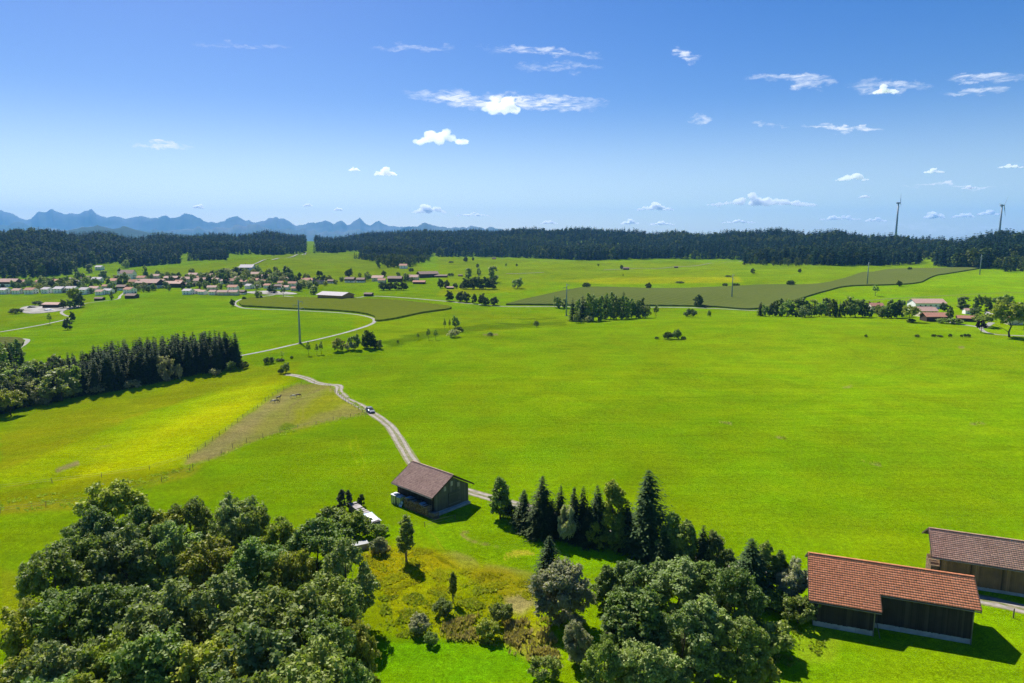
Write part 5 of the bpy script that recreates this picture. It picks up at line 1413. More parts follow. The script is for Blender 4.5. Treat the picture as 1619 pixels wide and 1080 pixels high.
T('round', 1104, 484.5, 18, 'dark round tree beside the field road at centre right', None, 17, 1); T('bush', 1117, 485.5, 3, 'low bush right of the dark roadside tree', None, 12, 0)
T('bush', 1091, 501, 12, 'dark low tree behind the crest at centre right', None, 22, 0); T('bush', 1121, 501, 9, 'small bush behind the crest right of the low tree', None, 7, 1); T('bush', 848, 517, 9, 'bush in the hollow left of the central clump', None, 9, 1); T('spruce', 1202, 500, 23, 'dark cone-shaped tree at the left end of the hamlet hedge', None, 15)
# central clump
CG = 'trees of the central spruce clump'
for x_, y_, h_, k, w_, n_ in ((882, 487, 20, 'tall', 14, 'tallest'), (877, 486, 18, 'open', 12, 'leftmost'), (893, 487, 17, 'tall', 13, 'lowest')):
    T(k, x_, y_, h_, n_ + ' loose tree standing at the left of the central clump by the pole', 'loose trees left of the central clump', w_, 1)
for x_, y_, h_, w_ in ((905, 508, 38, 17), (914, 507, 37, 16), (921, 508, 43, 20), (930, 508, 48, 22), (938, 507, 44, 22), (946, 507, 40, 20), (952, 504, 40, 16), (958, 505, 40, 17), (966, 505, 40, 18), (974, 505, 41, 18), (982, 505, 41, 19), (990, 504, 38, 19), (998, 503, 34, 18), (1006, 503, 30, 18), (968, 500, 42, 17), (985, 499, 40, 17), (958, 499, 38, 15)):
    T('spruce' if x_ % 2 else 'tall', x_, y_, h_ * 0.97, 'dark tree of the central clump behind the crest', CG, w_, 0)
T('round', 1013, 502, 29, 'dark rounded crown at the right of the central clump', None, 17, 1); T('round', 1020, 503, 22, 'green tree at the right foot of the central clump', None, 19, 0); T('open', 1037, 502.5, 20, 'pale open tree at the right end of the central clump', None, 18, 1)
T('pale', 911, 511, 19, 'pale bush at the left foot of the central clump', None, 12, 1); T('bush', 932, 509.5, 10, 'grey bush at the foot of the central clump', None, 13, 2); T('bush', 920, 511, 6, 'low yellowish bush before the central clump', None, 9, 1)
# island of shrubs in the big field
T('bush', 1056, 536, 11, 'left shrub of the small thicket in the big field', None, 15, 0); T('bush', 1070, 536, 13, 'tallest shrub of the small thicket in the big field', None, 15, 1); T('bush', 1081, 537, 5, 'low shrub at the right of the field thicket', None, 7, 0); T('bush', 1038, 536, 3.5, 'tiny shrub left of the field thicket', None, 7, 0)
for i, (x_, w_, h_) in enumerate(((1369, 5, 4), (1450, 7, 4), (1476, 6, 4.5), (1486, 8, 3), (1502, 6, 5), (1520, 4, 4), (1529, 10, 5))):
    T('bush', x_, 533, h_, ('leftmost', 'second', 'third', 'fourth', 'fifth', 'sixth', 'rightmost')[i] + ' tiny dark bush in the row on the meadow before the hamlet', 'bush row before the hamlet', w_, 0)
# copses in the hollow at centre left
for k, x_, y_, h_, w_, lab in (('open', 488, 562, 21, 12, 'thin open tree, leftmost in the hollow'), ('open', 501, 561, 17, 11, 'thin open tree, second in the hollow'), ('open', 508, 560, 20, 14, 'wider open tree, third in the hollow'), ('round', 534, 556, 22, 22, 'dark round tree at the left of the hollow copse'), ('bush', 553, 554, 13, 16, 'low dark shrub inside the hollow copse'), ('round', 561, 553, 26, 20, 'broad tree in the middle of the hollow copse'), ('tall', 577, 550, 27, 15, 'darkest tall tree of the hollow copse'), ('round', 585, 551, 28, 22, 'light green tree at the right of the hollow copse'), ('bush', 593, 551, 12, 18, 'low shrub at the right foot of the hollow copse'), ('tall', 601, 552, 17, 10, 'small cone-shaped tree right of the hollow copse'), ('bush', 629, 543, 5, 4, 'tiny bush right of the hollow copse'),
                             ('open', 661, 537, 10, 9, 'small scrubby tree, left one on the stream bank'), ('open', 677, 537, 17, 12, 'open tree in the stream bank group'), ('open', 689, 537, 15, 14, 'second open tree in the stream bank group'), ('open', 703, 522, 18, 10, 'thin tree left of the dark stream bank tree'), ('open', 711, 521, 16, 8, 'thinner tree between two on the stream bank'), ('round', 720, 518, 19, 13, 'dark round tree on the stream bank'), ('bush', 718, 533, 12, 20, 'rounded green shrub below the dark stream bank tree'), ('bush', 726, 525, 8, 14, 'dark shrub behind the rounded green one'), ('bush', 775, 531, 5, 12, 'flat scrub patch in the pale hollow')):
    T(k, x_, y_, h_, lab, None, w_, 1 if k in ('open',) else None)
T('bush', 425, 575, 10, 'dark bush with short trunk at the left of the track end', None, 16, 0); T('bare', 446, 571, 18, 'thin nearly leafless tree near the track end', None, 7); T('bush', 443, 571, 4, 'low dark scrub at the foot of the leafless tree', None, 12, 0); T('bush', 461, 567, 4, 'tiny bush right of the leafless tree', None, 5, 0)
T('round', 451, 590, 17, 'green tree at the upper end of the track', None, 14, 0); T('bush', 444, 591, 8, 'dark shrub beside the tree at the track end', None, 9, 0)
# hamlet trees
ORD = 'leftmost,second,third,fourth,fifth,sixth,seventh,eighth,ninth,tenth,eleventh,twelfth,thirteenth,fourteenth,fifteenth,sixteenth,seventeenth,eighteenth,nineteenth,twentieth'.split(',')
HT = 'trees of the hamlet hedge'
for i, (x_, y_, h_, w_, k) in enumerate(((1211, 501, 20, 14, 'round'), (1222, 501, 23, 16, 'round'), (1232, 500, 30, 19, 'tall'), (1244, 501, 27, 22, 'round'), (1258, 501, 33, 22, 'tall'), (1268, 501, 34, 26, 'tall'), (1283, 501, 27, 20, 'round'), (1295, 501, 25, 19, 'round'), (1305, 499, 32, 20, 'tall'), (1316, 502, 28, 17, 'round'), (1336, 502, 28, 17, 'round'), (1345, 501, 24, 15, 'round'), (1352, 502, 33, 30, 'round'), (1364, 502, 27, 20, 'round'), (1374, 502, 15, 14, 'round'), (1389, 500, 15, 14, 'round'), (1398, 503, 22, 15, 'round'), (1409, 503, 31, 22, 'tall'), (1418, 503, 28, 20, 'round'), (1426, 501, 30, 16, 'tall'))):
    T(k, x_, y_, h_, ORD[i] + ' leafy tree from the left in the hedge left of the hamlet roofs', HT, w_)
T('pale', 1273, 502.5, 20, 'grey-green round tree in front of the hamlet hedge', None, 24, 1); T('spruce', 1321, 502, 30, 'dark spruce in the middle of the hamlet hedge', None, 12); T('spruce', 1327, 502, 27, 'second smaller spruce in the hamlet hedge', None, 10)
T('open', 1437, 509, 26, 'rounded green tree left of the long red shed', None, 24, 0); T('round', 1395, 503, 14, 'light shrub tree under the red roof', None, 15); T('bush', 1440, 510, 6, 'low hedge bush left of the hamlet drive', None, 14, 0); T('bush', 1388, 491, 8, 'tree top left of the pink barn roof', None, 10); T('round', 1375, 485, 8, 'small round tree above the red roof at the hamlet', None, 6, 1); T('round', 1388, 485, 8, 'second small round tree above the red roof', None, 8, 1)
T('tall', 1501, 508, 26, 'dark tree between the red shed and the red barn', None, 14); T('round', 1492, 492, 13, 'dark tree right of the white barn', None, 14, 1); T('tall', 1523, 490, 24, 'tall dark tree behind the red-roofed barn', None, 22); T('tall', 1545, 492, 27, 'slim light tree behind the hamlet road', None, 16); T('open', 1557, 492, 24, 'light green tree behind the hamlet road', None, 16, 0); T('round', 1563, 493, 16, 'dark bush tree behind the hamlet road', None, 12, 1); T('round', 1587, 493, 28, 'big rounded tree behind the roadside one', None, 30, 0); T('round', 1540, 501, 15, 'garden tree beside the grey-pink roof', None, 18)
T('open', 1554, 516, 20, 'leafy garden tree left of the purple one', None, 30, 0); T('bush', 1508, 512, 8, 'clipped hedge along the hamlet road', None, 24, 1); T('bush', 1490, 511, 7, 'hedge bush at the hamlet drive', None, 18, 1); T('purple', 1551, 526, 20, 'dark purple-leaved tree at the road fork', None, 15)
T('open', 1596, 533, 58, 'big yellow-green tree standing by the hamlet road', None, 62, 0); T('open', 1619, 520, 28, 'yellow-green tree at the right frame edge', None, 26, 0)

# ------------------------------------------------------------------ barns
def island_mat(name, c1, c2, c3, rough=0.8, scale=0.5, spec=0.15, val=0.2):
    """pieces (tiles, boards, logs) each a little different"""
    m, nt, out = new_mat(name)
    tc = N(nt, 'ShaderNodeTexCoord'); geo = N(nt, 'ShaderNodeNewGeometry')
    isl = geo.outputs['Random Per Island']
    c = mixc(nt, ramp(nt, noise(nt, tc.outputs['Object'], scale, 4.0), 0.3, 0.7), c1, c2)
    c = mixc(nt, ramp(nt, isl, 0.8, 1.0, 0, 0.75), c, c3)
    hs = N(nt, 'ShaderNodeHueSaturation'); nt.links.new(c, hs.inputs['Color'])
    wn_ = N(nt, 'ShaderNodeTexWhiteNoise'); wn_.noise_dimensions = '1D'; nt.links.new(isl, wn_.inputs['W'])
    nt.links.new(ramp(nt, wn_.outputs['Value'], 0, 1, 1 - val, 1 + val), hs.inputs['Value'])
    b = N(nt, 'ShaderNodeBsdfPrincipled', Roughness=rough); b.inputs['Specular IOR Level'].default_value = spec
    nt.links.new(hs.outputs[0], b.inputs['Base Color']); nt.links.new(b.outputs[0], out.inputs['Surface'])
    return m
M_TRED = island_mat('tiles_red', (0.68, 0.258, 0.130), (0.62, 0.230, 0.115), (0.70, 0.29, 0.155), rough=0.95, spec=0.03, scale=0.35, val=0.10)
M_TBRN = island_mat('tiles_brown', (0.48, 0.290, 0.205), (0.42, 0.248, 0.172), (0.52, 0.33, 0.24), rough=0.95, spec=0.03, scale=0.4, val=0.12)
M_TBRN2 = island_mat('tiles_weathered', (0.40, 0.265, 0.210), (0.34, 0.222, 0.178), (0.26, 0.165, 0.135), rough=0.95, spec=0.03, scale=0.4, val=0.12)
M_BOARD_D = island_mat('boards_dark', (0.036, 0.030, 0.027), (0.026, 0.022, 0.021), (0.062, 0.052, 0.044), scale=0.8)
M_BOARD_G = island_mat('boards_grey', (0.105, 0.105, 0.088), (0.085, 0.085, 0.072), (0.16, 0.155, 0.13), scale=0.8)
M_BOARD_B = island_mat('boards_brown', (0.20, 0.125, 0.065), (0.12, 0.078, 0.048), (0.26, 0.165, 0.085), scale=0.5)
M_LOG = island_mat('firewood', (0.22, 0.145, 0.085), (0.15, 0.105, 0.07), (0.34, 0.25, 0.16), scale=2.0, val=0.35)
M_LOGG = island_mat('firewood_grey', (0.20, 0.17, 0.145), (0.14, 0.12, 0.105), (0.30, 0.26, 0.22), scale=2.0, val=0.35)
M_CONC = simple('concrete', (0.40, 0.40, 0.39), 0.9, 0.15, scale=0.8, col2=(0.28, 0.28, 0.27))
M_METAL = simple('gutter_metal', (0.20, 0.19, 0.18), 0.45, 0.4, metal=0.5)
M_SHEET = simple('grey_sheet', (0.36, 0.33, 0.31), 0.8, 0.2, scale=1.2, col2=(0.24, 0.22, 0.21))
M_WTARP = simple('white_tarp', (0.70, 0.69, 0.68), 0.5, 0.4, scale=0.8, col2=(0.55, 0.56, 0.58))
M_BTARP = simple('blue_sheet', (0.30, 0.42, 0.56), 0.4, 0.4, var=0.15)
M_PGREEN = simple('pale_green_panel', (0.46, 0.50, 0.24), 0.6, 0.3, var=0.15)
M_POST = simple('fence_wood', (0.16, 0.13, 0.10), 0.9, 0.1, scale=2.0)
M_WIRE = simple('fence_wire', (0.16, 0.15, 0.14), 0.6, 0.3)

def tiles(corner, along, up, A, B, n, tw=0.30, th=0.36, seed=0):
    """rows of overlapping pantiles on a slope; corner = left end of the eave"""
    rg = np.random.default_rng(seed)
    nc, nrw = max(1, round(A / tw)), max(1, round(B / th)); cw, rh = A / nc, B / nrw
    I, J = np.meshgrid(np.arange(nc), np.arange(nrw)); I, J = I.ravel(), J.ravel(); k = len(I)
    jl = rg.uniform(-0.008, 0.008, k)
    prof = np.array([(0.0, 0.0), (0.30, 0.026), (0.65, 0.016), (1.0, 0.002)])
    P = []
    for v0, zz in ((-0.05, 0.030), (1.0, 0.010)):
        for (s, hgt_) in prof:
            P.append(np.outer((I + s) * cw, along) + np.outer((J + v0) * rh, up) + np.outer(hgt_ + zz + jl, n))
    for (s, hgt_) in prof:
        P.append(np.outer((I + s) * cw, along) + np.outer((J - 0.06) * rh, up) + np.outer(np.full(k, 0.004), n))
    P = np.stack(P, 1) + np.array(corner)
    b = (np.arange(k) * 12)[:, None]
    q = [b + np.array([[a, a + 1, a + 5, a + 4]]) for a in range(3)] + [b + np.array([[a + 8, a + 9, a + 1, a]]) for a in range(3)]
    return P.reshape(-1, 3), np.concatenate(q)

def boards(p0, p1, z0, z1f, mat, seed, out_n, w=0.2, parent=None, name='boards'):
    """vertical planks from p0 to p1; z1f(t) gives their top"""
    rg = np.random.default_rng(seed)
    p0, p1 = np.array(p0), np.array(p1); L = np.linalg.norm(p1 - p0); n = max(1, int(L / w)); d = (p1 - p0) / L
    mb = MB(); o = np.array(out_n)
    for i in range(n):
        a, b = (i + 0.04) * L / n, (i + 0.96) * L / n
        off = rg.uniform(0.02, 0.045); zb = z0 + rg.uniform(-0.03, 0.05)
        q = []
        for s, k in ((a, 0), (b, 0)):
            for oo in (0.0, off):
                x, y = p0 + d * s + o * oo
                q.append((x, y, zb)); q.append((x, y, z1f((s) / L) - 0.02))
        # q: a-in-lo, a-in-hi, a-out-lo, a-out-hi, b-...
        mb.add(q, [(2, 6, 7, 3), (0, 2, 3, 1), (4, 5, 7, 6), (1, 3, 7, 5), (0, 4, 6, 2)])
    ob = mb.build(name, mat, parent); ob['kind'] = 'stuff'
    return ob

def roof_side(e, x0, x1, ye, ze, yr, zr, mat, seed, deck_mat):
    """one slope from eave (ye,ze) to ridge (yr,zr)"""
    s = 1 if yr > ye else -1
    upv = Vector((0, yr - ye, zr - ze)); B = upv.length; upv.normalize()
    al = Vector((1, 0, 0)) * s
    nrm = al.cross(upv)
    if nrm.z < 0: nrm = -nrm
    corner = Vector((x0 if s > 0 else x1, ye, ze)) + nrm * 0.12
    V, F_ = tiles(corner, np.array(al), np.array(upv), x1 - x0, B, np.array(nrm), seed=seed)
    me = mesh_np('roof_tiles', V, F_, mat)
    o = link(bpy.data.objects.new('roof_tiles', me), e); o['kind'] = 'stuff'
    mb = MB()
    q = [Vector((x0, ye, ze)), Vector((x1, ye, ze)), Vector((x1, yr, zr)), Vector((x0, yr, zr))]
    q2 = [p + nrm * 0.09 for p in q]
    mb.add(q + q2, [(3, 2, 1, 0), (4, 5, 6, 7), (0, 1, 5, 4), (1, 2, 6, 5), (2, 3, 7, 6), (3, 0, 4, 7)])
    mb.build('roof_deck', deck_mat, e)

def ridge_caps(e, x0, x1, y, z, mat):
    mb = MB(); n = int((x1 - x0) / 0.42); w = (x1 - x0) / n
    for i in range(n):
        a = x0 + i * w
        vs = []; 
        for xx, r_ in ((a, 0.17), (a + w * 1.06, 0.145)):
            for j in range(6):
                an = math.pi * j / 5
                vs.append((xx, y + math.cos(an) * r_, z + 0.06 + math.sin(an) * r_ * 0.85))
        mb.add(vs, [(j, j + 1, j + 7, j + 6) for j in range(5)])
    o = mb.build('ridge_tiles', mat, e); o['kind'] = 'stuff'

def verge(e, x, pts, mat):
    mb = MB()
    for (y0, z0), (y1, z1) in zip(pts[:-1], pts[1:]):
        mb.add([(x - 0.03, y0, z0 - 0.10), (x + 0.03, y0, z0 - 0.10), (x + 0.03, y1, z1 - 0.10), (x - 0.03, y1, z1 - 0.10), (x - 0.03, y0, z0 + 0.2), (x + 0.03, y0, z0 + 0.2), (x + 0.03, y1, z1 + 0.2), (x - 0.03, y1, z1 + 0.2)],
               [(0, 1, 2, 3), (4, 7, 6, 5), (0, 4, 5, 1), (1, 5, 6, 2), (2, 6, 7, 3), (3, 7, 4, 0)])
    mb.build('verge_board', mat, e)

def gutter(e, x0, x1, y, z):
    MB().tube([(x0, y, z), (x1, y, z - 0.04)], [0.075, 0.075], 8).build('gutter', M_METAL, e)

def gable_wall(e, x, y0, y1, zw, yr, zr, z0, mat, seed, sgn):
    def top(t):
        y = y0 + (y1 - y0) * t
        return zw[0] + (zr - zw[0]) * (y - y0) / (yr - y0) if (y - y0) / (yr - y0) <= 1 else zw[1] + (zr - zw[1]) * (y1 - y) / (y1 - yr)
    boards((x, y0), (x, y1), z0, top, mat, seed, (sgn, 0), 0.2, e)

# hay barn in the middle
e = empty('hay_barn', (-15.3, 126.1, h1(-15.3, 126.1)), R(-42.7)); hay = e
tag(e, 'dark timber hay barn with brown tiled roof beside the farm track', 'barn')
MB().box((0, 0, 0.1), (10.9, 8.7, 0.8)).build('plinth', M_CONC, e)
mb = MB(); mb.add([(-5.35, -4.25, 0.5), (5.35, -4.25, 0.5), (5.35, 4.25, 0.5), (-5.35, 4.25, 0.5), (-5.35, -4.25, 3.9), (5.35, -4.25, 3.9), (5.35, 4.25, 3.9), (-5.35, 4.25, 3.9), (-5.35, 0, 6.3), (5.35, 0, 6.3)], [(0, 1, 5, 4), (2, 3, 7, 6), (1, 2, 6, 9, 5), (3, 0, 4, 8, 7), (0, 3, 2, 1), (4, 5, 9, 8), (6, 7, 8, 9)])
mb.build('wall', M_TIMBER, e)
boards((-5.4, -4.28), (5.4, -4.28), 0.5, lambda t: 3.85, M_BOARD_D, 1, (0, -1), 0.2, e)
boards((-5.4, 4.28), (5.4, 4.28), 0.5, lambda t: 3.85, M_BOARD_D, 2, (0, 1), 0.2, e)
gable_wall(e, 5.38, -4.3, 4.3, (3.85, 3.85), 0, 6.3, 0.5, M_BOARD_G, 3, 1)
gable_wall(e, -5.38, -4.3, 4.3, (3.85, 3.85), 0, 6.3, 0.5, M_BOARD_D, 4, -1)
roof_side(e, -6.0, 6.0, -5.2, 3.62, 0, 6.62, M_TBRN2, 5, M_TIMBER)
roof_side(e, -6.0, 6.0, 5.2, 3.62, 0, 6.62, M_TBRN2, 6, M_TIMBER)
ridge_caps(e, -6.0, 6.0, 0, 6.74, M_TBRN2)
for x in (-6.03, 6.03): verge(e, x, [(-5.25, 3.62), (0, 6.64), (5.25, 3.62)], M_TIMBER)
gutter(e, -6, 6, -5.3, 3.62); gutter(e, -6, 6, 5.3, 3.62)
for y in (-1.7, 0.0, 1.7):
    MB().box((5.46, y, 5.0 - abs(y) * 0.35), (0.05, 0.55, 0.9)).build('hatch_panel', M_SHEET, e)
for x in (-5.0, -1.7, 1.7, 5.0):
    MB().tube([(x, -4.3, 2.7), (x, -5.05, 3.62)], [0.07, 0.07], 6).build('brace', M_TIMBER, e)
MB().box((5.75, 0.2, 0.12), (0.6, 8.2, 0.55)).build('step', M_CONC, e)
mb = MB(); mb.box((5.5, 0.6, 1.95), (0.07, 2.9, 2.8)); mb.box((5.53, 0.6, 2.9), (0.06, 2.9, 0.14)); mb.box((5.53, 0.6, 1.1), (0.06, 2.9, 0.14)); d_ = mb.build('door', M_BOARD_G, e)
MB().box((5.58, 1.7, 1.8), (0.05, 0.1, 0.4)).build('handle', M_METAL, d_)

def wood_stack(name, loc, rz, L, D, H, mat, seed, label, uneven=0.25, size=0.14):
    """split logs lying across, ends to the front"""
    rg = np.random.default_rng(seed)
    e_ = empty(name, loc, rz); tag(e_, label, 'firewood')
    mb = MB(); x = 0.0
    while x < L:
        hcol = H * (1 - uneven * abs(math.sin(x * 0.9 + seed)) * rg.uniform(0.4, 1)); z = 0.0
        while z < hcol:
            r_ = size * rg.uniform(0.75, 1.25); k = int(rg.integers(3, 7)); ph = rg.uniform(0, 6.28); y0 = rg.uniform(-0.12, 0.08)
            xx = x + rg.uniform(-0.03, 0.03) - L / 2
            vs = [(xx + math.cos(ph + 6.283 * j / k) * r_ * 0.62, y, z + r_ * 0.5 + math.sin(ph + 6.283 * j / k) * r_ * 0.62) for y in (-D / 2 + y0, D / 2) for j in range(k)]
            mb.add(vs, [(j, (j + 1) % k, k + (j + 1) % k, k + j) for j in range(k)] + [tuple(range(k)), tuple(range(k, 2 * k))])
            z += r_ * 1.02
        x += size * 1.02
    o = mb.build('logs', mat, e_); o['kind'] = 'stuff'
    return e_
def bl(x, y, z=0.0, c=(-15.3, 126.1), a=-42.7):
    q = Matrix.Rotation(R(a), 2) @ Vector((x, y)); return (c[0] + q.x, c[1] + q.y, h1(c[0] + q.x, c[1] + q.y) + z)
ws = wood_stack('firewood_stack', bl(1.7, -5.1), R(-42.7), 6.6, 1.1, 2.1, M_LOG, 3, 'tall split firewood stack against the long wall of the hay barn')
rg_ = np.random.default_rng(8)
for i in range(9):
    o = MB().box((-2.6 + i * 0.66, rg_.uniform(-0.15, 0.15), 2.02 + rg_.uniform(-0.32, 0.12)), (0.75, 1.2, 0.05), m=Matrix.Rotation(rg_.uniform(-0.2, 0.2), 3, 'Y')).build('cover_sheet', M_SHEET if i % 3 else M_BTARP, ws)
for x, y, w_, h_, top, lab in ((-4.7, -5.35, 1.25, 1.75, M_WTARP, 'pale green storage box with white top at the barn corner'), (-3.35, -5.2, 1.15, 1.6, M_BTARP, 'pale green storage box with blue lid beside the firewood')):
    b_ = empty('storage_box', bl(x, y), R(-42.7)); tag(b_, lab, 'storage box')
    mb = MB(); mb.box((0, 0, h_ / 2), (w_, 1.1, h_)); mb.build('body', M_PGREEN, b_)
    for xx in (-w_ / 2, 0, w_ / 2): MB().box((xx, -0.56, h_ / 2), (0.07, 0.06, h_)).build('post', M_METAL, b_)
    mb = MB(); mb.box((0, 0, h_ + 0.06), (w_ + 0.15, 1.3, 0.1), m=Matrix.Rotation(0.06, 3, 'X')); mb.box((0.1, 0.05, h_ + 0.18), (w_ * 0.7, 0.8, 0.12)); mb.build('lid', top, b_)
lp = empty('leaning_panel', bl(-2.55, -6.0), R(-42.7)); tag(lp, 'pale blue board leaning against the firewood stack', 'board')
MB().box((0, 0.22, 0.5), (0.85, 0.05, 1.1), m=Matrix.Rotation(R(-24), 3, 'X')).build('board', M_BTARP, lp)
MB().box((0, 0.17, 0.5), (0.95, 0.05, 0.08), m=Matrix.Rotation(R(-24), 3, 'X')).build('batten', M_POST, lp)
tag(wood_stack('firewood_stack', bl(6.0, -4.95), R(-42.7), 1.6, 1.2, 1.1, M_LOGG, 5, 'low grey firewood stack at the near corner of the hay barn'), group=None)

# red barn at lower right
e = empty('red_barn', (49.53, 83.95, h1(49.53, 83.95)), R(-20.5)); red = e
tag(e, 'large barn with stepped red tiled roof and dark board walls', 'barn')
X0, X1, XS = -9.1, 9.0, -2.2
YR, YM, YL, YB = 1.97, -1.85, -4.1, 5.8
SL = 0.555
zr_ = 7.0; zM, zL, zB = zr_ - SL * (YR - YM), zr_ - SL * (YR - YL), zr_ - SL * (YB - YR)
mb = MB()
mb.box(((X0 + XS) / 2, (YL + YB) / 2, 0.15), (XS - X0 + 0.1, YB - YL + 0.1, 1.1)); mb.box(((XS + X1) / 2 + 0.03, (YM + YB) / 2, 0.14), (X1 - XS + 0.1, YB - YM + 0.1, 1.08)); mb.build('plinth', M_CONC, e)
mb = MB()
for xa, xb, yf, zf in ((X0, XS, YL, zL), (XS + 0.01, X1, YM, zM)):
    mb.add([(xa, yf, .6), (xb, yf, .6), (xb, YB, .6), (xa, YB, .6), (xa, yf, zf - .1), (xb, yf, zf - .1), (xb, YB, zB - .1), (xa, YB, zB - .1), (xa, YR, zr_ - .15), (xb, YR, zr_ - .15)], [(0, 1, 5, 4), (2, 3, 7, 6), (1, 2, 6, 9, 5), (3, 0, 4, 8, 7), (0, 3, 2, 1), (4, 5, 9, 8), (6, 7, 8, 9)])
mb.build('wall', M_TIMBER, e)
boards((X0, YL - .02), (XS, YL - .02), 0.66, lambda t: zL - .1, M_BOARD_D, 11, (0, -1), 0.2, e)
boards((XS + .05, YM - .02), (X1, YM - .02), 0.66, lambda t: zM - .1, M_BOARD_D, 12, (0, -1), 0.2, e)
boards((XS + .02, YL), (XS + .02, YM), 0.66, lambda t: zL + (zM - zL) * t - .1, M_BOARD_D, 13, (1, 0), 0.2, e)
gable_wall(e, X1 + .02, YM, YB, (zM - .1, zB - .1), YR, zr_ - .15, 0.66, M_BOARD_D, 14, 1)
gable_wall(e, X0 - .02, YL, YB, (zL - .1, zB - .1), YR, zr_ - .15, 0.66, M_BOARD_D, 15, -1)
OE = 0.42
roof_side(e, X0 - 0.75, XS + 0.85, YL - OE, zL - SL * OE + .08, YR, zr_ + .08, M_TRED, 16, M_TIMBER)
roof_side(e, XS + 0.85, X1 + 0.8, YM - OE, zM - SL * OE + .08, YR, zr_ + .08, M_TRED, 17, M_TIMBER)
roof_side(e, X0 - 0.75, X1 + 0.8, YB + OE, zB - SL * OE + .08, YR, zr_ + .08, M_TRED, 18, M_TIMBER)
ridge_caps(e, X0 - 0.75, X1 + 0.8, YR, zr_ + .2, M_TRED)
verge(e, X0 - .78, [(YL - OE, zL - SL * OE + .08), (YR, zr_ + .1), (YB + OE, zB - SL * OE + .08)], M_TIMBER)
verge(e, X1 + .83, [(YM - OE, zM - SL * OE + .08), (YR, zr_ + .1), (YB + OE, zB - SL * OE + .08)], M_TIMBER)
verge(e, XS + .88, [(YL - OE, zL - SL * OE + .08), (YM - OE, zM - SL * OE + .08)], M_TIMBER)
gutter(e, XS + .9, X1 + .8, YM - OE - .1, zM - SL * OE + .04); gutter(e, X0 - .7, XS + .8, YL - OE - .1, zL - SL * OE + .04)
for x, y, z in ((XS + .12, YL - .12, zL), (X1 + .1, YM - .12, zM)):
    MB().tube([(x, y, -0.2), (x, y, z - 0.3)], [0.07, 0.07], 8).build('downpipe', M_METAL, e)
for x in (X0 + 2.6, X0 + 5.0, XS + 3.6, XS + 7.4):
    y = YL if x < XS else YM
    MB().box((x, y - .065, 0.25), (0.06, 0.04, 0.85)).build('plinth_joint', M_SHEET, e)
MB().tube([(XS + .9, YL - .4, -0.1), (XS + .55, YL + .6, 1.5)], [0.05, 0.05], 6).build('prop', M_POST, e)

# brown barn at the right edge
e = empty('brown_barn', (74.5, 93.63, h1(74.5, 93.63)), R(-23)); brn = e
tag(e, 'long brown timber barn with grey-brown tiled roof at the right edge', 'barn')
XA, XB, HW_ = -11.0, 13.0, 3.9
MB().box(((XA + XB) / 2, 0, 0.05), (XB - XA + .1, 2 * HW_ + .1, 0.7)).build('plinth', M_CONC, e)
mb = MB(); mb.add([(XA, -HW_, .35), (XB, -HW_, .35), (XB, HW_, .35), (XA, HW_, .35), (XA, -HW_, 4.2), (XB, -HW_, 4.2), (XB, HW_, 4.2), (XA, HW_, 4.2), (XA, 0, 6.3), (XB, 0, 6.3)], [(0, 1, 5, 4), (2, 3, 7, 6), (1, 2, 6, 9, 5), (3, 0, 4, 8, 7), (0, 3, 2, 1), (4, 5, 9, 8), (6, 7, 8, 9)])
mb.build('wall', M_TIMBER, e)
for i, (xa, xb) in enumerate(((XA, -7.2), (-7.1, -3.4), (-3.3, 0.6), (0.7, 5.0), (5.1, 9.0), (9.1, XB))):
    boards((xa, -HW_ - .02 - 0.03 * (i % 2)), (xb, -HW_ - .02 - 0.03 * (i % 2)), 0.4, lambda t: 4.15, M_BOARD_B, 21 + i, (0, -1), 0.22, e, 'door_boards')
gable_wall(e, XA - .02, -HW_, HW_, (4.15, 4.15), 0, 6.25, 0.4, M_BOARD_B, 29, -1)
roof_side(e, XA - 1.2, XB + .8, -HW_ - .65, 3.96, 0, 6.52, M_TBRN, 31, M_TIMBER)
roof_side(e, XA - 1.2, XB + .8, HW_ + .65, 3.96, 0, 6.52, M_TBRN, 32, M_TIMBER)
ridge_caps(e, XA - 1.2, XB + .8, 0, 6.64, M_TBRN)
verge(e, XA - 1.23, [(-HW_ - .65, 3.96), (0, 6.54), (HW_ + .65, 3.96)], M_TIMBER)
gutter(e, XA - 1.2, XB + .8, -HW_ - .76, 3.94)
for x in (XA, -7.15, -3.35, 0.65, 5.05, 9.05):
    MB().box((x, -HW_ - .09, 2.3), (0.16, 0.12, 3.7)).build('post', M_TIMBER, e)
def bl3(x, y): return bl(x, y, 0, (74.5, 93.63), -23)
wood_stack('firewood_stack', bl3(-11.65, -1.9), R(67), 3.8, 1.0, 2.9, M_LOG, 9, 'high firewood stack under the gable of the brown barn', 0.12, 0.17)

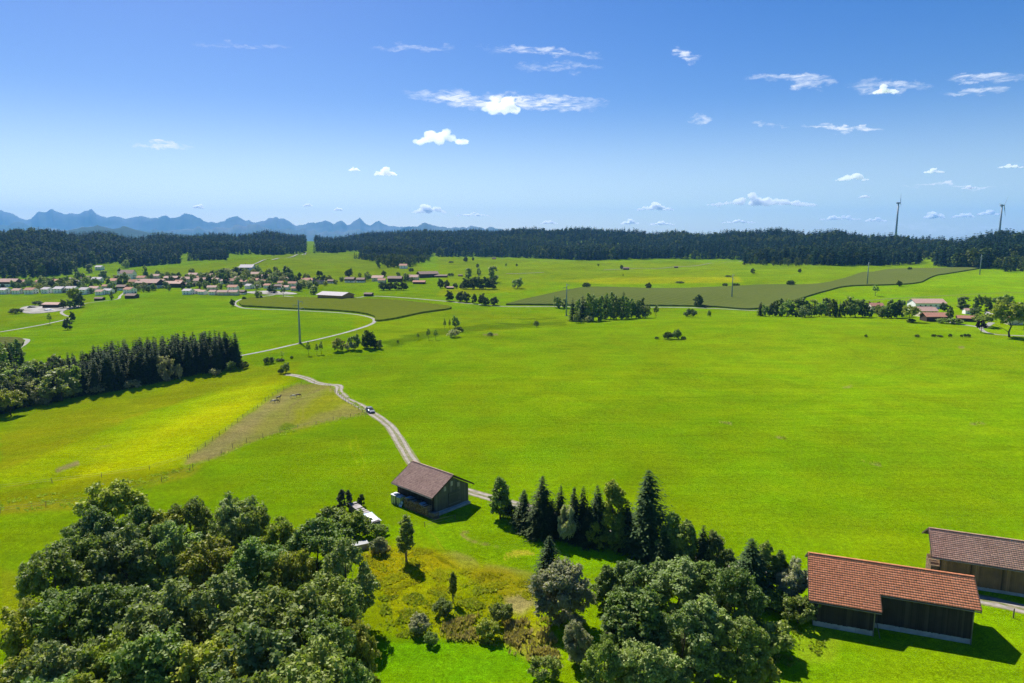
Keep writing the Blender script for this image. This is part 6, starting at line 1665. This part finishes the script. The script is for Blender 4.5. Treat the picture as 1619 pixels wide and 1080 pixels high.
# ------------------------------------------------------------------ wood pile, small bunker, fences
pa, pb_ = at(557, 806), at(596, 836)
mdp = (pa + pb_) / 2; ang = math.atan2(pb_.y - pa.y, pb_.x - pa.x); Lp = (pb_ - pa).length
wp = wood_stack('wood_pile', (mdp.x, mdp.y, mdp.z), ang, Lp, 1.3, 1.35, M_LOGG, 12, 'long weathered wood pile under grey sheets on the meadow', 0.1, 0.2)
for i in range(8):
    t = -Lp / 2 + 0.4 + i * Lp * 0.085
    MB().box((t, rg_.uniform(-.12, .12), 1.42 + rg_.uniform(-.04, .1)), (0.62, 1.5, 0.07), m=Matrix.Rotation(rg_.uniform(-.14, .14), 3, 'Y') @ Matrix.Rotation(rg_.uniform(-.15, .15), 3, 'Z')).build('cover_sheet', M_SHEET, wp)
mb = MB(); nx, ny = 8, 6; vs = []
for i in range(nx):
    for j in range(ny):
        x = Lp * 0.16 + i / (nx - 1) * Lp * 0.33; y = -1.0 + 2.0 * j / (ny - 1)
        vs.append((x, y, 1.62 - 0.55 * max(0, abs(y) - 0.6) - 0.25 * (i / (nx - 1)) + rg_.uniform(-.05, .05)))
mb.add(vs, [(i * ny + j, (i + 1) * ny + j, (i + 1) * ny + j + 1, i * ny + j + 1) for i in range(nx - 1) for j in range(ny - 1)])
tp = mb.build('tarp', M_WTARP, wp)
sm = tp.modifiers.new('t', 'SOLIDIFY'); sm.thickness = 0.03
MB().box((Lp * 0.14, 0.1, 1.5), (0.5, 1.7, 0.06)).build('blue_sheet', M_BTARP, wp)
bk = empty('stone_trough', at(570, 868), R(28)); tag(bk, 'low grey block with a pale flat lid at the copse edge', 'stone block')
MB().box((0, 0, 0.45), (2.3, 1.2, 1.0)).build('body', M_SHEET, bk); MB().box((0, 0, 0.99), (2.5, 1.4, 0.1)).build('lid', M_CONC, bk)

POST = MB().tube([(0, 0, -0.3), (0, 0, 1.25)], [0.075, 0.06], 6).mesh('post', M_POST)
def fence(pix, spacing, label, wires=(0.5, 0.95), jit=0.12, h=1.0):
    c = smooth_path([at(*q) for q in pix], spacing / 3)
    seg = np.concatenate([[0], np.cumsum(np.linalg.norm(np.diff(c, axis=0), axis=1))])
    n = max(2, int(seg[-1] / spacing)); s = np.linspace(0, seg[-1], n)
    X = np.interp(s, seg, c[:, 0]); Y = np.interp(s, seg, c[:, 1])
    e_ = empty('fence', (X[0], Y[0], h1(X[0], Y[0]))); tag(e_, label, 'fence')
    o0 = Vector(e_.location); tops = []
    for i in range(n):
        o = bpy.data.objects.new('post', POST); o.location = Vector((X[i], Y[i], h1(X[i], Y[i]))) - o0
        o.rotation_euler = (rg_.uniform(-jit, jit), rg_.uniform(-jit, jit), 0); o.scale = (h * 0.9, h * 0.9, h * rg_.uniform(0.7, 0.95)); link(o, e_)
    for wz in wires:
        MB().tube([(X[i] - o0.x, Y[i] - o0.y, h1(X[i], Y[i]) - o0.z + wz * h) for i in range(n)], [0.015] * n, 4, False).build('wire', M_WIRE, e_)
fence([(300, 723), (340, 693), (375, 668), (410, 643), (437, 622), (470, 609), (497, 606)], 4.6, 'post and wire fence along the upper side of the horse paddock')
fence([(583, 656), (545, 661), (515, 668), (470, 678), (430, 688), (380, 703), (335, 727), (305, 742)], 4.8, 'post and wire fence along the lower side of the horse paddock')
fence([(520, 611), (530, 620), (545, 634), (562, 645), (580, 655)], 3.0, 'fence between the paddock and the farm track')
fence([(0, 774), (60, 766), (115, 760), (180, 752), (240, 742), (297, 725)], 6.5, 'wire fence along the lower edge of the yellow hayfield')
fence([(0, 811), (60, 802), (110, 797), (160, 790), (225, 772), (300, 744)], 6.0, 'wire fence between rough strip and near meadow at left')
fence([(672, 834), (690, 829), (720, 822)], 3.5, 'short fence at the corner of the hay barn')
for px, py, lab in ((1602, 977, 'lone wooden post beside the lane at right'), (832, 809, 'small post beside the track near the spruces')):
    o = bpy.data.objects.new('fence_post', MB().tube([(0, 0, -0.3), (0, 0, 0.9), (0.02, 0, 1.35)], [0.09, 0.085, 0.07], 8).mesh('fence_post', M_POST)); o.location = at(px, py); link(o); tag(o, lab, 'post')

# ------------------------------------------------------------------ car on the track
M_CARP = simple('car_paint', (0.030, 0.048, 0.095), 0.5, 0.35, var=0.05)
M_TYRE = simple('tyre_rubber', (0.02, 0.02, 0.02), 0.9, 0.1)
M_RIM = simple('rim_metal', (0.45, 0.45, 0.46), 0.35, 0.5, metal=0.8)
M_LAMP = simple('lamp_glass', (0.75, 0.75, 0.72), 0.15, 0.6, var=0.05)
M_TAIL = simple('tail_lamp', (0.35, 0.02, 0.02), 0.2, 0.5)
c0, c1_ = at(580, 648.5), at(592, 656)
car = empty('car', at(585.5, 652), math.atan2(c1_.y - c0.y, c1_.x - c0.x)); tag(car, 'dark blue car driving on the farm track', 'car')
def loft(secs, mat, name, parent):
    mb = MB(); k = len(secs[0]); vs = [p for s in secs for p in s]
    mb.add(vs, [(i * k + j, i * k + (j + 1) % k, (i + 1) * k + (j + 1) % k, (i + 1) * k + j) for i in range(len(secs) - 1) for j in range(k)] + [tuple(range(k)), tuple((len(secs) - 1) * k + j for j in range(k))])
    return mb.build(name, mat, parent, False)
def sec(x, w, z0, z1, r_=0.12):
    return [(x, -w, z0), (x, -w * 1.02, (z0 + z1) / 2), (x, -w + r_, z1), (x, w - r_, z1), (x, w * 1.02, (z0 + z1) / 2), (x, w, z0)]
body = loft([sec(-2.15, .72, .35, .75), sec(-2.05, .86, .26, .92), sec(-1.2, .9, .24, .98), sec(0.7, .9, .24, .96), sec(1.5, .88, .24, .88), sec(2.05, .80, .28, .74), sec(2.2, .65, .36, .62)], M_CARP, 'body', car)
loft([sec(-1.9, .78, .95, 1.0), sec(-1.5, .74, .95, 1.42, .1), sec(-0.9, .72, .95, 1.5, .1), sec(0.2, .72, .95, 1.48, .1), sec(1.05, .78, .93, 1.0)], M_GLASS, 'cabin_glass', car)
loft([sec(-1.55, .66, 1.44, 1.47), sec(-0.9, .66, 1.49, 1.53), sec(0.15, .66, 1.47, 1.51)], M_CARP, 'roof', car)
for x in (-1.35, 1.4):
    for s in (-1, 1):
        w_ = MB().tube([(x, s * .70, .33), (x, s * .90, .33)], [.33, .33], 18).build('wheel', M_TYRE, car)
        MB().tube([(x, s * .89, .33), (x, s * .915, .33)], [.21, .19], 14).build('rim', M_RIM, w_)
for s in (-1, 1):
    MB().box((2.12, s * .55, .62), (.12, .3, .14)).build('headlight', M_LAMP, car)
    MB().box((-2.1, s * .62, .8), (.1, .22, .16)).build('tail_light', M_TAIL, car)
    MB().box((.75, s * 1.0, 1.0), (.12, .2, .13)).build('side_mirror', M_CARP, car)

# ------------------------------------------------------------------ horses
M_HBLK = simple('horse_black', (0.018, 0.016, 0.015), 0.6, 0.3, scale=1.5)
M_HWHT = simple('horse_grey', (0.55, 0.52, 0.48), 0.7, 0.2, scale=1.2, col2=(0.16, 0.13, 0.11))
M_HBRN = simple('horse_brown', (0.075, 0.038, 0.020), 0.6, 0.3, scale=1.5)
def horse_mesh(seed, graze):
    me = bpy.data.meshes.new('body'); bm = bmesh.new(); L = bm.verts.layers.skin.verify()
    def v(p, r_):
        a = bm.verts.new(p); a[L].radius = (r_, r_) if not hasattr(r_, '__len__') else r_; return a
    def ch(a, lst):
        for p, r_ in lst:
            b = v(p, r_); bm.edges.new((a, b)); a = b
        return a
    pel = v((-.55, 0, 1.22), .27); root = pel
    ba = ch(pel, [((-.15, 0, 1.15), .29), ((.25, 0, 1.14), .30), ((.55, 0, 1.2), .27)])
    wit = list(bm.verts)[-1]
    if graze: ch(wit, [((.85, 0, 1.0), .17), ((1.1, 0, .68), .13), ((1.22, 0, .40), .12), ((1.33, 0, .16), .075)])
    else: ch(wit, [((.85, 0, 1.45), .17), ((1.02, 0, 1.72), .13), ((1.2, 0, 1.72), .12), ((1.5, 0, 1.52), .075)])
    for s in (-1, 1):
        ch(pel, [((-.62, s * .17, .95), .15), ((-.50, s * .17, .72), .085), ((-.68, s * .17, .48), .05), ((-.64, s * .17, .1), .042), ((-.58, s * .17, .02), .055)])
        ch(wit, [((.52, s * .16, .88), .11), ((.54, s * .16, .5), .055), ((.54, s * .16, .1), .042), ((.6, s * .16, .02), .055)])
    ch(pel, [((-.85, 0, 1.2), .06), ((-.95, 0, .85), .06), ((-.93, 0, .5), .03)])
    pel[L].use_root = True
    bm.to_mesh(me); bm.free()
    o = bpy.data.objects.new('body', me); link(o)
    o.modifiers.new('s', 'SKIN'); sb = o.modifiers.new('u', 'SUBSURF'); sb.levels = 1; sb.render_levels = 1
    dg = bpy.context.evaluated_depsgraph_get(); dg.update()
    m2 = bpy.data.meshes.new_from_object(o.evaluated_get(dg)); m2.materials.clear()
    bpy.data.objects.remove(o); return m2
hg, hs_ = horse_mesh(1, True), horse_mesh(2, False)
for px, py, rz, me, mat, lab in ((432.5, 637.5, 200, hg, M_HWHT, 'white and dark patched horse at the left of the paddock group'), (436.5, 637, 20, hg, M_HBLK, 'black grazing horse next to the patched one'), (440.5, 632, 35, hs_, M_HBLK, 'black horse standing behind the left pair by the fence'), (464, 629.5, 190, hg, M_HWHT, 'pale grazing horse in the middle of the paddock'), (471.5, 628, 15, hg, M_HBRN, 'dark brown grazing horse right of the pale one')):
    e_ = empty('horse', at(px, py), R(rz), 0.85); tag(e_, lab, 'horse', 'horses in the paddock')
    b_ = me.copy(); b_.materials.append(mat); link(bpy.data.objects.new('body', b_), e_)
    if me is hg: MB().tube([(.62, 0, 1.38), (.9, 0, 1.12), (1.14, 0, .8)], [.05, .09, .05], 6).build('mane', M_HBLK, e_)
    else: MB().tube([(.6, 0, 1.45), (.85, 0, 1.66), (1.02, 0, 1.86)], [.05, .09, .05], 6).build('mane', M_HBLK, e_)

# ------------------------------------------------------------------ near trees
def plant_px(kind, px, yt, yb, label, group=None, wide=1.0, var=None):
    p = at(px, yb); rx, ry, rz = ray(px, yt)
    return plant(kind, p, CAM_H + p.y * rz / ry - p.z, label, group, wide, var)
def plant_top(kind, px, yt, H, label, group=None, wide=1.0, var=None):
    return plant(kind, at_top(px, yt, H), H, label, group, wide, var)
plant_px('birch', 643, 813, 889, 'slender young tree casting a shadow on the yellow wet ground', None, 1.0, 0)
plant_px('columnar', 541, 772, 812, 'left one of two silvery columnar trees by the wood pile', None, 0.85)
plant_px('columnar', 552, 773, 806, 'right one of two silvery columnar trees by the wood pile', None, 0.8)
plant_px('bush', 571, 784, 800, 'small round dark bush alone on the meadow by the wood pile', None, 0.75, 2)
plant_px('alder', 791, 755, 820, 'rounded tree beside the track right of the hay barn', None, 1.0, 0)
plant_px('bush', 812, 802, 824, 'low dark shrub at the foot of the trackside tree', None, 1.2, 2)
plant_px('spruce', 829, 773, 836, 'leftmost small spruce of the row along the track', None, 1.1, 0)
plant_px('spruce', 858, 751, 848, 'tall dense spruce, second in the row along the track', None, 1.05, 1)
plant_px('spruce', 886, 766, 849, 'slim spruce, third in the row along the track', None, 0.85, 2)
plant_px('spruce', 907, 769, 855, 'slim spruce behind the pale shrubs in the row', None, 0.8, 0)
plant_px('spruce', 921, 768, 856, 'slim spruce, fifth in the row along the track', None, 0.85, 2)
plant_px('spruce', 943, 766, 860, 'spruce left of the light leafy tree in the row', None, 0.9, 1)
plant_px('bush', 900, 806, 858, 'tall pale shrub in front of the slim spruces', None, 0.55, 3)
plant_px('birch', 968, 757, 866, 'light leafy tree between the spruces of the row', None, 1.0, 1)
plant_px('bush', 945, 828, 866, 'leafy green shrub under the light tree in the row', None, 0.8, 1)
plant_px('big_spruce', 1021, 741, 880, 'largest dark spruce with broad layered branches', None, 0.95)
plant_px('spruce', 990, 790, 868, 'dark young spruce filling the gap left of the largest one', None, 1.1, 0)
plant_px('alder', 978, 812, 872, 'low leafy tree under the light leafy one', None, 1.1, 0)
plant_px('spruce', 872, 790, 852, 'low spruce between the second and third of the row', None, 1.1, 2)
plant_px('spruce', 845, 800, 846, 'low spruce at the foot of the tall dense one', None, 1.2, 0)
plant_px('spruce', 932, 800, 862, 'low dark spruce before the fifth of the row', None, 1.2, 1)
plant_px('alder', 1062, 812, 896, 'dark tree touching the right side of the largest spruce', None, 0.9, 0)
plant_px('alder', 1148, 868, 925, 'low dark tree closing the gap at the back of the lower grove', None, 1.2, 0)
plant_px('spruce', 868, 846, 932, 'single dark spruce on the yard edge above the grey willow', None, 1.1, 1)
plant_px('willow', 888, 884, 985, 'big grey willow left of the lower grove', None, 1.05, 0)
plant_px('willow', 912, 985, 1050, 'small pale willow at the foot of the lower grove', None, 0.8, 1)
plant_px('spruce', 1048, 838, 902, 'bluish young spruce in front of the largest one', None, 1.25, 2)
plant_px('alder', 1083, 824, 905, 'dark rough tree behind the bluish young spruce', None, 0.95, 0)
plant_px('spruce', 1109, 830, 912, 'dark spruce in the middle of the lower grove back row', None, 1.0, 0)
plant_px('alder', 1130, 838, 915, 'greyish tree right in the lower grove back row', None, 0.85, 1)
plant_px('spruce', 1183, 850, 948, 'dark spruce left of the red barn, the broader one', None, 1.35, 1)
plant_px('alder', 1206, 857, 942, 'slim tree next to the broad spruce by the red barn', None, 0.8, 0)
plant_px('birch', 1228, 868, 946, 'thin tree between the spruce and the pale willow', None, 0.9, 0)
plant_px('willow', 1250, 890, 958, 'small pale willow right beside the red barn', None, 0.85, 1)
plant_px('alder', 958, 896, 965, 'dark tree between the grey willow and the lower grove', None, 1.12, 0)
plant_px('grey', 998, 893, 975, 'greyish rounded tree at the back left of the lower grove', None, 1.19, 0)
plant_px('grey', 1068, 882, 975, 'broad grey-green tree in the middle of the lower grove', None, 1.38, 1)
plant_px('maple', 1110, 885, 965, 'dark crown right of the broad grey-green tree', None, 1.12, 1)
plant_px('maple', 1160, 892, 1010, 'tall dark green tree at the right of the lower grove', None, 0.94, 0)
plant_px('alder', 985, 938, 1062, 'cone-shaped light tree at the front left of the lower grove', None, 1.25, 0)
plant_px('alder', 1016, 934, 1078, 'tall green tree at the front of the lower grove', None, 1.19, 0)
plant_px('grey', 1078, 962, 1095, 'big grey-green tree at the front centre of the lower grove', None, 1.00, 0)
plant_px('alder', 1118, 946, 1080, 'pointed tree right behind the big front one', None, 1.12, 1)
plant_px('maple', 1165, 975, 1090, 'leafy tree at the front right of the lower grove', None, 0.94, 2)
plant_px('grey', 1030, 1012, 1130, 'low crown at the bottom edge of the lower grove', None, 1.06, 1)
plant_px('maple', 955, 1010, 1120, 'dark low crown at the bottom left of the lower grove', None, 0.75, 1)
plant_px('bush', 1222, 985, 1035, 'bushy shrub at the right foot of the lower grove', None, 1.0, 0)
plant_px('bush', 1262, 945, 985, 'dark shrub before the left gable of the red barn', None, 1.0, 0)
plant_px('bush', 1236, 938, 972, 'low shrub between the willow and the red barn', None, 1.0, 0)
plant_px('bush', 1195, 1040, 1090, 'shrub at the bottom edge right of the lower grove', None, 1.0, 1)
# the large copse at lower left
CG_ = 'trees of the large copse'
copse = [('bright', 172, 752, 15.0, 0.85, 'tallest yellow-green crown at the back left of the large copse'), ('bright', 245, 795, 12, 0.8, 'light green crown right of the tallest one in the copse'), ('grey', 150, 806, 12.5, 0.8, 'grey-green crown just below the tallest one in the copse'), ('maple', 215, 800, 12, 0.7, 'green crown filling the back left of the copse'), ('maple', 300, 786, 12, 0.6, 'dark narrow crown on the back edge of the copse'), ('grey', 368, 780, 13, 0.75, 'grey-green crown on the back edge of the copse, centre'), ('maple', 395, 795, 11.5, 0.55, 'dark crown beside the grey-green one on the back edge'),
         ('bright', 442, 812, 12, 0.7, 'light crown on the back right edge of the copse'), ('maple', 498, 822, 12.5, 0.8, 'dense crown at the right back corner of the copse'), ('grey', 545, 858, 12, 0.7, 'outer right crown of the copse beside the grey block'),
         ('maple', 80, 862, 12.5, 0.8, 'dark crown at the left shoulder of the copse'), ('maple', 128, 838, 12, 0.75, 'dark crown below the tallest one at left in the copse'), ('grey', 195, 832, 12.5, 0.85, 'silvery crown in the left middle of the copse'), ('grey', 268, 832, 12, 0.8, 'silvery crown in the middle of the copse'), ('bright', 330, 842, 12, 0.85, 'bright crown in the centre of the copse'), ('maple', 405, 852, 12.5, 0.8, 'green crown right of the bright centre one'), ('bright', 460, 862, 12, 0.7, 'yellowish crown in the right middle of the copse'), ('maple', 520, 905, 12.5, 0.8, 'broad dark crown at the right side of the copse'),
         ('bright', 45, 940, 11.5, 0.7, 'yellow-green crown at the far left of the copse'), ('maple', 105, 925, 12, 0.85, 'dark crown at left in the copse front half'), ('maple', 175, 920, 11.5, 0.85, 'shaded crown in the hollow of the copse'), ('grey', 255, 915, 13, 0.85, 'silvery crown below the centre of the copse'), ('grey', 335, 920, 13, 0.9, 'large pale crown right of the hollow in the copse'), ('maple', 425, 925, 13.5, 0.95, 'large dark crown in the front right of the copse'), ('maple', 500, 965, 12.5, 0.8, 'lower right dark crown of the copse'), ('bright', 555, 970, 10.5, 0.65, 'thin yellowish crown at the right fringe of the copse'),
         ('bright', 25, 1025, 11, 0.7, 'yellowish crown at the bottom left corner'), ('grey', 95, 1005, 12, 0.85, 'grey crown along the bottom left of the copse'), ('bright', 165, 1000, 12, 0.8, 'light green crown along the bottom of the copse'), ('maple', 240, 995, 13, 0.85, 'green crown along the bottom of the copse left of centre'), ('bright', 310, 1000, 13, 0.85, 'bright green crown at the bottom of the copse'), ('grey', 400, 995, 13.5, 0.9, 'large crown at the bottom right of the copse'), ('maple', 470, 1030, 13, 0.85, 'shadowed crown at the bottom right of the copse'), ('bright', 130, 1065, 12, 0.8, 'yellow-green crown cut by the lower frame edge'), ('maple', 355, 1062, 13, 0.8, 'dark crown cut by the lower frame edge'), ('grey', 60, 1075, 12, 0.8, 'grey crown cut by the lower left frame edge'), ('maple', 545, 1040, 11, 0.6, 'dark lower crown at the shady foot of the copse')]
for k, x_, y_, H, w_, lab in copse: plant_top(k, x_, y_, H, lab, CG_, w_ * 1.15)
plant_px('bush', 527, 805, 838, 'light scrub bush left of the wood pile', None, 1.2, 1); plant_px('bush', 560, 812, 850, 'green bush in front of the wood pile', None, 1.0, 1); plant_px('bush', 588, 828, 850, 'pale leafy bush before the white tarp', None, 1.0, 0); plant_px('bush', 605, 832, 845, 'flat green shrub at the right end of the wood pile', None, 1.1, 0); plant_px('bush', 545, 826, 858, 'dark shrub between copse and wood pile', None, 1.1, 0)
plant_px('birch', 716, 903, 953, 'slim leafy sapling in the wet ground', None, 0.75, 1); plant_px('bush', 600, 852, 875, 'dry reddish bush at the edge of the wet ground', None, 0.9, 3)
for px, yt, yb, v_, w_, lab in ((662, 975, 1000, 3, 1.0, 'pale low willow shrub in the wet ground'), (700, 948, 972, 0, 1.0, 'green shrub left of the sapling in the wet ground'), (772, 982, 1010, 1, 1.0, 'bright shrub at the lower right of the wet ground'), (795, 955, 985, 0, 0.9, 'dark green shrub beside the straw patch'), (860, 1040, 1075, 0, 1.0, 'shady shrub at the bottom left of the lower grove'), (682, 1003, 1020, 0, 1.0, 'low shrub on the edge of the fresh green patch')):
    plant_px('bush', px, yt, yb, lab, None, w_, v_)

# ------------------------------------------------------------------ tall grass and weeds (uncountable)
def tuft_field(name, polys, n, hmin, hmax, mat, label, seed, blades=6):
    rg = np.random.default_rng(seed); XY = []
    for poly, share in polys:
        B = in_world_poly(poly); lo, hi = B.min(0), B.max(0); k = 0; want = int(n * share)
        while k < want:
            q = rg.uniform(lo, hi, (want * 3, 2)); f = np.sin(q[:, 0] * 0.9 + 2 * np.sin(q[:, 1] * 0.5)) * np.sin(q[:, 1] * 0.8 + np.sin(q[:, 0] * 0.6))
            q = q[in_poly(q[:, 0], q[:, 1], B) & (rg.random(len(q)) < 0.06 + 0.94 * (f > 0.12))][:want - k]
            XY.append(q); k += len(q)
            if len(q) == 0: break
    XY = np.concatenate(XY); m_ = len(XY)
    c = np.repeat(XY, blades, 0); k = len(c)
    a = rg.uniform(0, 6.283, k); hh = rg.uniform(hmin, hmax, k) * np.repeat(rg.uniform(0.6, 1.3, m_), blades)
    rad = rg.uniform(0, 0.22, k); base = np.stack([c[:, 0] + np.cos(a) * rad, c[:, 1] + np.sin(a) * rad], 1)
    lean = rg.uniform(0.1, 0.6, k) * hh; w = rg.uniform(0.05, 0.13, k) * (0.6 + hh)
    z = hgt(base[:, 0], base[:, 1])
    sx, sy = -np.sin(a) * w, np.cos(a) * w; dx, dy = np.cos(a) * lean, np.sin(a) * lean
    V = np.stack([np.stack([base[:, 0] - sx * .6, base[:, 1] - sy * .6, z - .05], 1), np.stack([base[:, 0] + sx * .6, base[:, 1] + sy * .6, z - .05], 1), np.stack([base[:, 0] + dx * .6 + sx, base[:, 1] + dy * .6 + sy, z + hh * .65], 1), np.stack([base[:, 0] + dx, base[:, 1] + dy, z + hh], 1), np.stack([base[:, 0] + dx * .6 - sx, base[:, 1] + dy * .6 - sy, z + hh * .65], 1)], 1)
    F_ = np.arange(k * 5).reshape(k, 5)
    o = link(bpy.data.objects.new(name, mesh_np(name, V.reshape(-1, 3), F_, mat)))
    tag(o, label, 'grass', kind='stuff')
WET = [(572, 872), (640, 862), (690, 872), (725, 900), (800, 918), (850, 925), (850, 1000), (830, 1030), (760, 1020), (640, 1008), (600, 985), (585, 940)]
tuft_field('tall_grass', [([(572, 875), (640, 864), (685, 872), (722, 898), (660, 925), (600, 935)], 0.5), ([(720, 902), (800, 908), (850, 925), (835, 950), (760, 932)], 0.2), ([(600, 925), (720, 905), (790, 950), (800, 1000), (640, 985)], 0.3)], 3200, 0.08, 0.28, L_WEED, 'yellow-brown tall grass on the wet ground', 1)
tuft_field('weeds', [([(600, 945), (690, 935), (760, 950), (820, 985), (815, 1028), (740, 1015), (600, 1005)], 0.62), ([(730, 925), (790, 935), (800, 975), (740, 985)], 0.16), ([(515, 815), (560, 800), (610, 835), (600, 850), (540, 850)], 0.14), ([(1195, 1000), (1260, 990), (1310, 1020), (1280, 1050), (1200, 1060)], 0.08)], 2200, 0.10, 0.36, L_WEEDG, 'green weeds and herbs in the wet hollow', 2)
tuft_field('dry_stalks', [([(795, 985), (870, 980), (885, 1040), (850, 1062), (800, 1032)], 0.55), ([(700, 985), (760, 975), (770, 1015), (690, 1012)], 0.25), ([(570, 868), (610, 858), (620, 872), (580, 880)], 0.2)], 800, 0.2, 0.7, L_STRAW, 'pale straw stalks among the weeds', 3)
tuft_field('field_herbs', [([(1136, 664), (1158, 669), (1154, 672), (1138, 669)], 0.2), ([(1226, 689), (1244, 692), (1242, 696), (1228, 694)], 0.2), ([(1362, 728), (1392, 732), (1390, 737), (1366, 734)], 0.3), ([(1534, 669), (1562, 667), (1560, 671), (1538, 673)], 0.2), ([(1332, 612), (1348, 608), (1346, 612), (1336, 616)], 0.1)], 46, 0.15, 0.5, L_WEEDG, 'herb tufts standing along the drain lines in the big field', 5)
tuft_field('verge_grass', [([(0, 790), (120, 778), (290, 738), (330, 725), (300, 748), (220, 776), (120, 802), (0, 812)], 0.5), ([(440, 680), (580, 652), (583, 658), (500, 674), (400, 700), (330, 730), (340, 722)], 0.3), ([(535, 615), (583, 652), (580, 656), (530, 620)], 0.2)], 900, 0.12, 0.35, L_WEEDG, 'rough grass along the fences at left', 4)
